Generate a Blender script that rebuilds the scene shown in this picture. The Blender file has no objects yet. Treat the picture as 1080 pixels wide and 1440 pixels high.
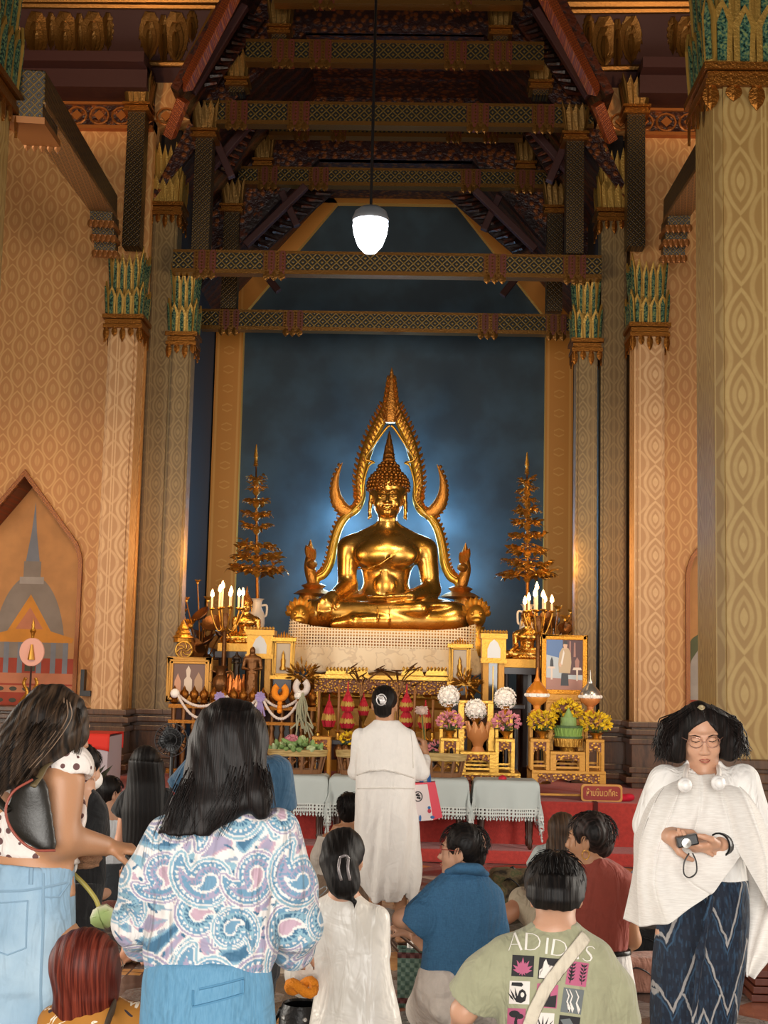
import bpy, bmesh, math, random
import numpy as np
from mathutils import Vector, Matrix, Euler
R = math.radians
PI = math.pi
SC = bpy.context.scene
COL = SC.collection
rnd = random.Random(7)

# ------------------------------------------------------------------ camera
F_PX, W_PX, H_PX = 1900.0, 1080.0, 1440.0
CAM = Vector((0.41, 0.0, 1.7))
PITCH, YAW, ROLL = R(6.69), R(1.55), R(1.3)
cam_data = bpy.data.cameras.new('camera')
cam = bpy.data.objects.new('camera', cam_data)
COL.objects.link(cam)
cam_data.sensor_fit = 'VERTICAL'
cam_data.sensor_height = 36.0
cam_data.lens = 36.0 * F_PX / H_PX
cam_data.clip_start = 0.05
RM = Matrix.Rotation(YAW, 3, 'Z') @ Matrix.Rotation(PI / 2 + PITCH, 3, 'X') @ Matrix.Rotation(ROLL, 3, 'Z')
cam.matrix_world = Matrix.Translation(CAM) @ RM.to_4x4()
SC.camera = cam

def ray(px, py):
    return RM @ Vector(((px - W_PX / 2) / F_PX, (H_PX / 2 - py) / F_PX, -1.0))
def P(px, py, y):
    """world point seen at photo pixel (px,py) on the plane Y=y"""
    d = ray(px, py)
    return CAM + d * ((y - CAM.y) / d.y)
def Pz(px, py, z):
    d = ray(px, py)
    return CAM + d * ((z - CAM.z) / d.z)
def X(px, py, y): return P(px, py, y).x
def Z(px, py, y): return P(px, py, y).z

# ------------------------------------------------------------------ objects
def tag(o, label=None, cat=None, group=None, kind=None):
    if label: o['label'] = label
    if cat: o['category'] = cat
    if group: o['group'] = group
    if kind: o['kind'] = kind
    return o
def thing(name, label, cat, loc=(0, 0, 0), rz=0.0, group=None, s=1.0):
    o = bpy.data.objects.new(name, None)
    o.empty_display_size = 0.1
    COL.objects.link(o)
    o.location = loc
    o.rotation_euler = (0, 0, rz)
    o.scale = (s, s, s)
    return tag(o, label, cat, group)
def link(name, me, parent=None, label=None):
    o = bpy.data.objects.new(name, me)
    COL.objects.link(o)
    if parent is not None: o.parent = parent
    if label: o['label'] = label
    return o
def copy_tree(o, parent=None):
    c = o.copy()
    COL.objects.link(c)
    if parent is not None: c.parent = parent
    for ch in list(o.children): copy_tree(ch, c)
    return c

class MB:
    """mesh collector"""
    def __init__(s): s.v = []; s.f = []; s.m = []; s.cur = 0
    def add(s, vs, fs):
        n = len(s.v)
        s.v.extend([tuple(v) for v in vs])
        for f in fs:
            s.f.append([i + n for i in f]); s.m.append(s.cur)
        return s
    def box(s, x0, x1, y0, y1, z0, z1, M=None):
        vs = [(x, y, z) for z in (z0, z1) for y in (y0, y1) for x in (x0, x1)]
        if M is not None: vs = [M @ Vector(v) for v in vs]
        return s.add(vs, [(0, 2, 3, 1), (4, 5, 7, 6), (0, 1, 5, 4), (2, 6, 7, 3), (0, 4, 6, 2), (1, 3, 7, 5)])
    def cbox(s, c, hx, hy, hz, rz=0.0, M=None):
        T = Matrix.Translation(c) @ Matrix.Rotation(rz, 4, 'Z')
        if M is not None: T = Matrix.Translation(c) @ M
        return s.box(-hx, hx, -hy, hy, -hz, hz, T)
    def lathe(s, prof, n=16, c=(0, 0, 0), M=None, cap=True, sq=False):
        vs = []; fs = []
        for (r, z) in prof:
            for k in range(n):
                a = 2 * PI * k / n + (PI / 4 if sq else 0)
                v = Vector((r * math.cos(a), r * math.sin(a), z))
                if M is not None: v = M @ v
                vs.append(v + Vector(c))
        for i in range(len(prof) - 1):
            for k in range(n):
                a, b = i * n + k, i * n + (k + 1) % n
                fs.append((a, b, b + n, a + n))
        if cap:
            fs.append(list(range(n))[::-1])
            fs.append([(len(prof) - 1) * n + k for k in range(n)])
        return s.add(vs, fs)
    def tube(s, pts, rad, n=8, flat=1.0, up=(0, 0, 1), cap=True):
        pts = [Vector(p) for p in pts]
        m = len(pts)
        if not hasattr(rad, '__len__'): rad = [rad] * m
        vs = []; fs = []
        prev = None
        for i, p in enumerate(pts):
            t = (pts[min(i + 1, m - 1)] - pts[max(i - 1, 0)])
            if t.length < 1e-9: t = Vector((0, 0, 1))
            t.normalize()
            if prev is None:
                u = Vector(up)
                if abs(u.dot(t)) > 0.95: u = Vector((1, 0, 0)) if abs(t.x) < .9 else Vector((0, 1, 0))
            else: u = prev
            b = t.cross(u)
            if b.length < 1e-6: b = t.orthogonal()
            b.normalize(); u = b.cross(t).normalized(); prev = u
            for k in range(n):
                a = 2 * PI * k / n
                vs.append(p + b * (math.cos(a) * rad[i]) + u * (math.sin(a) * rad[i] * flat))
        for i in range(m - 1):
            for k in range(n):
                a, b = i * n + k, i * n + (k + 1) % n
                fs.append((a, b, b + n, a + n))
        if cap:
            fs.append(list(range(n))[::-1]); fs.append([(m - 1) * n + k for k in range(n)])
        return s.add(vs, fs)
    def prism(s, poly, y0, y1, M=None):
        """poly in XZ extruded along Y"""
        n = len(poly)
        vs = [Vector((x, y0, z)) for x, z in poly] + [Vector((x, y1, z)) for x, z in poly]
        if M is not None: vs = [M @ v for v in vs]
        fs = [list(range(n)), [n + i for i in range(n)][::-1]]
        for i in range(n):
            j = (i + 1) % n
            fs.append((j, i, n + i, n + j))
        return s.add(vs, fs)
    def quad(s, a, b, c, d): return s.add([a, b, c, d], [(0, 1, 2, 3)])
    def ball(s, c, r, n=10, m=6, M=None):
        if not hasattr(r, '__len__'): r = (r, r, r)
        prof = []
        vs = []; fs = []
        for i in range(m + 1):
            t = PI * i / m
            for k in range(n):
                a = 2 * PI * k / n
                v = Vector((r[0] * math.sin(t) * math.cos(a), r[1] * math.sin(t) * math.sin(a), -r[2] * math.cos(t)))
                if M is not None: v = M @ v
                vs.append(v + Vector(c))
        for i in range(m):
            for k in range(n):
                a, b = i * n + k, i * n + (k + 1) % n
                fs.append((a, b, b + n, a + n))
        return s.add(vs, fs)
    def leaf(s, base, tip, w, nrm, th=0.004, bend=0.0, seg=4):
        """pointed leaf with thickness"""
        base = Vector(base); tip = Vector(tip); nrm = Vector(nrm).normalized()
        d = tip - base
        sd = d.cross(nrm)
        if sd.length < 1e-9: sd = d.orthogonal()
        sd.normalize(); nn = sd.cross(d).normalized()
        vs = []; fs = []
        for i in range(seg + 1):
            t = i / seg
            ww = w * (math.sin(PI * (0.12 + 0.88 * t)) ** .8 if t < 1 else 0.02) * .5
            c = base + d * t + nn * (bend * d.length * math.sin(t * PI) + 0)
            vs += [c - sd * ww, c + nn * th, c + sd * ww, c - nn * th]
        for i in range(seg):
            for k in range(4):
                a, b = i * 4 + k, i * 4 + (k + 1) % 4
                fs.append((a, b, b + 4, a + 4))
        fs.append((0, 3, 2, 1)); fs.append([seg * 4 + k for k in range(4)])
        return s.add(vs, fs)
    def mesh(s, name, mats, smooth=None):
        me = bpy.data.meshes.new(name)
        me.from_pydata(s.v, [], s.f)
        if not isinstance(mats, (list, tuple)): mats = [mats]
        for m in mats: me.materials.append(m)
        me.polygons.foreach_set('material_index', [min(x, len(mats) - 1) for x in s.m])
        bm = bmesh.new(); bm.from_mesh(me)
        bmesh.ops.recalc_face_normals(bm, faces=bm.faces)
        bm.to_mesh(me); bm.free()
        if smooth: 
            me.polygons.foreach_set('use_smooth', [True] * len(me.polygons))
            if smooth is not True and smooth < 3.1:
                me.set_sharp_from_angle(angle=smooth)
        me.update()
        return me
    def build(s, name, mats, parent=None, smooth=None, label=None, bevel=0.0):
        me = s.mesh(name, mats, smooth)
        if bevel:
            bm = bmesh.new(); bm.from_mesh(me)
            bmesh.ops.remove_doubles(bm, verts=bm.verts, dist=1e-5)
            es = [e for e in bm.edges if len(e.link_faces) == 2 and e.calc_face_angle(0) > .6]
            bmesh.ops.bevel(bm, geom=es, offset=bevel, segments=2, affect='EDGES', profile=.6)
            bm.to_mesh(me); bm.free()
        return link(name, me, parent, label)
AS = R(40)
def bez(p, n=20):
    """catmull-rom through points"""
    p = [Vector(q) for q in p]
    q = [2 * p[0] - p[1]] + p + [2 * p[-1] - p[-2]]
    out = []
    for i in range(1, len(q) - 2):
        a, b, c, d = q[i - 1], q[i], q[i + 1], q[i + 2]
        for k in range(n):
            t = k / n
            out.append(.5 * ((2 * b) + (c - a) * t + (2 * a - 5 * b + 4 * c - d) * t * t + (3 * b - a - 3 * c + d) * t ** 3))
    out.append(p[-1])
    return out

# ------------------------------------------------------------------ materials
def lin(c):
    if isinstance(c, str):
        c = [int(c[i:i + 2], 16) for i in (0, 2, 4)]
    c = [x / 255.0 for x in c]
    return tuple((x / 12.92 if x <= .04045 else ((x + .055) / 1.055) ** 2.4) for x in c) + (1.0,)

class E:
    """tiny expression layer over math nodes"""
    def __init__(s, g, sock): s.g = g; s.s = sock
    def _m(s, op, *a): return s.g.math(op, s, *a)
    def __add__(s, o): return s._m('ADD', o)
    __radd__ = __add__
    def __sub__(s, o): return s._m('SUBTRACT', o)
    def __rsub__(s, o): return s.g.math('SUBTRACT', o, s)
    def __mul__(s, o): return s._m('MULTIPLY', o)
    __rmul__ = __mul__
    def __truediv__(s, o): return s._m('DIVIDE', o)
    def __pow__(s, o): return s._m('POWER', o)
    def abs(s): return s._m('ABSOLUTE')
    def fract(s): return s._m('FRACT')
    def floor(s): return s._m('FLOOR')
    def sin(s): return s._m('SINE')
    def lt(s, o): return s._m('LESS_THAN', o)
    def gt(s, o): return s._m('GREATER_THAN', o)
    def min(s, o): return s._m('MINIMUM', o)
    def max(s, o): return s._m('MAXIMUM', o)
    def sqrt(s): return s._m('SQRT')
    def step(s, a, b):
        n = s.g.nt.nodes.new('ShaderNodeMapRange'); n.interpolation_type = 'SMOOTHSTEP'
        s.g.put(n.inputs[0], s); n.inputs[1].default_value = a; n.inputs[2].default_value = b
        return E(s.g, n.outputs[0])
class G:
    def __init__(s, nt):
        s.nt = nt; s._tc = None
    def put(s, inp, v):
        if isinstance(v, E): s.nt.links.new(v.s, inp)
        elif hasattr(v, 'is_linked'): s.nt.links.new(v, inp)
        else: inp.default_value = v
    def math(s, op, *a):
        n = s.nt.nodes.new('ShaderNodeMath'); n.operation = op
        for i, v in enumerate(a): s.put(n.inputs[i], v)
        return E(s, n.outputs[0])
    def coord(s, kind='Object'):
        if s._tc is None: s._tc = s.nt.nodes.new('ShaderNodeTexCoord')
        return s._tc.outputs[kind]
    def xyz(s, kind='Object'):
        n = s.nt.nodes.new('ShaderNodeSeparateXYZ'); s.nt.links.new(s.coord(kind), n.inputs[0])
        return [E(s, n.outputs[i]) for i in range(3)]
    def comb(s, x, y, z):
        n = s.nt.nodes.new('ShaderNodeCombineXYZ')
        for i, v in enumerate((x, y, z)): s.put(n.inputs[i], v)
        return n.outputs[0]
    def scaled(s, sx, sy, sz, kind='Object'):
        n = s.nt.nodes.new('ShaderNodeMapping'); n.inputs['Scale'].default_value = (sx, sy, sz)
        s.nt.links.new(s.coord(kind), n.inputs[0]); return n.outputs[0]
    def noise(s, scale, detail=3, vec=None, rough=.5, dist=0):
        n = s.nt.nodes.new('ShaderNodeTexNoise')
        s.nt.links.new(vec if vec is not None else s.coord(), n.inputs['Vector'])
        n.inputs['Scale'].default_value = scale; n.inputs['Detail'].default_value = detail
        n.inputs['Roughness'].default_value = rough; n.inputs['Distortion'].default_value = dist
        return E(s, n.outputs[0])
    def voro(s, scale, vec=None, feat='F1', rand=1.0):
        n = s.nt.nodes.new('ShaderNodeTexVoronoi'); n.feature = feat
        s.nt.links.new(vec if vec is not None else s.coord(), n.inputs['Vector'])
        n.inputs['Scale'].default_value = scale; n.inputs['Randomness'].default_value = rand
        return n
    def mix(s, f, a, b):
        n = s.nt.nodes.new('ShaderNodeMix'); n.data_type = 'RGBA'
        s.put(n.inputs[0], f)
        for i, v in ((6, a), (7, b)):
            if isinstance(v, (str, tuple, list)):
                n.inputs[i].default_value = lin(v) if isinstance(v, str) else tuple(v)
            else: s.put(n.inputs[i], v)
        return n.outputs[2]
    def ramp(s, f, stops):
        n = s.nt.nodes.new('ShaderNodeValToRGB'); s.put(n.inputs[0], f)
        cr = n.color_ramp
        while len(cr.elements) < len(stops): cr.elements.new(.5)
        for e, (p, c) in zip(cr.elements, stops): e.position = p; e.color = lin(c)
        return n.outputs[0]
    def attr(s, name):
        n = s.nt.nodes.new('ShaderNodeAttribute'); n.attribute_name = name
        return n.outputs['Color']
def mat(name, color=None, rough=.6, metal=0.0, fn=None, bump=0.0, bscale=40, bvec=(1, 1, 1), emit=None, estr=0.0,
        alpha=None, sheen=0.0, sss=0.0, trans=0.0, var=0.0, coat=0.0, bdist=.01):
    m = bpy.data.materials.new(name); m.use_nodes = True
    nt = m.node_tree; g = G(nt)
    b = nt.nodes['Principled BSDF']
    b.inputs['Roughness'].default_value = rough
    b.inputs['Metallic'].default_value = metal
    if color is not None:
        c = lin(color) if isinstance(color, str) else tuple(color)
        b.inputs['Base Color'].default_value = c
        if var:
            f = g.noise(bscale * .15, 4)
            g.put(b.inputs['Base Color'], g.mix(f.step(.3, .7), tuple(x * (1 - var) for x in c[:3]) + (1,), tuple(min(1, x * (1 + var)) for x in c[:3]) + (1,)))
    h = None
    if fn:
        r = fn(g)
        if 'color' in r: g.put(b.inputs['Base Color'], r['color'])
        if 'rough' in r: g.put(b.inputs['Roughness'], r['rough'])
        if 'metal' in r: g.put(b.inputs['Metallic'], r['metal'])
        if 'alpha' in r: g.put(b.inputs['Alpha'], r['alpha'])
        if 'emit' in r: g.put(b.inputs['Emission Color'], r['emit']); b.inputs['Emission Strength'].default_value = estr
        h = r.get('height')
    if h is None and bump: h = g.noise(bscale, 3, g.scaled(*bvec))
    if h is not None:
        bn = nt.nodes.new('ShaderNodeBump'); bn.inputs['Strength'].default_value = bump or .5
        bn.inputs['Distance'].default_value = bdist
        g.put(bn.inputs['Height'], h); nt.links.new(bn.outputs[0], b.inputs['Normal'])
    if emit:
        b.inputs['Emission Color'].default_value = lin(emit); b.inputs['Emission Strength'].default_value = estr
    if alpha is not None: b.inputs['Alpha'].default_value = alpha
    if sheen: b.inputs['Sheen Weight'].default_value = sheen
    if sss:
        b.inputs['Subsurface Weight'].default_value = sss
        b.inputs['Subsurface Radius'].default_value = (.012, .005, .003)
    if trans: b.inputs['Transmission Weight'].default_value = trans
    if coat: b.inputs['Coat Weight'].default_value = coat
    return m

# ------------------------------------------------------------------ distance fields -> one continuous mesh
def axis(lo, hi, h, fine=()):
    """grid axis with step h, finer steps inside the given (lo,hi,h) windows"""
    out = [lo]
    while out[-1] < hi:
        x = out[-1]; st = h
        for a, b, hh in fine:
            if a - hh <= x < b: st = min(st, hh)
        out.append(x + st)
    return np.array(out)
class SDF:
    def __init__(s, lo, hi, h, fx=(), fy=(), fz=()):
        s.ax = [axis(lo[0], hi[0], h, fx), axis(lo[1], hi[1], h, fy), axis(lo[2], hi[2], h, fz)]
        s.d = np.full([len(a) for a in s.ax], 9.0, dtype=np.float32)
        s.h = h
    def sub(s, lo, hi):
        sl = []
        for a, l, u in zip(s.ax, lo, hi):
            i, j = np.searchsorted(a, l), np.searchsorted(a, u)
            sl.append(slice(max(i - 1, 0), min(j + 1, len(a))))
        g = [s.ax[0][sl[0]][:, None, None], s.ax[1][sl[1]][None, :, None], s.ax[2][sl[2]][None, None, :]]
        return tuple(sl), g
    def _put(s, sl, e, k, mode):
        if e.size == 0: return
        o = s.d[sl]
        if mode == 'add':
            if k > 0:
                t = np.clip(.5 + .5 * (o - e) / k, 0, 1)
                s.d[sl] = o * (1 - t) + e * t - k * t * (1 - t)
            else: s.d[sl] = np.minimum(o, e)
        elif mode == 'cut':
            if k > 0:
                e = -e
                t = np.clip(.5 - .5 * (o - e) / k, 0, 1)
                s.d[sl] = o * (1 - t) + e * t + k * t * (1 - t)
            else: s.d[sl] = np.maximum(o, -e)
    def cap(s, a, b, ra, rb=None, k=.03, flat=None, mode='add', m=None):
        """tapered capsule; flat=(direction, factor) squashes it"""
        rb = ra if rb is None else rb
        a = np.array(a, float); b = np.array(b, float)
        mr = max(ra, rb) * max(1.0, flat[1] if flat else 1) + k + 2.5 * s.h
        sl, g = s.sub(np.minimum(a, b) - mr, np.maximum(a, b) + mr)
        ab = b - a; L = max(float(ab @ ab), 1e-9)
        p = [g[i] - a[i] for i in range(3)]
        if flat is None:
            t = np.clip((p[0] * ab[0] + p[1] * ab[1] + p[2] * ab[2]) / L, 0, 1)
            q = [p[i] - t * ab[i] for i in range(3)]
            d = np.sqrt(q[0] ** 2 + q[1] ** 2 + q[2] ** 2) - (ra + (rb - ra) * t)
        else:
            n = np.array(flat[0], float); n /= np.linalg.norm(n); f = flat[1]
            t = np.clip((p[0] * ab[0] + p[1] * ab[1] + p[2] * ab[2]) / L, 0, 1)
            q = [p[i] - t * ab[i] for i in range(3)]
            w = q[0] * n[0] + q[1] * n[1] + q[2] * n[2]
            l2 = q[0] ** 2 + q[1] ** 2 + q[2] ** 2 + w * w * (1 / f ** 2 - 1)
            d = (np.sqrt(np.maximum(l2, 0)) - (ra + (rb - ra) * t)) * min(1.0, f)
        s._put(sl, d.astype(np.float32), k, mode); return s
    def path(s, pts, rad, k=.03, flat=None, mode='add'):
        for i in range(len(pts) - 1): s.cap(pts[i], pts[i + 1], rad[i], rad[i + 1], k, flat, mode)
        return s
    def ell(s, c, r, M=None, k=.03, mode='add'):
        c = np.array(c, float)
        if not hasattr(r, '__len__'): r = (r, r, r)
        mr = max(r) + k + 2.5 * s.h
        sl, g = s.sub(c - mr, c + mr)
        p = [g[i] - c[i] for i in range(3)]
        if M is not None:
            M = np.array(M)[:3, :3]
            p = [p[0] * M[0, i] + p[1] * M[1, i] + p[2] * M[2, i] for i in range(3)]
        k0 = np.sqrt((p[0] / r[0]) ** 2 + (p[1] / r[1]) ** 2 + (p[2] / r[2]) ** 2)
        k1 = np.sqrt((p[0] / r[0] ** 2) ** 2 + (p[1] / r[1] ** 2) ** 2 + (p[2] / r[2] ** 2) ** 2)
        s._put(sl, (k0 * (k0 - 1) / np.maximum(k1, 1e-6)).astype(np.float32), k, mode); return s
    def rbox(s, c, hs, r, M=None, k=.02, mode='add'):
        c = np.array(c, float)
        mr = float(np.linalg.norm(hs)) + r + k + 2.5 * s.h
        sl, g = s.sub(c - mr, c + mr)
        p = [g[i] - c[i] for i in range(3)]
        if M is not None:
            M = np.array(M)[:3, :3]
            p = [p[0] * M[0, i] + p[1] * M[1, i] + p[2] * M[2, i] for i in range(3)]
        q = [np.abs(p[i]) - hs[i] for i in range(3)]
        o = np.sqrt(sum(np.maximum(x, 0) ** 2 for x in q)) + np.minimum(np.maximum(np.maximum(q[0], q[1]), q[2]), 0) - r
        s._put(sl, o.astype(np.float32), k, mode); return s
    def loft(s, rows, k=.03, mode='add', pw=2.0, ang=0.0, grow=0.0):
        """stack of ellipses: rows of (z, cx, cy, half-width, half-depth)"""
        rows = sorted(rows); A = np.array(rows, float)
        A[:, 3:] += grow
        mx = A[:, 3:].max() + k + 3 * s.h
        lo = (A[:, 1].min() - mx, A[:, 2].min() - mx, A[0, 0] - k - 3 * s.h); hi = (A[:, 1].max() + mx, A[:, 2].max() + mx, A[-1, 0] + k + 3 * s.h)
        sl, g = s.sub(lo, hi)
        z = g[2].ravel()
        zi = np.linspace(A[0, 0], A[-1, 0], 120)
        def sm(c):
            v = np.interp(zi, A[:, 0], A[:, c]); w = 9
            return np.convolve(np.pad(v, w // 2, mode='edge'), np.ones(w) / w, 'valid')
        cx, cy, a, b = [np.interp(z, zi, sm(c))[None, None, :] for c in (1, 2, 3, 4)]
        dx = g[0] - cx; dy = g[1] - cy
        if ang: dx, dy = dx * math.cos(ang) + dy * math.sin(ang), -dx * math.sin(ang) + dy * math.cos(ang)
        q = (np.abs(dx / a) ** pw + np.abs(dy / b) ** pw) ** (1 / pw)
        gq = np.sqrt((dx / a ** 2) ** 2 + (dy / b ** 2) ** 2) / np.maximum(np.sqrt((dx / a) ** 2 + (dy / b) ** 2), 1e-5)
        d = (q - 1) / np.maximum(gq, 1e-3)
        d = np.maximum(np.minimum(d, 2.0), np.minimum(a, b) * (q - 1) * 0 - 9)
        d = np.where(q < .3, -np.minimum(a, b) * (1 - q), d)
        e = np.maximum(A[0, 0] - g[2], g[2] - A[-1, 0])
        s._put(sl, np.maximum(d, e + 0 * d).astype(np.float32), k, mode); return s
    def plane(s, pt, n, k=0.0):
        """keep the side n points away from"""
        n = np.array(n, float); n /= np.linalg.norm(n)
        e = sum((a.reshape([-1 if i == j else 1 for j in range(3)]) - pt[i]) * n[i] for i, a in enumerate(s.ax))
        s._put((slice(None),) * 3, (-e).astype(np.float32), k, 'cut'); return s
    def fn(s, f):
        """d += f(x,y,z)"""
        s.d += f(s.ax[0][:, None, None], s.ax[1][None, :, None], s.ax[2][None, None, :]).astype(np.float32)
        return s
    def minus(s, o_d, k=0.0):
        s._put((slice(None),) * 3, o_d, k, 'cut'); return s
    def arrays(s):
        d = s.d; n = d.shape
        ins = d < 0
        c = np.zeros([x - 1 for x in n], np.uint8)
        for i in (0, 1):
            for j in (0, 1):
                for k in (0, 1):
                    c += ins[i:n[0] - 1 + i, j:n[1] - 1 + j, k:n[2] - 1 + k]
        act = (c > 0) & (c < 8)
        idx = np.argwhere(act)
        vid = np.full(act.shape, -1, np.int64); vid[act] = np.arange(len(idx))
        acc = np.zeros((len(idx), 3)); cnt = np.zeros(len(idx))
        I, J, K = idx.T
        for ax in range(3):
            o1, o2 = [a for a in range(3) if a != ax]
            for u in (0, 1):
                for w in (0, 1):
                    off = [0, 0, 0]; off[o1] = u; off[o2] = w
                    a = d[I + off[0], J + off[1], K + off[2]]
                    off2 = list(off); off2[ax] = 1
                    b = d[I + off2[0], J + off2[1], K + off2[2]]
                    m = (a < 0) != (b < 0)
                    t = np.where(m, a / np.where(m, a - b, 1), 0)
                    pos = np.zeros((len(idx), 3)); pos[:, o1] = u; pos[:, o2] = w; pos[:, ax] = t
                    acc += pos * m[:, None]; cnt += m
        loc = acc / np.maximum(cnt, 1)[:, None]
        V = np.zeros_like(loc)
        for ax in range(3):
            A = s.ax[ax]; i = idx[:, ax]
            V[:, ax] = A[i] + (A[i + 1] - A[i]) * loc[:, ax]
        Fs = []
        for ax in range(3):
            o1, o2 = [(1, 2), (2, 0), (0, 1)][ax]
            sl0 = [slice(None)] * 3; sl1 = [slice(None)] * 3
            sl0[ax] = slice(0, n[ax] - 1); sl1[ax] = slice(1, n[ax])
            a = ins[tuple(sl0)]; b = ins[tuple(sl1)]
            e = np.argwhere(a != b)
            e = e[(e[:, o1] > 0) & (e[:, o2] > 0) & (e[:, o1] < n[o1] - 1) & (e[:, o2] < n[o2] - 1)]
            if not len(e): continue
            q = []
            for u, w in ((1, 1), (0, 1), (0, 0), (1, 0)):
                ee = e.copy(); ee[:, o1] -= u; ee[:, o2] -= w
                q.append(vid[ee[:, 0], ee[:, 1], ee[:, 2]])
            q = np.stack(q, 1)
            fl = ~a[e[:, 0], e[:, 1], e[:, 2]]
            q[fl] = q[fl][:, ::-1]
            Fs.append(q)
        Fq = np.concatenate(Fs) if Fs else np.zeros((0, 4), int)
        Fq = Fq[(Fq >= 0).all(1)]
        return V, Fq
    def build(s, name, material, parent=None, label=None, post=None, relax=1, color=None, decimate=None):
        V, Fq = s.arrays()
        if relax:
            for _ in range(relax):
                acc = np.zeros_like(V); cnt = np.zeros(len(V))
                for i in range(4):
                    np.add.at(acc, Fq[:, i], V[Fq[:, (i + 1) % 4]]); np.add.at(cnt, Fq[:, i], 1)
                    np.add.at(acc, Fq[:, i], V[Fq[:, (i + 3) % 4]]); np.add.at(cnt, Fq[:, i], 1)
                V = V * .5 + .5 * acc / np.maximum(cnt, 1)[:, None]
        if post is not None: V = post(V)
        me = bpy.data.meshes.new(name)
        me.vertices.add(len(V)); me.vertices.foreach_set('co', V.astype(np.float32).ravel())
        me.loops.add(len(Fq) * 4); me.loops.foreach_set('vertex_index', Fq.astype(np.int32).ravel())
        me.polygons.add(len(Fq)); me.polygons.foreach_set('loop_start', np.arange(0, len(Fq) * 4, 4, dtype=np.int32))
        try: me.polygons.foreach_set('loop_total', np.full(len(Fq), 4, np.int32))
        except Exception: pass
        me.polygons.foreach_set('use_smooth', [True] * len(Fq))
        me.update(); me.validate()
        mats = material if isinstance(material, (list, tuple)) else [material]
        for m in mats: me.materials.append(m)
        if color is not None:
            rgb = color(V)
            a = me.color_attributes.new('print', 'FLOAT_COLOR', 'POINT')
            a.data.foreach_set('color', np.concatenate([rgb, np.ones((len(V), 1))], 1).astype(np.float32).ravel())
        return link(name, me, parent, label)
# ================================================================== the hall
YW, YB = 15.0, 18.5           # wall plane, back of the niche
DZ = 0.52                     # dais top
def lens(a, b, w, h):
    """ogive drop: <1 inside, pointed above and below"""
    return a.abs() / w + (b / h) * (b / h)
def f_wall(g):
    x, y, z = g.xyz()
    u = (x + y * 1.0) / .27; v = z / .33
    out = None; inn = None
    for o in (0.0, .5):
        a = (u + o).fract() - .5; b = (v + o).fract() - .5
        f = lens(a, b, .37, .47)
        r = (f - .84).abs().step(.17, .05)
        i = lens(a, b - .02, .12, .22).step(1.1, .8) * .7
        vein = (a.abs()).step(.02, .008) * f.lt(.5) * .6
        t = r.max((i - vein).max(0.0))
        out = t if out is None else out.max(t)
    n = g.noise(3, 3)
    c = g.mix(out * (n * .5 + .55), 'b98148', 'd4a566')
    return {'color': g.mix(n.step(.35, .8) * .25, c, 'c4824e'), 'rough': .55}
def f_col(pw, ph, c0, c1, cx=0.0):
    def fn(g):
        x, y, z = g.xyz()
        u = ((x - cx) + y) / pw; v = z / ph
        a = u.fract() - .5; b = v.fract() - .5; b2 = (v + .5).fract() - .5
        f = lens(a, b, .36, .5); r = (f - .86).abs().step(.2, .06)
        i = (lens(a, b, .2, .3) - .8).abs().step(.35, .1) * .8
        c = (lens(a, b, .09, .14)).step(1.1, .7)
        f2 = lens(a.abs() - .5, b2, .36, .44); r2 = (f2 - .75).abs().step(.22, .07)
        sw = g.noise(26, 2)
        l = (a.abs() - .46).abs().step(.03, .01)
        t = r.max(i).max(c).max(r2 * .8).max(l)
        return {'color': g.mix(t * (sw * .6 + .5), c0, c1), 'rough': .5}
    return fn
def f_lattice(p, c0, c1, c2=None):
    def fn(g):
        x, y, z = g.xyz()
        u = (x + z) / p; v = (x - z) / p
        a = u.fract() - .5; b = v.fract() - .5
        e = a.abs().max(b.abs()); 
        l = (e - .42).step(-.04, .03); d = a.abs().max(b.abs()).step(.2, .1)
        n = g.noise(60, 2)
        return {'color': g.mix((l.max(d)) * (n + .35), c0, c1), 'rough': .38, 'metal': (l.max(d)) * .7, 'height': l.max(d)}
    return fn
def f_carved(g):
    x, y, z = g.xyz()
    w = (y * 26 + g.noise(5, 3) * 7).sin() * .5 + .5
    n = g.noise(22, 4)
    return {'color': g.mix((w * n).step(.28, .5), '1c0905', '4e220e'), 'rough': .4, 'metal': (w * n).step(.3, .6) * .5, 'height': w * .6 + n}
def f_orn(g):
    v = g.voro(14, feat='F1').outputs['Distance']
    t = E(g, v); n = g.noise(45, 3)
    return {'color': g.mix(t.step(.2, .55), '82481e', '2a0c06'), 'rough': .4, 'metal': t.step(.5, .2) * .6, 'height': n - t}
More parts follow.
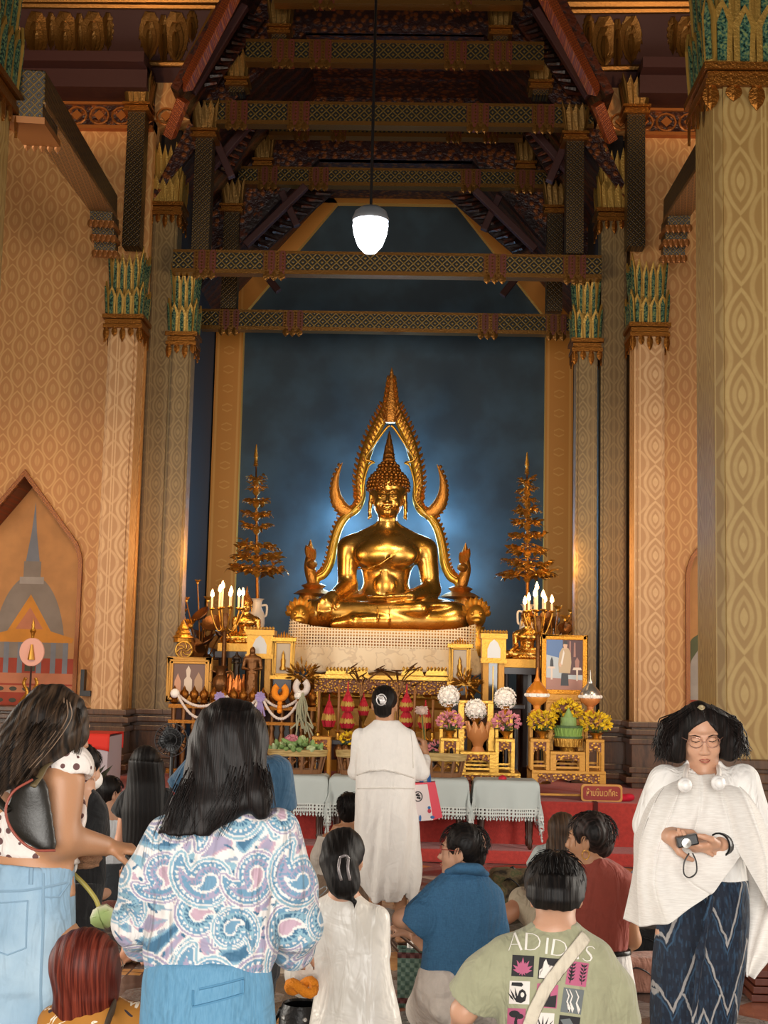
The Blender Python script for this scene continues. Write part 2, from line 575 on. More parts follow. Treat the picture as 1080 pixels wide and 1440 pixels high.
def f_floor(g):
    x, y, z = g.xyz()
    u = (x + .18) / .98; v = (y + .1) / .98
    a = u.fract() - .5; b = v.fract() - .5
    idu = u.floor(); idv = v.floor()
    odd = ((idu + idv) * .5).fract().gt(.25)
    n = g.noise(5, 6, rough=.65, dist=1.6); n2 = g.noise(19, 4)
    man = a.abs() + b.abs()
    grey = g.ramp(n, [(.3, '3c3a3b'), (.48, '79726d'), (.56, '5b5551'), (.75, 'a39b92')])
    tan = g.ramp(n, [(.3, 'a46a35'), (.6, 'c99455'), (.8, 'd9b07a')])
    wht = g.ramp(n, [(.3, '978d80'), (.55, 'bdb2a2'), (.8, 'd0c8bb')])
    red = g.ramp(n, [(.3, '5b2f22'), (.7, '8c5540')])
    dark = g.ramp(n, [(.3, '211d1d'), (.55, '433a36'), (.8, '6e615a')])
    c = g.mix(man.lt(.5), g.mix(odd, dark, wht), grey)
    c = g.mix(man.lt(.27), c, g.mix(odd, tan, red))
    tri = (b.abs() * -1 + .5).min(a.abs() * -1 + .5)
    c = g.mix(a.abs().max(b.abs()).gt(.425), c, g.mix(odd, dark, grey))
    sq = a.abs().min(b.abs()).gt(.425)
    c = g.mix(sq, c, tan)
    j = a.abs().max(b.abs()).gt(.494)
    c = g.mix(j, c, '2b2725')
    return {'color': c, 'rough': n2 * .12 + .16}
def f_floor2(g):
    return {}
M_wall = mat('wall silk', fn=f_wall)
M_colA = mat('pilaster stencil', fn=f_col(.36, .40, 'ad7f50', 'd0a878', -2.93 + .18))
M_colN = mat('column stencil', fn=f_col(.30, .46, '866630', 'a38850', 2.5 + .15 - 8.3))
M_colB = mat('column olive', fn=f_col(.23, .30, '6c552f', '8c7448', -2.53))
M_gold = mat('gilt', 'c2903c', .34, .85, bump=.4, bscale=60)
M_goldb = mat('gilt bright', 'bb8c3c', .4, .7, bump=.25, bscale=50)
M_goldd = mat('gilt dark', '8a561e', .38, .85, bump=.5, bscale=70)
M_goldp = mat('gold paint', 'b98434', .42, .4, bump=.3, bscale=40)
M_teal = mat('glass mosaic teal', fn=lambda g: {'color': g.ramp(g.noise(55, 2), [(.35, '10241e'), (.5, '35574a'), (.65, '6f7c4c')]), 'rough': .15})
M_lat = mat('beam lattice', fn=f_lattice(.11, '12110a', '84692f'), bump=.4)
M_latr = mat('beam lattice red', fn=f_lattice(.05, '6a2a12', 'c8703a'), bump=.4)
M_latd = mat('post lattice', fn=f_lattice(.07, '17100a', '6f5526'), bump=.4)
M_carv = mat('carved red ceiling', fn=f_carved, bump=.8)
M_orn = mat('carved ornament', fn=f_orn, bump=.8)
M_dred = mat('dark red lacquer', '34100a', .65, bump=.2, bscale=20)
M_red2 = mat('brown red lacquer', '5a2410', .45, bump=.2, bscale=20)
M_blue = mat('niche blue', fn=lambda g: {'color': g.mix(g.noise(2.2, 5).step(.35, .7), '212f35', '2d4048'), 'rough': .6})
def f_band(g):
    x, y, z = g.xyz()
    b = (z / .27).fract() - .5
    k = x.abs() - 2.29
    l = ((b.abs() + k.abs() * 1.6) - .2).abs().step(.05, .02) * k.abs().lt(.07)
    e = (k.abs() - .15).abs().step(.02, .008)
    return {'color': g.mix(l.max(e) * .6, 'bd7a28', 'd29a4a'), 'rough': .55}
M_band = mat('ochre band', fn=f_band)
M_carpet = mat('red carpet', 'a8322a', .9, bump=.5, bscale=220, var=.12, sheen=.2)
M_floor = mat('marble floor', fn=f_floor)
def f_base(g):
    n = g.noise(3, 5, g.scaled(4, 4, .8), .65)
    return {'color': g.ramp(n, [(.3, '2c1b12'), (.5, '5d4029'), (.62, '463020'), (.8, '7b5a3c')]), 'rough': .3}
M_base = mat('brown marble dado', fn=f_base)
M_dark = mat('near black', '120e0c', .5)
M_black = mat('black plastic', '0d0d0e', .35)

def struct(o): o['kind'] = 'structure'; return o
def wallpoly(name, poly, y, m, th=.15):
    return struct(MB().prism(poly, y, y + th).build(name, m))
mb = MB().box(-9, 9, -7, 19, -.12, 0); floor = struct(mb.build('floor', M_floor))
# carpeted step and dais
struct(MB().box(-6, 6, 12.42, 12.95, 0, .12).build('trim_1', M_carpet, bevel=.02))
dais = MB(); dais.box(-6, 6, 12.9, 18.6, 0, DZ)
struct(dais.build('trim_2', M_carpet, bevel=.012))
M_seam = mat('carpet seam', '4a0f0d', .9)
s = MB(); s.box(2.08, 2.12, 12.888, 12.9, .14, DZ + .004); s.box(2.08, 2.12, 12.9, 13.6, DZ, DZ + .004); struct(s.build('trim_3', M_seam))

# patterned walls either side of the niche, with pointed recesses
AX = 4.05
def arch_pts(cx, hw, z0, zs, za, n=10):
    """pointed arch outline from left foot over the apex to right foot"""
    r = []
    for sgn in (-1, 1):
        seg = []
        for i in range(n + 1):
            t = i / n
            # shoulder curve then straight to the apex
            if t < .4:
                q = t / .4; xx = hw - .10 * hw * q * q; zz = zs + (za - zs) * .25 * q
            else:
                q = (t - .4) / .6; xx = hw * .90 * (1 - q); zz = zs + (za - zs) * (.25 + .75 * q)
            seg.append((cx + sgn * xx, zz))
        seg = [(cx + sgn * hw, z0)] + seg
        r += seg if sgn < 0 else seg[::-1][1:]
    return r
for sgn, nm in ((-1, 'left'), (1, 'right')):
    a = arch_pts(sgn * AX, .66, 1.2, 2.78, 3.79)
    o = sgn * 6.5; i = sgn * 2.77
    lo, hi = min(o, i), max(o, i)
    poly = [(lo, 1.2)] + a + [(hi, 1.2), (hi, 8.0)] + ([(-2.36, 8.0), (-2.36, 11.6)] if sgn < 0 else [(hi, 11.6)]) + ([(lo, 11.6)] if sgn < 0 else [(2.36, 11.6), (2.36, 8.0), (lo, 8.0)])
    wallpoly('wall_' + nm, poly, YW, M_wall, .45)
    # dado with mouldings
    b = MB(); b.box(lo, hi, YW - .06, YW + .4, DZ - .1, 1.2)
    for z, d in ((1.2, .10), (1.12, .13), (1.02, .09), (.62, .1)): b.box(lo, hi, YW - .06 - d, YW + .3, z - .035, z + .02)
    struct(b.build('baseboard_' + nm, M_base, bevel=.01))
    # arch frame
    fr = MB(); q = arch_pts(sgn * AX, .70, 1.2, 2.78, 3.86); w = arch_pts(sgn * AX, .655, 1.2, 2.78, 3.78)
    for k in range(len(q) - 1):
        f4 = [q[k], q[k + 1], w[k + 1], w[k]]
        fr.prism(f4, YW - .05, YW + .04)
    t = thing('arch_frame', 'gilded pointed arch frame around the %s wall painting' % nm, 'frame', (0, 0, 0))
    fr.build('moulding', mat('arch gilt', 'a5622c', .4, .5, fn=f_lattice(.035, '6a2a12', 'c08040'), bump=.4), t)
    rv = MB(); 
    for k in range(len(w) - 1):
        rv.add([(w[k][0], YW, w[k][1]), (w[k + 1][0], YW, w[k + 1][1]), (w[k + 1][0], YW + .45, w[k + 1][1]), (w[k][0], YW + .45, w[k][1])], [(0, 1, 2, 3)])
    rv.build('reveal', mat('arch reveal', fn=f_lattice(.16, '6b1f12', '8c3a20'), bump=.2), t)
    # frieze and cornice
    z0 = 7.88
    fz = MB(); fz.box(lo, hi, YW - .06, YW + .2, z0, z0 + .27); struct(fz.build('trim_%d' % (4 + (sgn > 0)), M_orn))
    fo = MB()
    k = 0
    for n_ in range(14):
        cx = sgn * (2.62 + n_ * .26)
        pts = [(cx + .11 * math.cos(t), z0 + .135 + .10 * math.sin(t)) for t in [PI * 2 * j / 12 for j in range(12)]]
        for j in range(12):
            a0, a1 = pts[j], pts[(j + 1) % 12]
            fo.tube([(a0[0], YW - .065, a0[1]), (a1[0], YW - .065, a1[1])], .014, 5)
        fo.cbox((cx, YW - .065, z0 + .135), .045, .02, .045, M=Matrix.Rotation(PI / 4, 4, 'Y'))
    fo.box(lo, hi, YW - .1, YW, z0 - .03, z0 + .01); fo.box(lo, hi, YW - .1, YW, z0 + .26, z0 + .29)
    struct(fo.build('trim_%d' % (6 + (sgn > 0)), mat('frieze gilt', 'b06a30', .4, .6)))
    cn = MB(); cn.box(lo, hi, YW - .5, YW + .3, z0 + .29, z0 + .55); cn.box(lo, hi, YW - .7, YW + .3, z0 + .50, z0 + .62)
    struct(cn.build('trim_%d' % (8 + (sgn > 0)), M_dred))
    # side walls of the niche
    nb = MB(); nb.box(min(sgn * 2.5, sgn * 2.7), max(sgn * 2.5, sgn * 2.7), YW + .3, YB, DZ, 8.6); struct(nb.build('wall_niche_' + nm, mat('niche side ' + nm, '1d1510', .8)))
    # far side walls of the hall, with tall open doorways
    sw = MB()
    for y0, y1 in ((9.2, 15.2), (3.2, 6.2), (-6, -2)): sw.box(sgn * 6.5, sgn * 6.8, y0, y1, 0, 11.6)
    sw.box(sgn * 6.5, sgn * 6.8, -6, 15.2, 4.4, 11.6)
    struct(sw.build('wall_side_' + nm, M_wall))
struct(MB().box(-7, 7, 18.9, 19.1, 0, 11.7).build('wall_rear', M_dark))
# back wall of the niche
struct(MB().box(-2.7, 2.7, YB, YB + .2, DZ, 9.2).build('wall_back', M_blue))
bd = MB()
for sgn in (-1, 1):
    bd.box(sgn * 2.1, sgn * 2.48, YB - .16, YB, DZ, 6.55)
    o_, i_ = [(2.48, 6.55), (.98, 8.55)], [(2.1, 6.55), (.86, 8.20)]
    q = [(sgn * 2.48, 6.55), (sgn * 2.48, 6.75), (sgn * 1.15, 8.62), (sgn * .84, 8.23), (sgn * 2.1, 6.62)]
    bd.prism(q, YB - .12, YB)
bd.box(-1.16, 1.16, YB - .12, YB, 8.23, 8.62)
struct(bd.build('trim_10', M_band))

# ------------------------------------------------------------------ crowns of leaves
def crown(parent, cx, cy, hw, z0, z1, sides='flr', n=4, tiers=2, name='capital', teal=True, bandh=.12, fringe=True, m=None):
    mb = MB(); H = z1 - z0
    def plate(px, py, dx, dy, w, zb, zt, lean):
        # a pointed leaf standing on the rim, its face turned outward
        s_ = Vector((-dy, dx, 0)); o_ = Vector((dx, dy, 0)); c = Vector((px, py, 0))
        for cur, ww, off, ins in ((0, w, 0, 0), (1, w * .46, .018, .12)):
            if cur == 1 and not teal: continue
            mb.cur = cur
            zz0 = zb + (zt - zb) * ins; zz1 = zt - (zt - zb) * ins * 1.2
            hh = zz1 - zz0
            out = [(-ww * .42, zz0), (ww * .42, zz0), (ww * .5, zz0 + hh * .72), (0, zz1), (-ww * .5, zz0 + hh * .72)]
            vs = []
            for th in (0, -.022):
                for a, z in out:
                    vs.append(c + s_ * a + o_ * (off + th + lean * ((z - zb) / (zt - zb)) ** 1.5) + Vector((0, 0, z)))
            mb.add(vs, [(0, 1, 2, 3, 4), (9, 8, 7, 6, 5)] + [(i, i + 5, (i + 1) % 5 + 5, (i + 1) % 5) for i in range(5)])
    spec = [(z0 + bandh, z0 + H * .52, .03, 0), (z0 + H * .38, z1, .05, -.03)] if tiers == 2 else [(z0 + bandh, z1, .06, 0)]
    for ti, (zb, zt, lean, ins) in enumerate(spec):
        h = hw + ins
        for (dx, dy) in ((0, -1), (1, 0), (-1, 0), (0, 1)):
            for i in range(n):
                a = (-1 + (2 * i + 1) / n) * h
                px, py = cx + (dx * h if dx else a), cy + (dy * h if dy else a)
                plate(px, py, dx, dy, 2 * h / n * 1.02, zb, zt + (.04 if i in (0, n - 1) else 0) * H, lean)
        for sx in (-1, 1):
            for sy in (-1, 1):
                plate(cx + sx * h, cy + sy * h, sx * .707, sy * .707, h / n * 1.3, zb, zt + .1 * H, lean * 1.3)
    mb.cur = 0
    mb.box(cx - hw * .9, cx + hw * .9, cy - hw * .9, cy + hw * .9, z0 + .04, z1 - H * .25)
    o = mb.build(name, [m or M_cap, M_teal], parent)
    b = MB()
    for k, (d, zz) in enumerate(((.035, z0), (.02, z0 + bandh * .45), (.045, z0 + bandh * .9))):
        b.box(cx - hw - d, cx + hw + d, cy - hw - d, cy + hw + d, zz, zz + bandh * .38)
    if fringe:
        for (dx, dy) in ((0, -1), (1, 0), (-1, 0)):
            for i in range(n + 1):
                a = (-1 + 2 * i / n) * hw
                px, py = cx + (dx * (hw + .02) if dx else a), cy + (dy * (hw + .02) if dy else a)
                l = .16 if i % 2 == 0 else .1
                b.leaf((px, py, z0 + .01), (px, py, z0 - l), hw / n * 1.5, (dx, dy, 0), .01)
    b.build('capital_band', M_goldd, parent)
    return o
M_cap = mat('capital gilt', 'b08a40', .38, .6, bump=.3, bscale=50); M_capd = mat('crown gilt', '7a5a2a', .4, .7, bump=.3, bscale=50)
def column(label, cx, cy, hw, zt, z_cap0, m, base=True, n=4, zb=DZ, name='column', group=None, teal=True):
    t = thing(name, label, 'column', (cx, cy, zb), group=group)
    s = MB(); s.box(cx - hw, cx + hw, cy - hw, cy + hw, 1.2 if base else zb, z_cap0 + .05)
    d = hw * .78
    s.box(cx - d, cx + d, cy - hw - .025, cy + hw + .025, 1.2 if base else zb, z_cap0 + .02)
    parts = [s.build('shaft', m)]
    if base:
        b = MB()
        b.box(cx - hw - .03, cx + hw + .03, cy - hw - .03, cy + hw + .03, zb, 1.2)
        for z, d in ((1.2, .07), (1.12, .1), (1.02, .06), (.2 + zb, .06), (.1 + zb, .1)): b.box(cx - hw - d, cx + hw + d, cy - hw - d, cy + hw + d, z - .04, z + .02)
        parts.append(b.build('base', M_base, bevel=.008))
    holder = bpy.data.objects.new('tmp', None); 
    crown(None, cx, cy, hw + .02, z_cap0, zt, n=n, teal=teal)
    parts += [o for o in COL.objects if o.parent is None and o.name.split('.')[0] in ('capital', 'capital_band')]
    for o in parts: adopt(o, t)
    return t
def adopt(o, t):
    """parent while keeping world-space mesh coordinates"""
    o.parent = t
    M = Matrix.Translation(t.location) @ t.rotation_euler.to_matrix().to_4x4() @ Matrix.Diagonal(Vector((*t.scale, 1)))
    o.matrix_parent_inverse = M.inverted()
for sgn, nm in ((-1, 'left'), (1, 'right')):
    column('outer stencilled pilaster with green leaf capital on the %s wall, carrying the slanting roof beam' % nm, sgn * 2.92 - .02, YW - .18, .165, 6.28, 5.42, M_colA, name='pilaster')
    column('tall olive pillar on the %s side of the altar niche, its capital highest of all' % nm, sgn * 2.60 - .02, YW + .3, .145, 7.75, 6.9, M_colB, name='pillar', teal=False)
    column('inner olive pillar at the %s edge of the niche, short green leaf capital' % nm, sgn * 2.325 - .05, YW + .28, .12, 6.25, 5.36, M_colB, n=3, name='pillar')
# columns of the nearer bay
column('large ochre stencilled column in the right foreground', 2.50, 8.6, .27, 6.5, 5.45, M_colN, zb=0, n=4)
column('large stencilled column cut off by the left edge of the photo', -2.74, 8.6, .27, 6.5, 5.45, M_colN, zb=0, n=4)

# ------------------------------------------------------------------ roof timber
def collar(mb, x, w, y, z0, z1, th):
    for i in range(4):
        xx = x - w / 2 + w * (i + .5) / 4
        mb.cur = i % 2
        mb.box(xx - w * .09, xx + w * .09, y - .025, y + th + .02, z0 - .03, z1 + .015)
        for j in range(6): 
            mb.cur = 0; mb.ball((xx, y - .028, z0 + (z1 - z0) * (j + .5) / 6), .013, 5, 3)
    mb.cur = 1
    mb.box(x - w / 2, x + w / 2, y - .015, y + th + .01, z0, z1)
    mb.cur = 0
    for i in range(3):
        xx = x + (i - 1) * w * .33
        mb.leaf((xx, y - .02, z0), (xx, y - .02, z0 - .11), w * .34, (0, -1, 0), .012)
def beam(label, x0, x1, y, z0, z1, th=.13, cols=(), cw=.26, m=None, group=None):
    t = thing('roof_beam', label, 'beam', ((x0 + x1) / 2, y, z0), group=group)
    b = MB(); b.box(x0, x1, y, y + th, z0, z1)
    adopt(b.build('timber', m or M_lat), t)
    e = MB(); e.box(x0, x1, y - .02, y + th, z0 - .025, z0 + .025); e.box(x0, x1, y - .012, y + th, z1 - .012, z1 + .02)
    adopt(e.build('edge_moulding', M_bgold), t)
    for cx in cols:
        c = MB(); collar(c, cx, cw, y, z0, z1, th)
        adopt(c.build('collar', [M_bgold, M_red2]), t)
    return t
M_bgold = mat('beam gilt', '7a5424', .35, .75, bump=.3, bscale=60); M_orng = mat('bracket gilt', '8f5a2a', .45, .5)
def sx(a, b, y, py): return X(a, py, y), X(b, py, y)
beam('lowest carved tie beam across the front of the niche, behind the hanging lamp', *sx(243, 846, YW, 370), YW, 6.2, 6.43, cols=[X(x, 370, YW) for x in (288, 386, 696, 808)])
beam('second tie beam, deeper in the niche just above the gilded halo', *sx(283, 820, 16.8, 450), 16.8, 6.0, 6.22, cols=[X(x, 450, 16.8) for x in (322, 412, 686, 782)])
beam('upper carved beam crossing between the twin king posts', *sx(285, 835, YW, 150), YW, 7.98, 8.22, cols=[X(x, 150, YW) for x in (333, 420, 672, 764)])
beam('carved beam at the head of the blue gable, right above the lamp', *sx(335, 772, 16.8, 254), 16.8, 7.92, 8.12, cols=[X(x, 254, 16.8) for x in (376, 448, 662, 738)], m=M_lat)
beam('dark beam high in the roof, fourth up from the lamp', *sx(378, 735, 16.4, 192), 16.4, 8.42, 8.58, cols=[X(x, 192, 16.4) for x in (424, 476, 638, 690)], cw=.2)
beam('high dark beam near the top of the photo between small crowned posts', *sx(345, 765, 14.6, 84), 14.6, 8.55, 8.78, cols=[X(x, 84, 14.6) for x in (398, 450, 640, 704)])
beam('topmost dark beam cut by the upper edge of the photo', *sx(385, 735, 14.2, 14), 14.2, 9.05, 9.24, cols=[X(x, 14, 14.2) for x in (455, 648)])
def post(label, px, ptop, pbot, y, hw, ch=.42):
    a = P(px, ptop, y); b = P(px, pbot, y)
    t = thing('king_post', label, 'post', (a.x, y, b.z))
    s = MB(); s.box(a.x - hw, a.x + hw, y - hw, y + hw, b.z, a.z - ch * .6); adopt(s.build('shaft', M_latd), t)
    crown(None, a.x, y, hw * 1.12, a.z - ch, a.z, n=3, tiers=1, teal=False, bandh=.08, fringe=False, m=M_capd)
    for o in [o for o in COL.objects if o.parent is None and o.name.split('.')[0] in ('capital', 'capital_band')]: adopt(o, t)
for px, pt, pb, y, hw, lab in (
    (197, 113, 350, 14.75, .1, 'crowned dark post rising beside the tallest left pillar'),
    (893, 116, 350, 14.75, .1, 'crowned dark post rising beside the tallest right pillar'),
    (291, 150, 356, 15.1, .1, 'crowned king post standing on the left end of the lowest tie beam'),
    (808, 154, 360, 15.1, .1, 'crowned king post standing on the right end of the lowest tie beam'),
    (329, 258, 436, 16.9, .1, 'short crowned post on the left end of the second tie beam'),
    (780, 260, 440, 16.9, .1, 'short crowned post on the right end of the second tie beam'),
    (336, 78, 134, 15.1, .09, 'small crowned post on the upper beam, left of centre'),
    (760, 82, 138, 15.1, .09, 'small crowned post on the upper beam, right of centre'),
    (372, 194, 246, 16.9, .085, 'small crowned post above the blue gable on the left'),
    (739, 198, 250, 16.9, .085, 'small crowned post above the blue gable on the right'),
    (395, 4, 70, 14.7, .085, 'tiny crowned post at the top edge of the photo, left'),
    (704, 6, 74, 14.7, .085, 'tiny crowned post at the top edge of the photo, right')):
    post(lab, px, pt, pb, y, hw)
# sloping carved ceilings of the three roof tiers
def tier(name, y0, y1, prof, edge=True):
    mb = MB()
    for (xa, za), (xb, zb) in zip(prof, prof[1:]):
        mb.cur = 0 if abs(za - zb) > .05 else 1
        n = Vector((-(zb - za), 0, xb - xa)).normalized() * .1
        if n.z < 0: n = -n
        mb.add([(xa, y0, za), (xb, y0, zb), (xb, y1, zb), (xa, y1, za), (xa + n.x, y0, za + n.z), (xb + n.x, y0, zb + n.z), (xb + n.x, y1, zb + n.z), (xa + n.x, y1, za + n.z)],
               [(0, 1, 2, 3), (7, 6, 5, 4), (0, 4, 5, 1), (2, 6, 7, 3), (1, 5, 6, 2), (0, 3, 7, 4)])
    struct(mb.build(name, [M_carv, M_orn]))
tier('ceiling', 16.9, 18.5, [(-2.6, 6.45), (-1.0, 8.3), (1.0, 8.3), (2.6, 6.45)])
tier('ceiling_nave', 15.15, 16.95, [(-2.9, 6.9), (-1.75, 8.45), (-1.05, 9.15), (1.05, 9.15), (1.75, 8.45), (2.9, 6.9)])
tier('ceiling_crossing', 14.2, 15.15, [(-2.35, 8.0), (-1.35, 10.0), (1.35, 10.0), (2.35, 8.0)])
struct(MB().prism([(-2.9, 6.9), (-1.75, 8.45), (-1.05, 9.15), (1.05, 9.15), (1.75, 8.45), (2.9, 6.9), (2.6, 6.45), (1.0, 8.3), (-1.0, 8.3), (-2.6, 6.45)], 16.93, 17.03).build('trim_11', M_orn))
struct(MB().prism([(-2.35, 8.1), (-1.35, 10.0), (1.35, 10.0), (2.35, 8.1), (2.9, 6.9), (1.75, 8.45), (1.05, 9.15), (-1.05, 9.15), (-1.75, 8.45), (-2.9, 6.9)], 15.12, 15.2).build('trim_12', M_orn))
fw_ = MB(); fw_.box(-6.8, 6.8, -6.2, -5.9, 4.6, 11.6); fw_.box(-6.8, -3.6, -6.2, -5.9, 0, 4.6); fw_.box(3.9, 6.8, -6.2, -5.9, 0, 4.6); struct(fw_.build('wall_front', M_wall))
struct(MB().box(-7, 7, -6.2, 19, 11.6, 11.8).build('ceiling_upper', M_dark))
# sloped rafters and framed carved panels seen between the posts
def rafter(label, a, b, w, h, m, name='rafter', group=None):
    a = Vector(a); b = Vector(b); d = (b - a); L = d.length; d.normalize()
    up = Vector((0, -1, 0)); sd = d.cross(up).normalized(); up = sd.cross(d).normalized()
    M = Matrix((sd, d, up)).transposed().to_4x4(); M.translation = a
    mb = MB(); mb.box(-w, w, 0, L, -h, h, M)
    o = mb.build(name, m, bevel=.012); return tag(o, label, 'rafter', group)
M_soff = mat('beam soffit', fn=f_lattice(.06, '5a3a1a', 'a87c40'), bump=.4)
for sgn, nm in ((-1, 'left'), (1, 'right')):
    def mx(px, py, y):
        return P(px if sgn < 0 else 1098 - px, py + (0 if sgn < 0 else 6), y)
    rafter('long orange lattice valley rafter on the %s, rising to the top of the photo' % nm, mx(262, 122, 14.3), mx(331, -12, 12.8), .06, .06, M_latr)
    rafter('short orange lattice valley rafter on the %s, below the dark cross plank' % nm, mx(238, 192, 14.7), mx(258, 140, 14.4), .06, .06, M_latr)
    for (lab, p0, p1, y) in (('dark red strut sloping down to the %s end of the lowest beam' % nm, (430, 262), (345, 345), 16.6),
                             ('dark red strut under the second roof tier on the %s' % nm, (372, 150), (298, 236), 15.6),
                             ('dark red strut under the top roof tier on the %s' % nm, (345, 8), (270, 130), 14.6),
                             ('dark red hanging strut beside the %s king post' % nm, (326, 250), (300, 190), 15.3),
                             ('dark red upright strut beside the %s gable corner' % nm, (418, 318), (396, 270), 16.7),
                             ('brown strut ending at the %s foot of the gable' % nm, (392, 410), (345, 350), 17.6)):
        rafter(lab, mx(*p0, y), mx(*p1, y), .045, .05, M_dred, 'strut')
    for k, (lab, c4, y) in enumerate((('carved scroll panel low on the %s roof slope' % nm, ((348, 340), (430, 264), (470, 268), (372, 352)), 17.2),
                             ('carved scroll panel in the middle of the %s roof slope' % nm, ((300, 232), (352, 150), (372, 160), (322, 246)), 15.9),
                             ('carved scroll panel high on the %s roof slope' % nm, ((270, 126), (338, 10), (372, 24), (300, 122)), 14.9))):
        pts = [mx(*c, y) for c in c4]
        mb = MB(); n = 9
        for i in range(n):
            t = (i + .5) / n
            a = pts[0].lerp(pts[1], t); b = pts[3].lerp(pts[2], t)
            mid = a.lerp(b, .5) + Vector((0, -.05, -.03))
            mb.tube([a, mid, b], [.02, .035, .02], 6)
        mb.add([p + Vector((0, .05, 0)) for p in pts] + [p + Vector((0, .09, 0)) for p in pts], [(0, 1, 2, 3), (7, 6, 5, 4), (0, 4, 5, 1), (1, 5, 6, 2), (2, 6, 7, 3), (3, 7, 4, 0)])
        tag(mb.build('carved_panel', M_carv, smooth=AS), lab, 'panel')
    # transept ceiling plane with the hanging flame ornaments
    A = Vector((sgn * 2.6, 15.0, 8.45)); sl = Vector((0, -3.4, 3.6)).normalized(); nrm = Vector((0, -sl.z, sl.y))
    def on(px, py):
        d = ray(px if sgn < 0 else 1098 - px, py + (0 if sgn < 0 else 6)); n_ = Vector((0, sl.z, -sl.y))
        return CAM + d * ((A - CAM).dot(n_) / d.dot(n_))
    far = sgn * 6.5; q0 = on(232, 150); q1 = on(335, -40)
    mb = MB(); t0 = Vector((0, .1, .1))
    c4 = [Vector((far, q0.y, q0.z)), q0, q1, Vector((far, q1.y, q1.z))]
    mb.add(c4 + [p + t0 for p in c4], [(0, 1, 2, 3), (7, 6, 5, 4), (0, 4, 5, 1), (1, 5, 6, 2), (2, 6, 7, 3), (3, 7, 4, 0)])
    struct(mb.build('ceiling_transept_' + nm, M_dred))
    fr = MB()
    cs = [on(-60, 84), on(262, 88), on(304, 8), on(-60, 5)]
    for i in range(4): fr.tube([cs[i] - t0 * .3, cs[(i + 1) % 4] - t0 * .3], .035, 6)
    cs2 = [on(-60, 5), on(300, 8)]
    fr.tube([on(-60, -3) - t0 * .3, on(310, -2) - t0 * .3], .05, 6)
    fr.build('trim_%d' % (13 + (sgn > 0)), M_bgold)['kind'] = 'structure'
    k = 0
    for px, py0, py1, w in ((52, 12, 86, .27), (92, 12, 88, .27), (132, 12, 86, .27), (211, 12, 84, .24), (248, 12, 90, .28), (72, 14, 70, .11), (112, 14, 90, .12), (152, 14, 70, .11), (230, 16, 94, .12), (12, 12, 86, .27), (270, 12, 58, .12)):
        a = on(px, py0); b = on(px, py1)
        mb = MB(); d = b - a; nn = Vector((0, -.7, -.7))
        s_ = Vector((1, 0, 0))
        for sc, off in ((1, .02), (.62, .05), (.3, .08)):
            mb.leaf(a.lerp(b, .5 - .5 * sc * .9) + nn * off, b.lerp(a, .25 * (1 - sc)) + nn * off, w * sc, nn, .02, seg=6)
        for q in range(5):
            t_ = .15 + q * .15
            for s2 in (-1, 1):
                mb.leaf(a.lerp(b, t_) + s_ * (s2 * w * .36 * math.sin(PI * (t_ + .15))), a.lerp(b, t_ + .16) + s_ * (s2 * w * .56 * math.sin(PI * (t_ + .1))), .04, nn, .012)
        o = mb.build('ceiling_ornament', M_bgold)
        tag(o, ('broad' if w > .15 else 'slender') + ' gilt flame ornament on the %s coffered ceiling' % nm, 'ornament', ('broad' if w > .15 else 'slender') + ' flame ornaments of the %s coffer' % nm)
    # slanting beam from the foreground column to the wall pilaster, with bracket ends
    t = thing('aisle_beam', 'heavy gilt-faced beam running from the %s foreground column to the wall pilaster' % nm, 'beam', (sgn * 2.85, 12, 6.5))
    bx = sgn * 2.84 - .03
    n0 = mx(40, 122, 8.95); n1 = mx(150, 290, 14.2); d = (n1 - n0); L = d.length; d.normalize(); sd = d.cross(Vector((0, 0, 1))).normalized(); up = sd.cross(d); Mb = Matrix((sd, d, up)).transposed().to_4x4(); Mb.translation = n0
    b = MB(); b.box(-.115, .115, 0, L, -.11, .12, Mb); adopt(b.build('timber', M_latd, bevel=.01), t)
    b = MB(); b.box(-.12, .12, 0, L, -.135, -.10, Mb); adopt(b.build('soffit', M_soff), t)
    for y0, d_ in ((L + .22, -1), (-.1, 1)):
        c = MB()
        for k, (l, z0, z1) in list(enumerate(((.75, -.26, -.12), (.52, -.38, -.24), (.3, -.52, -.36))))[:3 if d_ < 0 else 1]:
            ya, yb = sorted((y0, y0 + d_ * l))
            c.cur = 1; c.box(-.115, .115, ya, yb, z0, z1, Mb)
            c.cur = 0; c.box(-.135, .135, ya - .03, yb + .03, z0 - .015, z0 + .03, Mb)
            for j in range(5): c.leaf(Mb @ Vector(((j - 2) * .055, y0 + d_ * (l + .03), z0 + .03)), Mb @ Vector(((j - 2) * .055, y0 + d_ * (l + .05), z0 - .06)), .055, (0, d_, 0), .012)
        adopt(c.build('bracket', [M_orng, M_latd]), t)
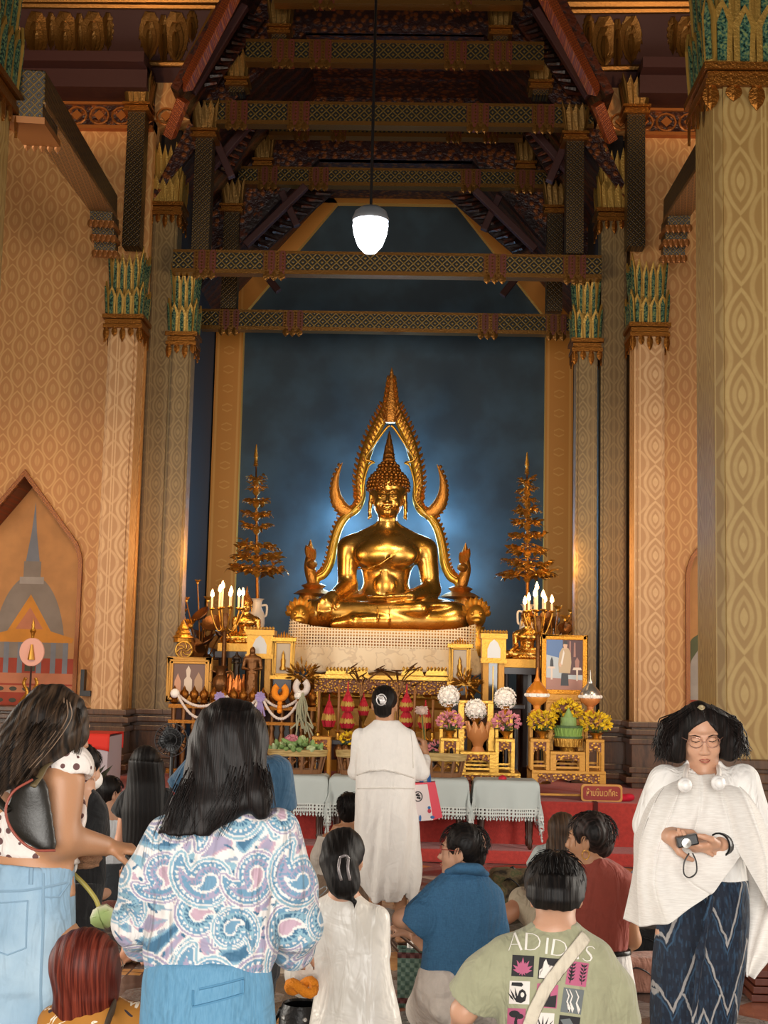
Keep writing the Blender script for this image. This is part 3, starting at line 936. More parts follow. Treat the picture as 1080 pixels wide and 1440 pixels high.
# ================================================================== the seated gilded statue and its halo
M_bud = mat('polished statue gold', fn=lambda g: {'color': g.mix(g.noise(5, 4).step(.35, .7), 'b98636', 'd3a458'), 'rough': g.noise(7, 3) * .15 + .2, 'metal': 0.93})
SB = Vector((0.0, 16.85, 2.2)); U = 1 / 113.0
def seated_statue():
    s = SDF((-118, -75, -4), (118, 42, 246), 2.2, fx=[(-32, 32, 1.1)], fy=[(-40, 25, 1.5)], fz=[(150, 236, 1.0)])
    C = s.cap
    Yf = ((0, 1, 0), .72)
    # lap
    C((-34, -2, 26), (-98, -28, 20), 27, 20, 10); C((34, -2, 26), (98, -28, 20), 27, 20, 10)
    C((104, -30, 15), (-40, -56, 9), 17, 10, 6); C((-40, -56, 9), (-70, -50, 5), 9, 5, 5)
    C((-103, -30, 20), (50, -50, 28), 18, 11, 5)
    C((46, -48, 32), (88, -36, 36), 9, 6, 5, flat=((0, 0, 1), .7))
    s.ell((0, -2, 30), (50, 32, 24), k=10)
    # trunk
    C((0, 0, 42), (0, 0, 66), 31, 26, 12, flat=Yf); C((0, 0, 66), (0, -2, 104), 26, 41, 14, flat=Yf)
    s.ell((0, -3, 108), (45, 28, 25), k=10)
    C((-49, 0, 116), (49, 0, 116), 17, 17, 8); C((0, 0, 148), (-42, 2, 124), 9, 11, 9); C((0, 0, 148), (42, 2, 124), 9, 11, 9)
    for sg in (-1, 1): s.ell((sg * 22, -24, 104), (21, 9, 15), k=9)
    s.ell((0, -23, 62), (13, 6, 12), k=8)
    # arms
    C((-55, 0, 115), (-55, -2, 62), 15.5, 13, 4); C((-53, -2, 62), (-72, -46, 41), 13, 8.5, 6)
    C((-72, -46, 42), (-82, -57, 33), 9, 10, 4, flat=((.3, .8, .3), .6))
    for i, (l, x) in enumerate(((13, -90), (15, -84.5), (14, -79), (11, -74))):
        C((x + 1, -59, 33), (x, -61 - i * .3, 26 - .3 * l), 3.2, 2.9, 1.2); C((x, -61 - i * .3, 26 - .3 * l), (x - .4, -59, 29 - 1.35 * l), 2.9, 2.0, 1)
    C((-70, -52, 38), (-67, -57, 25), 3.4, 2.4, 2)
    C((56, 0, 115), (63, -4, 58), 15.5, 13, 4); C((64, -4, 58), (34, -42, 47), 13, 8, 6)
    C((34, -43, 46), (8, -50, 44), 8.5, 9, 4, flat=((0, .2, 1), .55))
    for i in range(4): C((10, -43 - i * 4.6, 44.5), (-26 + i * 1.5 + abs(i - 1.2) * 3, -45 - i * 4.0, 43.5), 3.0, 2.2, 1.2)
    C((20, -43, 47), (2, -46, 50), 3, 2.2, 2)
    # neck and head
    C((0, 0, 142), (0, -2, 166), 13.5, 12, 7)
    for z in (150, 155, 160): C((-9, -10, z), (9, -10, z), 3.4, 3.4, 2)
    s.ell((0, -2, 188), (22, 24, 28), k=5); s.ell((0, -8, 173), (16.5, 16.5, 15), k=8); s.ell((0, -20.5, 163.5), (6, 4, 4), k=4)
    for sg in (-1, 1):
        s.ell((sg * 11, -19, 177), (7, 6, 7), k=5)
        s.path([(sg * 2.5, -26.5, 190.5), (sg * 7, -26, 194), (sg * 12, -23, 194.5), (sg * 17, -17, 191)], [1.3, 1.4, 1.3, .8], 1.6)
        s.ell((sg * 9.2, -22, 187.2), (6, 4, 3.6), k=1.5)
        s.path([(sg * 4.2, -25.6, 186), (sg * 9, -26.2, 184.6), (sg * 14.5, -22.5, 186.6)], [.6, .9, .6], .4, mode='cut')
        s.path([(sg * 3.4, -26.4, 187.6), (sg * 9, -26.8, 186.2), (sg * 15, -22.5, 188.4)], [.7, .9, .6], .5)
        # long ears
        s.ell((sg * 24.5, 2, 188), (3.2, 7, 11), k=2); s.path([(sg * 24.5, 1, 181), (sg * 25.5, 0, 168), (sg * 25, -1, 160), (sg * 27, -2, 156)], [3.6, 2.6, 2.6, 1.2], 2)
        s.ell((sg * 27.4, 0, 189), (1.6, 3.5, 6), k=.8, mode='cut')
    s.path([(0, -26, 191), (0, -29, 183), (0, -31, 178.2)], [2.0, 2.5, 3.3], 2)
    for sg in (-1, 1): s.ell((sg * 3.6, -27.8, 177.5), (2.6, 2.8, 2.2), k=1.2)
    s.path([(-8.5, -24, 171.6), (-4, -27.2, 171.6), (0, -27.6, 170.8), (4, -27.2, 171.6), (8.5, -24, 171.6)], [.8, 1.7, 1.7, 1.7, .8], 1)
    s.path([(-6, -25.6, 168.2), (0, -27.4, 167.4), (6, -25.6, 168.2)], [1, 2.1, 1], 1)
    s.path([(-9, -25.4, 169.9), (0, -29.4, 169.2), (9, -25.4, 169.9)], [.4, .5, .4], .4, mode='cut')
    # hair dome
    s.ell((0, 2, 203), (28.5, 27, 24), k=1.5); s.ell((0, 2, 224), (15, 15, 14), k=5)
    # robe edges
    s.path([(44, -14, 126), (26, -30, 116), (6, -35, 100), (-8, -36, 90), (-24, -30, 84), (-40, -16, 84)], [1.8] * 6, 1.2)
    s.rbox((-2, -23.5, 72), (4, 2.5, 8), 1.0, k=2)
    for x in (-10, 6): s.path([(x, -60, 30), (x + 2, -64, 14), (x + 1, -60, 6)], [1.3] * 3, 1)
    s.plane((0, 0, 0), (0, 0, -1))
    return s
st = thing('statue', 'large gilded seated statue with one hand over its knee, on the lace-draped pedestal', 'statue', SB)
seated_statue().build('body', M_bud, st, post=lambda V: V * U, relax=1)
cu = MB()
for ring in range(9):
    t = R(8 + ring * 11.5); z = 203 + 25.5 * math.cos(t); r = 29 * math.sin(t); n = max(5, int(2 * PI * r / 6.4))
    for k in range(n):
        a = 2 * PI * (k + ring * .5) / n
        p = (r * math.cos(a), 2 + .95 * r * math.sin(a), z)
        if p[1] < -8 and z < 199 + 3 * math.cos(a * 1): continue
        if abs(p[0]) > 20 and z < 196: continue
        cu.ball(Vector(p) * U, 3.1 * U, 8, 5)
for ring in range(4):
    t = R(12 + ring * 24); z = 226 + 14 * math.cos(t); r = 15.5 * math.sin(t); n = max(4, int(2 * PI * r / 6))
    for k in range(n):
        a = 2 * PI * (k + ring * .5) / n; cu.ball(Vector((r * math.cos(a), 2 + r * math.sin(a), z)) * U, 2.8 * U, 8, 5)
cu.build('hair_curls', M_goldd, st, smooth=True)
fi = MB(); prof = []
for i in range(15):
    t = i / 14; prof.append(((9.5 * (1 - t) ** .8 + .4) * (1 + .10 * (-1) ** i) * U, (236 + 48 * t) * U))
fi.lathe(prof, 12, c=(0, 2 * U, 0))
for k in range(8):
    a = 2 * PI * k / 8
    fi.leaf(Vector((8.5 * math.cos(a), 2 + 8.5 * math.sin(a), 237)) * U, Vector((4.5 * math.cos(a), 2 + 4.5 * math.sin(a), 264)) * U, 6 * U, (math.cos(a), math.sin(a), 0), .01)
fi.build('flame_finial', M_goldd, st, smooth=AS)

YH = 17.35
def zh(zx, zy): return P(380 + zx / 3.1765, 500 + zy / 3.1765, YH)
ZU = (zh(600, 500) - zh(500, 500)).length / 100
halo = thing('halo_arch', 'tall gilded flame arch with curling serpent ends behind the seated statue', 'arch', (0, YH, 2.3))
CXH = lambda zy: 522 + 18 * (1050 - zy) / 1000
def hp(sg, zx, zy, dy=0):
    """right-side zoom coordinate, mirrored for the left"""
    v = zh(zx, zy); c = zh(CXH(zy), zy)
    return Vector((sg * (v.x - c.x) , YH + dy, v.z))
M_halo = mat('halo gold', 'd9a03c', .3, .85, bump=.35, bscale=45)
M_halor = mat('halo relief gold', 'c07f35', .38, .8, bump=.9, bscale=42)
for sg in (-1, 1):
    b = MB()
    pts = [(846, 1040), (835, 1008), (805, 985), (780, 930), (768, 850), (748, 775), (716, 722), (674, 692), (654, 640), (660, 570), (650, 490), (626, 400), (596, 325), (566, 262), (544, 200)]
    rad = [15, 18, 20, 21, 20, 20, 20, 19, 20, 23, 25, 27, 27, 25, 18]
    w = bez([hp(sg, *p) for p in pts], 6)
    rr = [r * ZU for r in np.interp(np.linspace(0, len(pts) - 1, len(w)), range(len(pts)), rad)]
    b.tube(w, rr, 12, flat=.62, up=(0, 1, 0))
    b.tube(bez([hp(sg, *p, -.10) for p in [(838, 1000), (800, 970), (775, 900), (760, 820), (735, 752), (690, 706), (648, 650), (640, 560), (622, 500), (598, 484)]], 5), 5 * ZU, 6)
    b.tube(bez([hp(sg, *p, -.10) for p in [(602, 484), (640, 470), (612, 420), (580, 370), (552, 330), (538, 318)]], 5), 6 * ZU, 6)
    adopt(b.build('serpent_body', M_halo, halo, smooth=True), halo)
    t = MB()
    N = 46
    for i in range(N):
        f = .04 + .92 * i / (N - 1); q = f * (len(w) - 1); k = int(q)
        p = w[k].lerp(w[min(k + 1, len(w) - 1)], q - k); d = (w[min(k + 1, len(w) - 1)] - w[k]).normalized()
        nrm = Vector((d.z, 0, -d.x)); 
        if nrm.x * sg < 0 and abs(nrm.x) > .05: nrm = -nrm
        if abs(nrm.x) <= .05: nrm = Vector((0, 0, -1))
        up_ = .7 if f > .5 else .35
        L = (34 if f > .55 else 20) * ZU
        a = p + nrm * rr[k] * .65; dirn = (nrm * .75 + Vector((0, 0, up_))).normalized()
        t.leaf(a, a + dirn * L, 15 * ZU, (0, -1, 0), .022, bend=.0)
        if f > .52:
            c0 = p + nrm * rr[k] * .5; t.tube([c0 + Vector((0, -.07, 0)), c0 - nrm * rr[k] * .7 + Vector((0, -.09, -.07))], [.02, .008], 5)
    adopt(t.build('flame_teeth', M_halor, halo), halo)
    h = MB()
    hp_ = bez([hp(sg, *p) for p in [(688, 712), (725, 698), (757, 662), (772, 610), (768, 550), (744, 486)]], 6)
    h.tube(hp_, [r * ZU for r in np.interp(np.linspace(0, 5, len(hp_)), range(6), [24, 30, 30, 22, 13, 1.5])], 10, flat=.5, up=(0, 1, 0))
    for i in range(4, len(hp_) - 2, 2):
        d = (hp_[i + 1] - hp_[i - 1]).normalized(); n_ = Vector((d.z, 0, -d.x)); n_ = n_ if n_.x * sg > 0 else -n_
        h.leaf(hp_[i] + n_ * .03, hp_[i] + n_ * (.14 - .004 * i) + d * .05, .05, (0, -1, 0), .015)
    adopt(h.build('horn', M_halor, halo, smooth=AS), halo)
    n = MB()
    n.tube(bez([hp(sg, *p) for p in [(846, 1052), (858, 1015), (872, 960), (870, 915), (872, 875), (873, 836)]], 5), [r * ZU for r in np.interp(np.linspace(0, 5, 26), range(6), [16, 26, 25, 22, 15, 1.5])], 10, flat=.8, up=(0, 1, 0))
    for k in range(7):
        a = hp(sg, 852 + 5 * k, 935 - 3 * k, -.1); n.leaf(a, a + Vector((sg * .006 * (k - 3) + .0, -.02, .16)), .05, (0, -1, 0), .014)
    n.ball(hp(sg, 858, 950, -.12), (.07, .09, .06)); n.leaf(hp(sg, 835, 1000), hp(sg, 825, 968), .07, (0, -1, 0), .02)
    n.lathe([(.10, 0), (.26, .03), (.2, .07), (.12, .1), (.16, .14), (.1, .17)], 14, c=hp(sg, 850, 1090))
    n.lathe([(.12, 0), (.14, .2), (.1, .3)], 12, c=hp(sg, 868, 1170)) 
    adopt(n.build('serpent_head', M_halor, halo, smooth=AS), halo)
sp = MB()
c = hp(1, CXH(300), 300); top = hp(1, CXH(52), 52); H = top.z - c.z
prof = [(30, 0), (36, .12), (33, .3), (27, .45), (20, .62), (13, .8), (5, .95), (.5, 1)]
M_ = Matrix.Diagonal(Vector((1, .5, 1))).to_4x4()
pr = []
for i in range(29):
    t = i / 28; r = np.interp(t, [p[1] for p in prof], [p[0] for p in prof]); pr.append((r * ZU * (1 + .07 * (-1) ** i), H * t))
sp.lathe(pr, 14, c=(0, YH, c.z), M=M_)
for k in range(9):
    for s2 in (-1, 1):
        t = k / 9; r_ = np.interp(t * .8, [p[1] for p in prof], [p[0] for p in prof]) * ZU
        sp.leaf((s2 * r_ * .75, YH - .05, c.z + H * t * .8), (s2 * r_ * .95, YH - .06, c.z + H * (t * .8 + .13)), .055, (0, -1, 0), .02)
adopt(sp.build('spire', M_halor, halo, smooth=AS), halo)

# pedestal, guardian heads and the lace drape
ped = thing('pedestal', 'tiered gilded lotus pedestal under the seated statue, hung with white lace', 'pedestal', (0, 16.75, DZ))
def ring_prof(mb, prof, rx, ry, cy, n=40):
    vs = []; fs = []
    for (d, z) in prof:
        for k in range(n):
            a = 2 * PI * k / n; ca, sa = math.cos(a), math.sin(a)
            ex = .55
            vs.append((math.copysign(abs(ca) ** ex, ca) * (rx + d), cy + math.copysign(abs(sa) ** ex, sa) * (ry + d), z))
    for i in range(len(prof) - 1):
        for k in range(n): fs.append((i * n + k, i * n + (k + 1) % n, (i + 1) * n + (k + 1) % n, (i + 1) * n + k))
    fs.append(list(range(n))[::-1]); fs.append([(len(prof) - 1) * n + k for k in range(n)])
    mb.add(vs, fs)
b = MB(); ring_prof(b, [(.10, DZ), (.10, 1.0), (.02, 1.05), (.02, 1.25), (.12, 1.28), (.14, 1.36), (.0, 1.4), (-.08, 1.55), (-.08, 1.68), (.0, 1.75), (.06, 1.85), (.06, 1.95), (-.05, 2.02), (.04, 2.1), (.04, 2.19), (-.1, 2.195)], 1.02, .62, 16.72)
adopt(b.build('base', M_goldp, ped, smooth=AS), ped)
b = MB()
for row, (z0, z1, n, d0, d1) in enumerate(((1.4, 1.62, 34, .06, .16), (1.98, 1.8, 34, .1, .16))):
    for k in range(n):
        a = 2 * PI * k / n; ca, sa = math.cos(a), math.sin(a); f = lambda c_, r_: math.copysign(abs(c_) ** .55, c_) * r_
        b.leaf((f(ca, 1.02 + d0), 16.72 + f(sa, .62 + d0), z0), (f(ca, 1.02 + d1), 16.72 + f(sa, .62 + d1), z1), .18, (ca, sa, 0), .02)
b.m and ring_prof(b, [(.05, 1.38), (.05, 1.42)], 1.02, .62, 16.72); ring_prof(b, [(.05, 1.78), (.09, 1.99)], 1.02, .62, 16.72)
adopt(b.build('lotus_petals', M_gold, ped), ped)
for sg, px in ((-1, 421), (1, 669)):
    p = P(px, 893, 16.3); g_ = MB()
    Mg = Matrix.Translation(p)
    g_.ball((0, 0, .22), (.12, .13, .15), 12, 8); g_.ball((0, -.11, .17), (.07, .07, .05)); g_.lathe([(.12, -.25), (.15, -.1), (.09, .02), (.11, .1)], 12)
    for k in range(9):
        a = PI * k / 8; g_.leaf((.11 * math.cos(a), 0, .24 + .1 * math.sin(a)), (.18 * math.cos(a), 0, .28 + .19 * math.sin(a)), .07, (0, -1, 0), .02)
    for s2 in (-1, 1): g_.ball((s2 * .05, -.11, .25), .025)
    g_.v = [tuple(Mg @ Vector(v)) for v in g_.v]; adopt(g_.build('guardian_head', M_gold, ped, smooth=AS), ped)
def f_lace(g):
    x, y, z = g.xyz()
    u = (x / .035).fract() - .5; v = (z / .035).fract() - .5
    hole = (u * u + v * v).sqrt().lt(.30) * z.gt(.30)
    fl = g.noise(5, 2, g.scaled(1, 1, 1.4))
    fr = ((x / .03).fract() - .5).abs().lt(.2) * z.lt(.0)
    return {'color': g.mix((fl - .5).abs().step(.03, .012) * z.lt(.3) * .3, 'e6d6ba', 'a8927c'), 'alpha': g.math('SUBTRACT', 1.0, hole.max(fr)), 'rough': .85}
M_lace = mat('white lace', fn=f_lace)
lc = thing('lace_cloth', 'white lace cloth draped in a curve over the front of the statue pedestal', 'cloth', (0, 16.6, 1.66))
def sheet(name, fn, nu, nv, m, parent, th=.004, smooth=True, label=None):
    vs = [Vector(fn(i / nu, j / nv)) for j in range(nv + 1) for i in range(nu + 1)]
    fs = [(j * (nu + 1) + i, j * (nu + 1) + i + 1, (j + 1) * (nu + 1) + i + 1, (j + 1) * (nu + 1) + i) for j in range(nv) for i in range(nu)]
    mb = MB().add(vs, fs); o = mb.build(name, m, parent, smooth=smooth, label=label)
    if th:
        md = o.modifiers.new('thick', 'SOLIDIFY'); md.thickness = th; md.offset = 0
    return o
def lacef(u, v):
    a = (u - .5) * 2
    th = a * R(82)
    x = 1.15 * math.sin(th) * (1.0 + .05 * (1 - v)); y = -.86 * math.cos(th) ** .7 * 1.0 if True else 0
    zt = .50 + .16 * abs(a) ** 2.2 ; zb = .02 + .02 * math.sin(u * 40) 
    y -= .02 * math.sin(u * 60 + 3 * v) * (1 - v)
    return (x, y - .02, zb + (zt - zb) * v)
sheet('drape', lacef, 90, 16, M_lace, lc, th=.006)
# ================================================================== altar furniture
M_wood = mat('dark turned wood', '3a1d10', .4, bump=.2, bscale=40)
M_lacq = mat('black red lacquer', '1c0b08', .3)
M_white = mat('white petal', 'efe9e2', .8)
M_pink = mat('pink petal', 'd98a98', .8, var=.2)
M_yel = mat('yellow petal', 'e8c21c', .75, var=.2)
M_green = mat('lotus green', '7d9a5a', .6, var=.25)
M_leafg = mat('dark leaf', '3f5a2c', .6)
M_redf = mat('red folded leaf', 'b5162c', .7, var=.15)
M_orange = mat('marigold orange', 'ea8a12', .8, bump=1, bscale=120)
M_porc = mat('pale porcelain', 'cdbfae', .3)
M_purp = mat('purple ribbon', '8f7fae', .7)
M_bronze = mat('aged bronze', '6e4826', .4, .7, bump=.4, bscale=40)
M_silver = mat('silver', 'b9b6b0', .3, .85)
M_bamboo = mat('bamboo', fn=lambda g: {'color': g.mix(g.noise(9, 3, g.scaled(1, 1, 12)).step(.35, .65), '8f7440', 'b89c62')}, rough=.6)
M_bamb2 = mat('brown bamboo', '7a4f2a', .55)
def f_aprn(g):
    v = g.voro(38).outputs['Distance']; t = E(g, v)
    return {'color': g.mix(t.step(.25, .5), 'd39a34', '6a3410'), 'rough': .4, 'metal': t.step(.5, .25) * .6, 'height': t * -1.0}
M_apron = mat('pierced gilt apron', fn=f_aprn, bump=.6)
M_bright = mat('shiny gilt', 'c09442', .34, .8, bump=.3, bscale=40)
M_cloth = mat('white table cloth', 'b4bbb8', .9, bump=.3, bscale=300)
def f_hem(g):
    x, y, z = g.xyz()
    u = ((x + y) / .022).fract() - .5; v = (z / .022).fract() - .5
    h = (u * u + v * v).sqrt().lt(.27)
    return {'color': 'x', 'alpha': g.math('SUBTRACT', 1.0, h)}
def f_lbord(g):
    x, y, z = g.xyz()
    u = ((x + y) / .024).fract() - .5; v = (z / .03).fract() - .5
    h = (u * u + v * v).sqrt().lt(.3)
    return {'color': g.mix(h, 'c4c8c4', 'c4c8c4'), 'alpha': g.math('SUBTRACT', 1.0, h), 'rough': .9}
M_lbord = mat('lace border', fn=f_lbord)

def mini_table(label, px0, px1, pt, pb, y, dep, m=None, ma=None, group=None, name='altar_table', zb=None):
    m = m or M_goldp; pm = (px0 + px1) / 2
    x0, x1 = X(px0, pt, y), X(px1, pt, y); z1 = Z(pm, pt, y); z0 = Z(pm, pb, y) if zb is None else zb
    cx = (x0 + x1) / 2; hx = (x1 - x0) / 2; h = z1 - z0
    t = thing(name, label, 'table', (cx, y + dep / 2, z0), group=group)
    lw = min(.028, hx * .17)
    MB().box(-hx, hx, -dep / 2, dep / 2, h - .03, h).build('tabletop', m, t, bevel=.004)
    for sx_ in (-1, 1):
        for sy_ in (-1, 1):
            l = MB(); cx_, cy_ = sx_ * (hx - lw), sy_ * (dep / 2 - lw)
            l.box(cx_ - lw, cx_ + lw, cy_ - lw, cy_ + lw, 0, h - .03); l.build('leg', m, t)
    ah = min(.12, h * .38)
    a = MB(); n = 12
    poly = [(-hx + lw * 2, h - .03), (hx - lw * 2, h - .03)]
    for i in range(n + 1):
        u = 1 - 2 * i / n; poly.append(((hx - lw * 2) * u, h - .03 - ah * (.55 + .45 * abs(u) ** 2 + .12 * math.cos(u * 12))))
    a.prism(poly, -dep / 2 + .004, -dep / 2 + .02); a.build('apron', ma or M_apron, t)
    s = MB(); s.box(-hx + lw, hx - lw, -dep / 2 + .01, -dep / 2 + .03, h * .1, h * .1 + .02); s.build('stretcher', m, t)
    return t
YR = 13.35
ZB1 = Z(800, 1084, 13.2); ZB2 = Z(670, 1086, 13.2)
mini_table('wide gold painted bench with carved apron under the yellow flower stands', 748, 852, 1084, 1121, 13.2, .62, zb=DZ)
for lab, a, b, c, d, y in (
    ('left lower gold table of the portrait group, behind the wide bench front', 746, 773, 1039, 1084, 13.3),
    ('left upper gold table of the portrait group, carrying the orange urn', 745, 771, 1003, 1039, 13.55),
    ('lowest middle gold table under the green tiered offering', 774, 823, 1057, 1084, 13.3),
    ('middle gold table with the yellow flowers of the portrait group', 770, 821, 1022, 1057, 13.6),
    ('top gold table directly under the portrait', 768, 818, 985, 1022, 13.66),
    ('right lower gold table of the portrait group', 824, 850, 1040, 1084, 13.3),
    ('right upper gold table of the portrait group, carrying the silver urn', 823, 846, 1004, 1040, 13.55)):
    low = c >= 1036; mini_table(lab, a, b, c, d, 13.22 if low else 13.43 if 'top ' not in lab else 13.61, .2 if low else .17, zb=ZB1)
mini_table('low gilt bench under the white and pink flower stands', 606, 732, 1086, 1112, 13.2, .62, M_bright, zb=DZ)
for lab, a, b, c, d, y in (
    ('left lower shiny gilt table of the white flower group', 620, 646, 1038, 1086, 13.35),
    ('left upper shiny gilt table behind the left pink flowers', 619, 643, 1002, 1038, 13.6),
    ('lowest middle shiny gilt table under the clay pot', 647, 697, 1057, 1086, 13.35),
    ('middle shiny gilt table arching over the clay pot', 645, 695, 1021, 1057, 13.62),
    ('top shiny gilt table behind the middle white flower ball', 645, 694, 985, 1021, 13.66),
    ('right lower shiny gilt table of the white flower group', 697, 724, 1039, 1086, 13.35),
    ('right upper shiny gilt table behind the right pink flowers', 697, 721, 1004, 1039, 13.6)):
    low = c >= 1036; mini_table(lab, a, b, c, d, 13.22 if low else 13.43 if 'top ' not in lab else 13.61, .2 if low else .17, M_bright, zb=ZB2)

def flowers(label, px, py, r, y, m, n=30, vase=None, base=None, ball=False, group=None, seed=1):
    rr = random.Random(seed * 31 + int(px)); p = P(px, py, y); R_ = r * (p - CAM).length / F_PX
    t = thing('flower_arrangement', label, 'flowers', (p.x, p.y, p.z - R_ * 1.6 if base is None else Z(px, base, y - .1)), group=group)
    f = MB(); c = Vector((0, 0, p.z - t.location.z)); kz = max(.3, (c.z - R_ * .7) / (R_ * .8))
    if ball: f.ball(c, R_ * .86, 16, 10)
    for k in range(n):
        zt = 1 - (k + .5) / n * (2 if ball else 1.5); a = k * 2.4
        q = math.sqrt(max(0, 1 - zt * zt)); d = Vector((q * math.cos(a), q * math.sin(a), zt * (1 if ball else .8)))
        o = c + d * R_ * (.82 + .2 * rr.random())
        s = R_ * (.26 if ball else .3)
        if ball:
            for j in range(5):
                b_ = 2 * PI * j / 5; e = d.orthogonal().normalized(); e2 = d.cross(e)
                f.leaf(o - d * s * .3, o + (e * math.cos(b_) + e2 * math.sin(b_)) * s * .9 + d * s * .35, s * .9, d, .004, seg=3)
        else:
            for j in range(4):
                dd = (d + Vector((rr.uniform(-.7, .7), rr.uniform(-.7, .7), rr.uniform(-.5, .7)))).normalized()
                f.leaf(o, o + dd * s * 1.5, s * .8, d, .004, bend=.1, seg=3)
    f.build('blossoms', m, t)
    g_ = MB()
    for k in range(12):
        a = k * 2.4; d = Vector((math.cos(a), math.sin(a), -.25))
        g_.leaf(c - Vector((0, 0, R_ * .5)), c + d * R_ * 1.0 - Vector((0, 0, R_ * .3)), R_ * .3, (0, 0, 1), .004)
        if k % 3 == 0: g_.tube([(0, 0, R_ * .3), c + d * R_ * .6], .006, 5)
    g_.build('foliage', M_leafg, t)
    v = MB(); v.lathe([(r_, z_ * kz) for r_, z_ in ((.0, 0), (R_ * .5, 0), (R_ * .25, R_ * .15), (R_ * .3, R_ * .35), (R_ * .62, R_ * .75), (R_ * .5, R_ * .8))], 16)
    v.build('vase', vase or M_gold, t, smooth=AS)
    return t
flowers('yellow flowers on the left stand below the portrait', 763, 1016, 16, 13.32, M_yel, 34, base=1039)
flowers('yellow flowers on the middle stand right under the portrait', 797, 1000, 17, 13.51, M_yel, 34, base=1022)
flowers('yellow flowers on the right stand below the portrait', 838, 1018, 17, 13.32, M_yel, 34, base=1040)
flowers('pink flower bowl on the left gilt stand of the white group', 633, 1016, 15, 13.32, M_pink, 30, base=1038)
flowers('pink flower bowl on the right gilt stand of the white group', 712, 1016, 16, 13.32, M_pink, 30, base=1039)
flowers('white flower ball in the middle of the gilt stands', 669, 998, 15, 13.51, M_white, 46, base=1021, ball=True)
flowers('white flower ball on the left back stand', 631, 979, 15, 13.51, M_white, 46, base=1002, ball=True)
flowers('white flower ball on the right back stand, beside the clock', 710, 982, 15, 13.51, M_white, 46, base=1004, ball=True)
flowers('pink flower mound above the lotus basket', 411, 1046, 13, 12.85, M_pink, 40, ball=True)
flowers('small yellow flower bowl in front of the red folded cones', 491, 1040, 11, 13.9, M_yel, 24)
flowers('small white flowers beside the long white garland', 421, 978, 7, 14.3, M_white, 20, ball=True)
flowers('small pink flowers low behind the right basket', 615, 1052, 11, 13.8, M_pink, 20)

# clay pot, tiered offering, urns
p = P(672, 1057, 13.3)
t = thing('clay_pot', 'ribbed orange clay pot on the gilt stand among white flowers', 'pot', p)
b = MB(); b.lathe([(0, 0), (.07, 0), (.045, .05), (.06, .09), (.105, .14), (.11, .22), (.09, .24)], 18); b.build('body', mat('terracotta', 'b0703c', .5), t, smooth=AS)
b = MB()
for k in range(10):
    a = 2 * PI * k / 10; b.leaf((.09 * math.cos(a), .09 * math.sin(a), .15), (.12 * math.cos(a), .12 * math.sin(a), .29), .055, (math.cos(a), math.sin(a), 0), .01)
b.build('petal_rim', mat('terracotta pale', 'c98c58', .5), t)
p = P(799, 1057, 13.3)
t = thing('tiered_offering', 'green and gold tiered leaf offering in front of the yellow flowers', 'offering', p)
for k, (z0, z1, r0, r1, m) in enumerate(((0, .05, .07, .05, M_gold), (.05, .13, .125, .13, M_goldb), (.13, .15, .14, .14, M_leafg), (.15, .23, .12, .13, mat('light green leaf', '7fa04a', .6)), (.23, .25, .14, .14, M_leafg), (.25, .33, .08, .075, M_green), (.33, .42, .05, .005, M_green))):
    b = MB(); b.lathe([(0, z0), (r0, z0), (r1, z1), (0, z1)], 20)
    if k in (1, 3):
        for j in range(20):
            a = 2 * PI * j / 20; b.leaf((r0 * math.cos(a), r0 * math.sin(a), z0), (r1 * 1.06 * math.cos(a), r1 * 1.06 * math.sin(a), z1), .03, (math.cos(a), math.sin(a), 0), .006)
    b.build('tier', m, t)
def urn(label, px, pt, pb, y, m, m2):
    p = P(px, pb, y); h = Z(px, pt, y) - p.z
    t = thing('covered_urn', label, 'urn', p); s = h / .42
    b = MB(); b.lathe([(r * s, z * s) for r, z in ((0, 0), (.055, 0), (.06, .015), (.03, .04), (.035, .07), (.085, .11), (.1, .15), (.09, .18))], 20); b.build('bowl', m2, t, smooth=AS)
    b = MB(); b.lathe([(r * s, z * s) for r, z in ((.1, .18), (.098, .2), (.08, .23), (.045, .27), (.028, .29), (.03, .3), (.014, .33), (.008, .38), (.002, .42))], 20); b.build('lid', m, t, smooth=AS)
    b = MB(); b.lathe([(.104 * s, .15 * s), (.108 * s, .165 * s), (.104 * s, .18 * s)], 20, cap=False)
    for k in range(8): b.ball((.1 * s * math.cos(k * PI / 4), .1 * s * math.sin(k * PI / 4), .165 * s), .018 * s)
    b.build('band', M_white, t, smooth=True)
urn('orange covered urn with tall spire lid left of the portrait', 755, 938, 1003, 13.51, mat('orange enamel', 'cf7d22', .35, .2), mat('orange enamel b', 'd98d3a', .35, .2))
urn('white and orange covered urn with silver spire lid right of the portrait', 830, 942, 1004, 13.51, M_silver, mat('orange enamel c', 'd0854a', .35, .2))

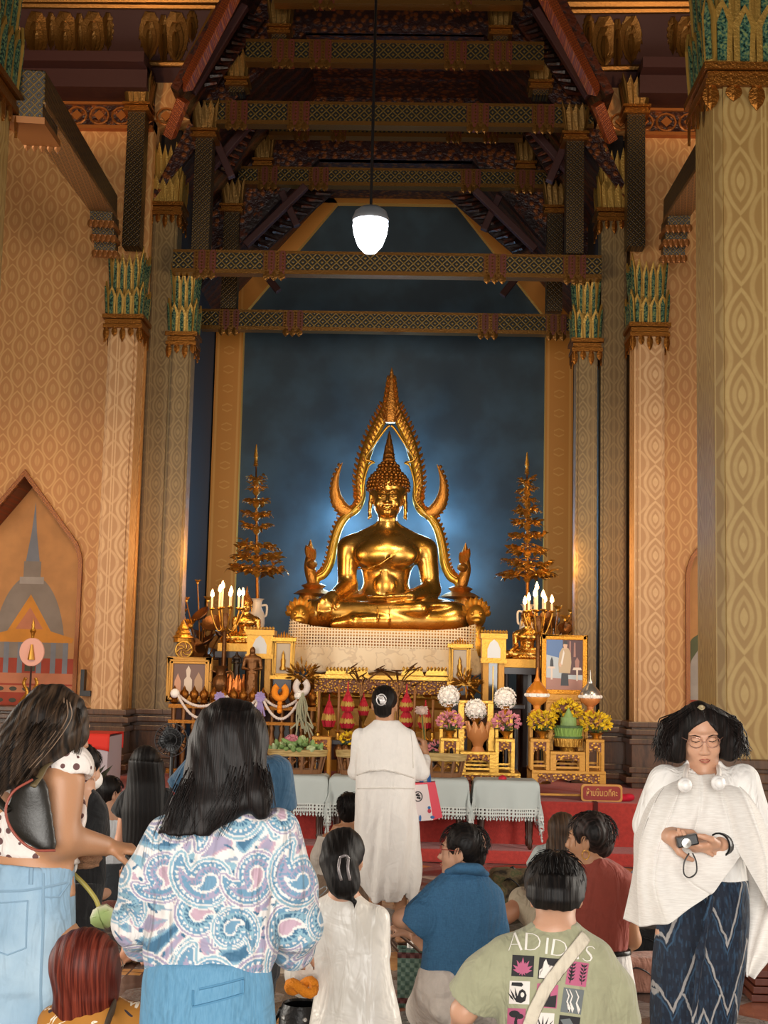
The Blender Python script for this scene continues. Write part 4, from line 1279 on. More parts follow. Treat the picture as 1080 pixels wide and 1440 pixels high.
# framed portrait (generic standing figure in a long coat)
def flatpoly(mb, pts, y, cur): 
    mb.cur = cur; mb.add([(x, y, z) for x, z in pts], [list(range(len(pts)))])
y = 13.70; a = P(762, 893, y); bq = P(825, 977, y); w_ = bq.x - a.x; h_ = a.z - bq.z
t = thing('portrait_frame', 'large gilt framed portrait of a standing person in a long beige coat', 'picture', (a.x + w_ / 2, y, bq.z))
fr = MB(); fw = .045
for bx in ((-w_ / 2, -w_ / 2 + fw, 0, h_), (w_ / 2 - fw, w_ / 2, 0, h_), (-w_ / 2, w_ / 2, 0, fw), (-w_ / 2, w_ / 2, h_ - fw, h_)): fr.box(bx[0], bx[1], -.03, .02, bx[2], bx[3])
fr.build('frame', mat('carved frame gilt', 'c98a2e', .35, .75, bump=.8, bscale=70), t, bevel=.008)
ft = MB(); ft.box(-w_ / 2 + .02, w_ / 2 - .02, -.06, .03, -.06, 0); ft.build('foot_board', M_goldp, t, bevel=.004)
pm = [mat('photo ' + n, c, .35) for n, c in (('sky', '4a6a9a'), ('haze', 'a9b0b4'), ('drape', '4a2320'), ('floor', '9a6a5a'), ('coat', 'b39a78'), ('dark', '1a1618'), ('skin', 'c9a184'), ('stand', 'cdb9a8'), ('sash', 'd8cfc6'))]
pc = MB(); iw, ih = w_ / 2 - fw, h_ - 2 * fw
def ip(pts): return [(x * iw, fw + z * ih) for x, z in pts]
for pts, yy, c in (([(-1, 0), (1, 0), (1, 1), (-1, 1)], .0, 1), ([(-1, .7), (-.1, .62), (-.1, 1), (-1, 1)], -.001, 0), ([(-.1, .3), (1, .3), (1, 1), (-.1, 1)], -.001, 2), ([(-1, 0), (1, 0), (1, .2), (-1, .24)], -.002, 3),
                   ([(-.95, .42), (-.5, .42), (-.55, .46), (-.9, .46)], -.003, 7), ([(-.75, .2), (-.65, .2), (-.65, .42), (-.75, .42)], -.003, 7), ([(.45, .40), (.95, .40), (.9, .45), (.5, .45)], -.003, 7), ([(.65, .18), (.75, .18), (.75, .4), (.65, .4)], -.003, 7),
                   ([(-.8, .46), (-.6, .46), (-.62, .58), (-.7, .66), (-.78, .58)], -.003, 5), ([(.6, .45), (.8, .45), (.82, .58), (.7, .66), (.58, .58)], -.003, 3), ([(.5, .66), (.62, .66), (.6, .95), (.52, .95)], -.003, 3), ([(.25, .5), (.35, .5), (.35, .98), (.27, .98)], -.003, 3),
                   ([(-.3, .34), (.32, .33), (.38, .55), (.34, .74), (.2, .84), (-.12, .84), (-.28, .74), (-.34, .52)], -.004, 4), ([(-.2, .08), (.24, .08), (.2, .33), (-.16, .33)], -.005, 5), ([(-.02, .82), (.12, .82), (.16, .9), (.1, .96), (-.02, .95), (-.08, .89)], -.006, 6), ([(-.08, .92), (.16, .91), (.14, .97), (0, .99)], -.007, 5), ([(-.22, .5), (-.12, .5), (.0, .74), (-.06, .8)], -.0065, 8), ([(-.3, .47), (-.18, .45), (-.16, .52), (-.28, .54)], -.007, 6)):
    flatpoly(pc, ip(pts), -.022 + yy * .4, c)
pc.cur = 1; pc.box(-iw, iw, -.02, .015, fw, h_ - fw)
pc.build('picture', pm, t)

# sign with writing
p = P(846, 1126, 13.02)
t = thing('sign', 'small red sign with gold lettering and scalloped gold border on the dais edge', 'sign', (p.x, 13.02, DZ))
w2, h2 = .19, .155
def signpoly(s):
    n = []
    for cx, cz, a0 in ((w2 - .03, h2 - .03, 0), (-w2 + .03, h2 - .03, 90), (-w2 + .03, .03, 180), (w2 - .03, .03, 270)):
        for k in range(5):
            a = R(a0 + k * 22.5); n.append(((cx + .035 * math.cos(a)) * s, h2 / 2 + (cz + .035 * math.sin(a) - h2 / 2) * (s if s == 1 else s - .12)))
    return n
MB().prism(signpoly(1), -.01, .02).build('border', mat('sign gold', 'c08a48', .5, .3), t, bevel=.004)
MB().prism(signpoly(.9), -.016, -.008).build('panel', mat('sign red', '8c2418', .5), t)
def text(s, size, m, parent, loc, rot=(PI / 2, 0, 0), ext=.002, sx_=1.0):
    c = bpy.data.curves.new('text', 'FONT'); c.body = s; c.size = size; c.extrude = ext; c.align_x = 'CENTER'; c.align_y = 'CENTER'
    o = bpy.data.objects.new('tmp_text', c); COL.objects.link(o)
    bpy.context.view_layer.update()
    me = bpy.data.meshes.new_from_object(o.evaluated_get(bpy.context.evaluated_depsgraph_get()))
    bpy.data.objects.remove(o)
    xs = [v.co.x for v in me.vertices]; 
    me.materials.clear(); me.materials.append(m)
    n = link('lettering', me, parent); n.location = loc; n.rotation_euler = rot
    if xs:
        k = sx_ / (max(xs) - min(xs)); n.scale = (k, 1, 1)
    return n
text('ห้ามขึ้นเวทีคะ', .085, mat('letter gold', 'd9a860', .5, .3), t, (0, -.018, h2 / 2), sx_=.29)
p = P(868, 1126, 13.1)
s = SDF((-.13, -.1, -.01), (.13, .1, .09), .008); s.ell((0, 0, .03), (.10, .06, .035), k=.01); s.ell((.05, -.02, .045), (.05, .05, .03), k=.02); s.ell((-.05, 0, .05), (.05, .04, .025), k=.02); s.plane((0, 0, 0), (0, 0, -1))
o = s.build('cloth_bundle', mat('crimson cloth', 'c01030', .85)); o.location = (p.x + .06, 13.1, DZ); tag(o, 'crumpled crimson cloth bundle beside the red sign', 'cloth')

# white-cloth tables along the dais
YT = 12.62
for px0, px1, lab in ((372, 463, 'white-clothed table carrying the basket of lotus buds'), (464, 553, 'white-clothed table half hidden behind the standing woman in white'), (568, 659, 'white-clothed table behind the pink and white tote bag'), (665, 757, 'rightmost white-clothed table with a scrap of red on top')):
    x0, x1 = X(px0, 1098, YT), X(px1, 1098, YT); cx = (x0 + x1) / 2; hx = (x1 - x0) / 2 - .035; zt = Z(700, 1097, YT) - .12
    t = thing('side_table', lab, 'table', (cx, YT + .03, .12))
    for sx_ in (-1, 1):
        for sy_ in (-1, 1):
            l = MB(); l.lathe([(.012, 0), (.024, .02), (.02, .05), (.028, .08), (.02, .1), (.027, .16), (.03, .35), (.02, .36), (.034, .38), (.034, zt - .03)], 10, c=(sx_ * (hx - .045), sy_ * .13, 0)); l.build('leg', M_wood, t, smooth=AS)
    MB().box(-hx, hx, -.17, .17, zt - .04, zt).build('tabletop', M_wood, t)
    c = thing('table_cloth', lab.replace('white-clothed table', 'white lace-edged cloth on the table'), 'tablecloth', (cx, YT + .03, .12 + zt))
    def cl(u, v, hx=hx):
        # square cloth: top plus hanging skirt with dripping corners
        U_ = (u - .5) * 2; V_ = (v - .5) * 2; dx = hx + .008; dy = .178
        ex, ey = .30, .33
        x = U_ * (dx + ex); yv = V_ * (dy + ey)
        ox = max(0, abs(x) - dx); oy = max(0, abs(yv) - dy)
        drop = max(ox, oy) if min(ox, oy) == 0 else (ox + oy) * .80
        X_ = math.copysign(min(abs(x), dx), x) + math.copysign(min(ox, .02) + .02 * math.sin(yv * 30) * min(1, ox * 5) + .12 * min(ox, oy), x) * (ox > 0)
        Y_ = math.copysign(min(abs(yv), dy), yv) + math.copysign(min(oy, .02) + .015 * math.sin(x * 26 + px0) * min(1, oy * 5) + .12 * min(ox, oy), yv) * (oy > 0)
        return (X_, Y_, .008 - drop)
    o = sheet('drape', cl, 48, 48, [M_cloth, M_lbord], c, th=.004)
    for pl in o.data.polygons:
        uv = (pl.index % 48, pl.index // 48)
        if min(uv[0], uv[1], 47 - uv[0], 47 - uv[1]) < 4: pl.material_index = 1
    fg = MB()
    for i in range(41):
        for (u, v, nx, ny) in ((i / 40, 0, 0, -1), (0, i / 40, -1, 0), (1, i / 40, 1, 0)):
            q = Vector(cl(u, v)); fg.leaf(q, q + Vector((0, 0, -.03)), .02, (nx, ny, 0), .003, seg=3)
    fg.build('scallop_edge', M_lbord, c)
p = P(706, 1097, YT); s = MB()
s.lathe([(0, 0), (.04, 0), (.035, .02), (.015, .035), (0, .04)], 7); o = s.build('red_ornament', M_redf); o.location = (p.x, YT - .05, .12 + zt + .012); tag(o, 'crumpled scrap of red paper on the rightmost white tablecloth', 'paper')

# bamboo offering trays
def tray(label, px, pt, pb, rpx, y, buds=0):
    p = P(px, pb, y); h = Z(px, pt, y) - p.z; r = X(px + rpx, pt, y) - p.x
    t = thing('bamboo_tray', label, 'basket', (p.x, y, .12 + zt + .012))
    b = MB(); b.lathe([(r * .94, h * .72), (r, h), (r * 1.01, h), (r * .97, h * .74), (r * .6, h * .70), (0, h * .70)], 28, M=Matrix.Diagonal(Vector((1, .5, 1))).to_4x4(), cap=False); b.build('rim_tray', M_bamboo, t, smooth=AS)
    f = MB()
    for k in range(14):
        a = 2 * PI * k / 14; ca, sa = math.cos(a), math.sin(a)
        f.tube([(r * .9 * ca, r * .45 * sa, h * .72), (r * .78 * ca, r * .39 * sa, 0.01)], .012, 5)
        f.tube([(r * .84 * ca, r * .42 * sa, h * .3), (r * .84 * math.cos(a + .22), r * .42 * math.sin(a + .22), h * .55)], .008, 4)
    f.build('slat_frame', M_bamb2, t)
    b = MB(); b.lathe([(r * .8, 0), (r * .84, .04), (r * .78, .04), (r * .76, 0)], 28, M=Matrix.Diagonal(Vector((1, .5, 1))).to_4x4(), cap=False); b.build('foot_ring', M_bamb2, t)
    return t, r, h
t1, r1, h1 = tray('bamboo tray stand heaped with green lotus buds', 417, 1062, 1096, 44, 12.7)
tray('empty bamboo tray stand behind the standing woman in white', 512, 1062, 1096, 42, 12.7)
tray('empty bamboo tray stand right of the standing woman in white', 614, 1064, 1096, 43, 12.7)
rr = random.Random(3)
def bud_mesh(L=.10, w=.026, m=M_green):
    mb = MB(); 
    mb.lathe([(0.003, 0), (w * .5, .01), (w, L * .35), (w * .9, L * .55), (w * .45, L * .85), (.001, L)], 10)
    for k in range(5):
        a = 2 * PI * k / 5; mb.leaf((w * .5 * math.cos(a), w * .5 * math.sin(a), .01), (w * .6 * math.cos(a), w * .6 * math.sin(a), L * .85), w * 1.2, (math.cos(a), math.sin(a), 0), .003)
    return mb.mesh('lotus_bud', m, AS)
bm_a, bm_b = bud_mesh(), bud_mesh(.085, .028, mat('pale lotus green', 'a9b886', .6, var=.2))
for k in range(46):
    a = k * 2.39; q = math.sqrt((k + .5) / 46)
    o = link('lotus_bud', bm_a if k % 3 else bm_b)
    o.location = Vector((t1.location.x + r1 * .85 * q * math.cos(a), t1.location.y + r1 * .4 * q * math.sin(a), t1.location.z + h1 * .8 + .10 * (1 - q) + .02 * rr.random()))
    o.rotation_euler = (rr.uniform(-1.3, 1.3), rr.uniform(-1.3, 1.3), rr.uniform(0, 6))
    tag(o, 'green lotus bud in the heap on the bamboo tray', 'flower', 'lotus buds heaped in the tray')

# balustrade and flower garlands
YBAL = 14.5
x0, x1 = X(238, 990, YBAL), X(446, 990, YBAL); zr = Z(340, 992, YBAL)
t = thing('balustrade', 'turned wooden balustrade with knobs in front of the left altar', 'balustrade', ((x0 + x1) / 2, YBAL, DZ))
b = MB(); b.box(x0, x1, YBAL - .05, YBAL + .05, zr - .04, zr); b.box(x0, x1, YBAL - .04, YBAL + .04, zr - .2, zr - .165); b.box(x0, x1, YBAL - .05, YBAL + .05, DZ + .05, DZ + .1); adopt(b.build('rail', M_goldd, t), t)
n = 15
for i in range(n):
    x = x0 + (x1 - x0) * (i + .5) / n
    b = MB(); b.lathe([(.02, .02), (.035, .06), (.022, .12), (.036, .3), (.042, .42), (.02, .5), (.034, .54), (.02, .58), (.03, zr - DZ - .02)], 10, c=(x, YBAL, DZ)); adopt(b.build('baluster', M_bronze, t, smooth=AS), t)
    b = MB(); b.lathe([(.02, 0), (.045, .02), (.028, .05), (.05, .09), (.045, .13), (.02, .155), (.01, .18), (.0, .2)], 10, c=(x, YBAL, zr)); adopt(b.build('knob', M_goldd, t, smooth=AS), t)
M_jas = mat('jasmine white', 'd8ccc4', .8, bump=.8, bscale=150)
def swag(label, pa, pb, sag, y, r=.014):
    a = P(*pa, y); b = P(*pb, y); pts = []
    for i in range(19):
        u = i / 18; q = a.lerp(b, u); q.z -= sag * 4 * u * (1 - u); pts.append(q)
    mb = MB(); mb.tube(pts, r, 8)
    for i in range(1, 18): mb.ball(pts[i], r * 1.25, 6, 4)
    tag(mb.build('flower_garland', M_jas, smooth=True), label, 'garland')
for pa, pb, l in (((250, 976), (316, 978), 'left'), ((318, 978), (366, 978), 'middle'), ((368, 978), (424, 978), 'right')):
    swag('upper strand of the %s white flower swag on the balustrade' % l, pa, pb, .12, YBAL - .14)
    swag('lower longer strand of the %s white flower swag on the balustrade' % l, (pa[0], pa[1] + 1), pb, .24, YBAL - .17)
for px, l in ((309, 'first'), (366, 'second')):
    p = P(px, 980, YBAL - .18); mb = MB()
    for k in range(9): mb.leaf(p, p + Vector((.06 * math.cos(k * .7), -.02, .06 * math.sin(k * .7))), .05, (0, -1, 0), .006)
    for k in range(4): mb.tube([p, p + Vector((-.05 + k * .035, -.01, -.2))], .010, 5)
    tag(mb.build('ribbon_knot', M_purp), l + ' purple ribbon knot from the left on the white swags', 'ribbon')
p = P(246, 975, YBAL - .15); o = MB().ball((0, 0, 0), .05, 12, 8).build('flower_ball', M_white, smooth=True); o.location = p; tag(o, 'white flower ball at the left end of the balustrade swags', 'flowers')
def ringland(label, px, py, m, r=.07):
    p = P(px, py, YBAL - .2); t = thing('hanging_garland', label, 'garland', p)
    pts = [Vector((r * math.sin(a) * .85, 0, r * math.cos(a))) for a in [0.5 + i * (2 * PI - 1) / 20 for i in range(21)]]
    b = MB(); b.tube(pts, .034, 8); b.build('loop', m, t, smooth=True)
    b = MB()
    for k in range(3): b.ball((0, 0, -r - .05 - k * .04), .028)
    b.build('tassel', m, t, smooth=True)
ringland('orange marigold garland loop on the balustrade', 394, 973, M_orange)
ringland('white garland loop on the balustrade beside the gilt bouquet', 424, 966, M_jas)
t = thing('dry_flower_stems', 'pale trailing flower stems hanging under the white garland', 'flowers', P(424, 1035, 14.25))
b = MB()
for k in range(14): b.tube(bez([(0, 0, .45), (rr.uniform(-.06, .06), rr.uniform(-.04, .04), .25), (rr.uniform(-.12, .14), 0, rr.uniform(-.02, .1))], 4), .008, 5)
b.build('stems', mat('pale stems', '9a9a80', .8), t)

# dark lacquer altar tables behind (support for the small offerings)
def slab(label, px0, px1, pt, y, dep, m, name='altar_counter', cloth=None):
    x0, x1 = X(px0, pt, y), X(px1, pt, y); z = Z((px0 + px1) / 2, pt, y)
    t = thing(name, label, 'table', ((x0 + x1) / 2, y + dep / 2, DZ)); hx = (x1 - x0) / 2; h = z - DZ
    MB().box(-hx, hx, -dep / 2, dep / 2, h - .05, h).build('tabletop', m, t, bevel=.006)
    MB().box(-hx + .04, hx - .04, -dep / 2 + .03, dep / 2 - .03, h - .2, h - .05).build('apron', M_apron if m is not M_lacq else M_dred, t)
    for sx_ in (-1, 1):
        for sy_ in (-1, 1):
            MB().lathe([(.05, 0), (.03, .05), (.045, h * .4), (.03, h - .2), (.05, h - .2)], 10, c=(sx_ * (hx - .08), sy_ * (dep / 2 - .08), 0)).build('leg', m, t, smooth=AS)
    return t
slab('dark lacquer altar counter carrying the red folded cones', 436, 622, 1042, 13.95, .6, M_lacq)
slab('long gilt altar shelf glowing under the lace cloth', 437, 645, 950, 15.2, .45, M_bright)
slab('dark lacquer altar counter behind the left balustrade', 238, 430, 988, 14.75, .32, M_lacq)
slab('black lacquer altar counter behind the right clock', 660, 738, 990, 14.5, .3, M_lacq)
for k, px in enumerate((473, 503, 580, 614)):
    p = P(px, 950, 15.3); mb = MB(); mb.prism([(-.13, 0), (.13, 0), (.1, .07), (-.1, .07)], -.05, .05)
    for j in range(6): mb.leaf((-.1 + j * .04, -.05, .05), (-.1 + j * .04, -.055, .10), .035, (0, -1, 0), .008)
    o = mb.build('gilt_step', M_bright); o.location = p; tag(o, ('first', 'second', 'third', 'fourth')[k] + ' small bright gilt step from the left on the altar shelf', 'ornament')

# folded red cones, candles
def cone(label, px, ptip, pb, y, tiers, wpx):
    p = P(px, pb, y); h = Z(px, ptip, y) - p.z; w_ = X(px + wpx, pb, y) - p.x
    t = thing('folded_cone', label, 'offering', (p.x, y, Z(px, 1042, 13.95) ))
    dz = p.z - Z(px, 1042, 13.95)
    MB().lathe([(0, 0), (w_ * .55, 0), (w_ * .15, dz * .3), (w_ * .15, dz * .7), (w_ * .8, dz), (0, dz)], 14).build('dish', M_gold, t, smooth=AS)
    bodyh = h * .72
    for k in range(tiers):
        z0 = dz + bodyh * k / tiers; z1 = dz + bodyh * (k + 1) / tiers + h * .04; ww = w_ * (1 - .12 * k)
        b = MB()
        prof = [(ww * .7, z0), (ww, z0 + (z1 - z0) * .25), (ww * .8, z0 + (z1 - z0) * .5), (ww * .4, z0 + (z1 - z0) * .8), (ww * .15, z1)]
        for i in range(4):
            for j in range(14):
                b.cur = (i + j) % 2 if i < 3 else 0
                a0, a1 = 2 * PI * (j + i * .5) / 14, 2 * PI * (j + 1 + i * .5) / 14
                (ra, za), (rb, zb) = prof[i], prof[i + 1]
                am = (a0 + a1) / 2
                b.cur = 1 if i == 1 else 0; b.leaf((ra * 1.01 * math.cos(am), ra * 1.01 * math.sin(am), za), (rb * 1.02 * math.cos(am), rb * 1.02 * math.sin(am), zb + .01), ra * .5, (math.cos(am), math.sin(am), .3), .004, seg=3)
        b.cur = 0; b.lathe(prof, 14)
        b.build('tier', [M_redf, mat_gfold], t)
    MB().tube([(0, 0, dz + bodyh), (0, 0, dz + h)], [w_ * .16, .004], 8).build('tip', M_redf, t)
mat_gfold = mat('gold green fold', 'b08a3a', .6)
cone('single red and gold folded cone at the left end of the altar counter', 462, 976, 1022, 14.2, 1, 10)
cone('two-tiered red and gold folded cone, second from the left', 488, 958, 1024, 14.2, 2, 11)
cone('small red folded cone just left of the standing woman\'s head', 511, 974, 1006, 14.35, 1, 8)
cone('two-tiered red and gold folded cone right of the standing woman\'s head', 571, 962, 1022, 14.2, 2, 11)
cone('single red and gold folded cone behind the raised incense', 598, 984, 1024, 14.2, 1, 11)
for px, pt, l in ((447, 972, 'far left'), (475, 962, 'left middle'), (582, 968, 'right middle'), (608, 984, 'far right')):
    p = P(px, 1042, 14.08); h = Z(px, pt, 14.08) - p.z
    t = thing('tall_candle', l + ' tall brown candle among the red folded cones', 'candle', p)
    MB().tube([(0, 0, .08), (0, 0, h)], .013, 8).build('candle', mat('candle wax ' + l, '8a5a30', .5), t, smooth=True)
    MB().lathe([(.0, 0), (.045, 0), (.02, .03), (.018, .08), (.03, .09), (.0, .1)], 12).build('candlestick', M_gold, t, smooth=AS)
for px, l in ((452, 'left'), (516, 'right'),):
    mini_table('small gold table on the %s of the red cone counter' % l, px - 13, px + 13, 1026 if l == 'right' else 1036, 1056, 13.75, .2, name='offering_table', zb=DZ)
rr = random.Random(5)
for k in range(4):
    p = P(476 + k * 10, 1056, 13.85); 
    t = thing('offering_bowl', ('leftmost', 'second', 'third', 'rightmost')[k] + ' small dark bowl in front of the red cones', 'bowl', (p.x, 13.85, DZ))
    h = p.z - DZ
    MB().lathe([(.03, 0), (.015, .05), (.015, h - .08), (.04, h - .06), (.05, h), (.04, h + .04), (.02, h + .06), (0, h + .07)], 12).build('bowl', M_bronze, t, smooth=AS)

# frames, clocks, shrines
def frame(label, px0, px1, pt, pb, y, fw, mfr, mpic, cat='picture', name='picture_frame', pic=None, crest=False, zb=None):
    a = P(px0, pt, y); b = P(px1, pb, y); w = b.x - a.x; h = a.z - b.z
    t = thing(name, label, cat, (a.x + w / 2, y, b.z))
    f = MB()
    for bx in ((-w / 2, -w / 2 + fw, 0, h), (w / 2 - fw, w / 2, 0, h), (-w / 2, w / 2, 0, fw), (-w / 2, w / 2, h - fw, h)):
        f.box(bx[0], bx[1], -.03, .03, bx[2], bx[3])
        q = fw * .35; f.box(bx[0] + q, bx[1] - q, -.045, -.03, bx[2] + q, bx[3] - q)
    f.build('frame', mfr, t, bevel=.006)
    pc = MB(); pc.box(-w / 2 + fw, w / 2 - fw, -.01, .02, fw, h - fw)
    ms = [mpic]
    if pic:
        for pts, c in pic:
            flatpoly(pc, [(x * (w / 2 - fw), fw + z * (h - 2 * fw)) for x, z in pts], -.012 - .001 * c, c)
        ms = [mpic] + PICM
    pc.build('picture', ms, t)
    if crest:
        c = MB()
        for k in range(9):
            u = -1 + 2 * k / 8; c.leaf((u * w * .48, 0, h), (u * w * .5, 0, h + .03 + .07 * (1 - abs(u))), w * .1, (0, -1, 0), .01)
        c.box(-w / 2 - .02, w / 2 + .02, -.06, .05, h - .02, h + .02); c.box(-w / 2 - .02, w / 2 + .02, -.06, .05, -.02, .02)
        c.build('crest', M_gold, t)
    return t, w, h
PICM = [mat('pic pale', 'cbb8a4', .4), mat('pic tan', 'a5825f', .4), mat('pic rose', 'c08a68', .4)]
frame('wide gilt frame with a picture of pale shrines, leaning behind the left balustrade', 236, 296, 924, 988, 14.92, .07, M_goldp, mat('pic ground', '6b4b3c', .4), pic=[
    ([(-.9, .1), (-.5, .1), (-.5, .45), (-.7, .7), (-.9, .45)], 3), ([(-.3, .05), (.2, .05), (.2, .5), (.05, .6), (.1, .8), (-.05, .95), (-.2, .8), (-.15, .6), (-.3, .5)], 1), ([(.35, .1), (.85, .1), (.85, .5), (.6, .75), (.35, .5)], 2)])
p = P(259, 914, 15.0)
t = thing('emblem_medallion', 'round gilt swirl medallion above the wide framed picture', 'ornament', p)
b = MB(); b.lathe([(0, -.02), (.095, -.02), (.10, 0), (.09, .02), (0, .02)], 24, M=Matrix.Rotation(PI / 2, 4, 'X')); b.build('disc', M_bronze, t, smooth=AS)
b = MB()
for k in range(6):
    a0 = k * PI / 3; b.tube([Vector((r * math.cos(a0 + r * 18), -.03, r * math.sin(a0 + r * 18))) for r in (.015, .03, .05, .07, .085)], .009, 5)
b.tube([Vector((.09 * math.cos(a), -.02, .09 * math.sin(a))) for a in [2 * PI * k / 24 for k in range(25)]], .012, 6)
b.build('relief', M_bright, t, smooth=True)
p = P(257, 903, 15.1)
t = thing('tiered_ornament', 'small tiered gilt ornament above the round medallion', 'ornament', p); MB().lathe([(0, 0), (.11, 0), (.1, .04), (.12, .05), (.08, .09), (.09, .1), (.06, .14), (.07, .15), (.03, .2), (0, .26)], 16).build('tiers', M_gold, t)
def clock(label, px0, px1, pt, pb, y):
    a = P(px0, pt, y); b = P(px1, pt, y); z0 = DZ; w = b.x - a.x; h = a.z - z0
    t = thing('clock_cabinet', label, 'clock', ((a.x + b.x) / 2, y, z0))
    c = MB(); c.box(-w / 2, -w / 2 + w * .28, -.1, .12, 0, h * .82); c.box(w / 2 - w * .28, w / 2, -.1, .12, 0, h * .82); c.box(-w / 2, w / 2, .02, .12, 0, h * .82); c.box(-w / 2, w / 2, -.1, .12, 0, h * .35)
    c.build('case', M_goldp, t, bevel=.006)
    c = MB(); c.box(-w * .56, w * .56, -.13, .14, h * .82, h * .97); c.box(-w * .62, w * .62, -.16, .16, h * .965, h); c.box(-w * .6, w * .6, -.15, .15, h * .8, h * .83)
    for k in range(9): c.leaf(((-1 + k / 4) * w * .56, -.14, h), ((-1 + k / 4) * w * .56, -.15, h + .04), w * .14, (0, -1, 0), .008)
    c.build('hood', M_goldb if px0 < 500 else M_gold, t)
    d = MB(); d.prism([(x * w * .3, h * .835 + z * h * .12) for x, z in ((-1, 0), (1, 0), (1, .5), (.6, .85), (0, 1.05), (-.6, .85), (-1, .5))], -.137, -.13); d.build('dial', mat('dial ' + label[:8], 'b9b7b2', .2), t)
    g_ = MB(); g_.box(-w * .2, w * .2, 0.0, .02, h * .36, h * .8); g_.build('glass_door', mat('glass ' + label[:8], '3b3630', .08), t)
    g_ = MB(); g_.lathe([(0, -.01), (.035, -.01), (.035, .01), (0, .01)], 16, c=(0, -.01, h * .5), M=Matrix.Rotation(PI / 2, 4, 'X')); g_.box(-.005, .005, -.012, -.002, h * .5, h * .78); g_.build('pendulum', M_bright, t)
clock('tall gilt clock cabinet left of the pedestal, arched dial', 352, 384, 886, 990, 15.3)
clock('tall gilt clock cabinet right of the pedestal, pale arched dial', 679, 709, 891, 990, 15.0)
gpic = mat('pic gold ground', 'b09a78', .35)
for l, a, b, c, d, y in (('left', 384, 413, 899, 953, 15.2), ('right', 632, 661, 908, 962, 14.9)):
    t, w, h = frame('small ornate gilt shrine frame with a tiny figure, %s of the altar shelf' % l, a, b, c, d, y, .045, M_goldb, gpic, 'shrine', 'shrine_frame', crest=True)
    m = MB(); m.lathe([(.035, .08), (.04, .1), (.025, .13), (.03, .19), (.018, .22), (.02, .25), (0, .3)], 10, c=(0, -.02, 0)); m.build('figure', M_bright, t, smooth=AS)
    q = MB(); q.box(-w * .4, w * .4, -.05, .05, DZ - t.location.z, -.0); q.build('stand', M_lacq, t)
# gilt bouquets
def gbouquet(label, px, py, rpx, y, seed):
    rr = random.Random(seed); p = P(px, py, y); r = rpx * y / F_PX
    t = thing('gilt_bouquet', label, 'ornament', (p.x, y, p.z - r)); b = MB()
    for k in range(60):
        d = Vector((rr.gauss(0, 1), rr.gauss(0, .7), rr.gauss(.2, .8))).normalized()
        o = Vector((0, 0, r)) + d * r * rr.uniform(.3, 1)
        b.leaf(o - d * .03, o + (d + Vector((rr.uniform(-.5, .5), rr.uniform(-.5, .5), rr.uniform(-.3, .6)))).normalized() * r * .35, r * .2, d.orthogonal(), .004, seg=3)
        if k % 4 == 0: b.ball(o, r * .09, 6, 4)
    b.build('leaves', M_gold, t)
    MB().lathe([(0, -.25), (r * .5, -.25), (r * .2, -.15), (r * .25, -.05), (r * .5, r * .3), (0, r * .3)], 12).build('vase', M_bronze, t, smooth=AS)
gbouquet('gilt leaf bouquet left of the altar shelf', 427, 952, 22, 14.8, 1)
gbouquet('gilt leaf bouquet right of the altar shelf', 654, 962, 22, 14.65, 2)
# dark gold metal branches over the shelf
for l, px in (('left', 508), ('right', 560)):
    rr = random.Random(px); p = P(px, 962, 14.4); zc_ = Z(px, 1042, 13.95); dz_ = p.z - .15 - zc_; t = thing('gilt_branch', 'dark gilt lotus branch rising at the %s of the standing woman\'s head' % l, 'ornament', (p.x, 14.4, zc_)); b = MB(); b.lathe([(.05, 0), (.015, .03), (.014, dz_)], 8)
    for k in range(9):
        e = Vector((rr.uniform(-.22, .22), rr.uniform(-.1, .1), rr.uniform(.12, .36) + dz_)); b.tube(bez([(0, 0, dz_), (e.x * .3, 0, dz_ + (e.z - dz_) * .6), e], 4), .007, 5)
        b.lathe([(.0, 0), (.05, .004), (.055, .014), (.02, .01), (0, .008)], 10, c=e, M=Matrix.Rotation(rr.uniform(-.7, .7), 4, 'Y'))
    b.build('branch', M_bronze, t)

# small seated statues (copies of the great one's form) on stands
for l, px, pb, y, sc in (('left', 345, 905, 15.9, .27), ('right', 741, 927, 15.4, .27)):
    c = copy_tree(st); p = P(px, pb, y); c.location = p; c.scale = (sc, sc, sc); c.name = 'small_statue'
    tag(c, 'small gilded seated statue on the %s altar, beside the pale vase' % l, 'statue')
    s = thing('statue_stand', 'gilt-topped black stand under the small %s seated statue' % l, 'stand', (p.x, y, DZ)); h = p.z - DZ
    MB().box(-.3, .3, -.2, .2, h - .1, h).build('gilt_block', M_goldb, s, bevel=.006)
    MB().box(-.32, .32, -.22, .22, h - .17, h - .1).build('top', M_lacq, s)
    for sx_ in (-1, 1):
        for sy_ in (-1, 1): MB().lathe([(.05, 0), (.03, .1), (.05, h * .4), (.03, h - .17), (.05, h - .17)], 8, c=(sx_ * .25, sy_ * .16, 0)).build('leg', M_lacq, s, smooth=AS)

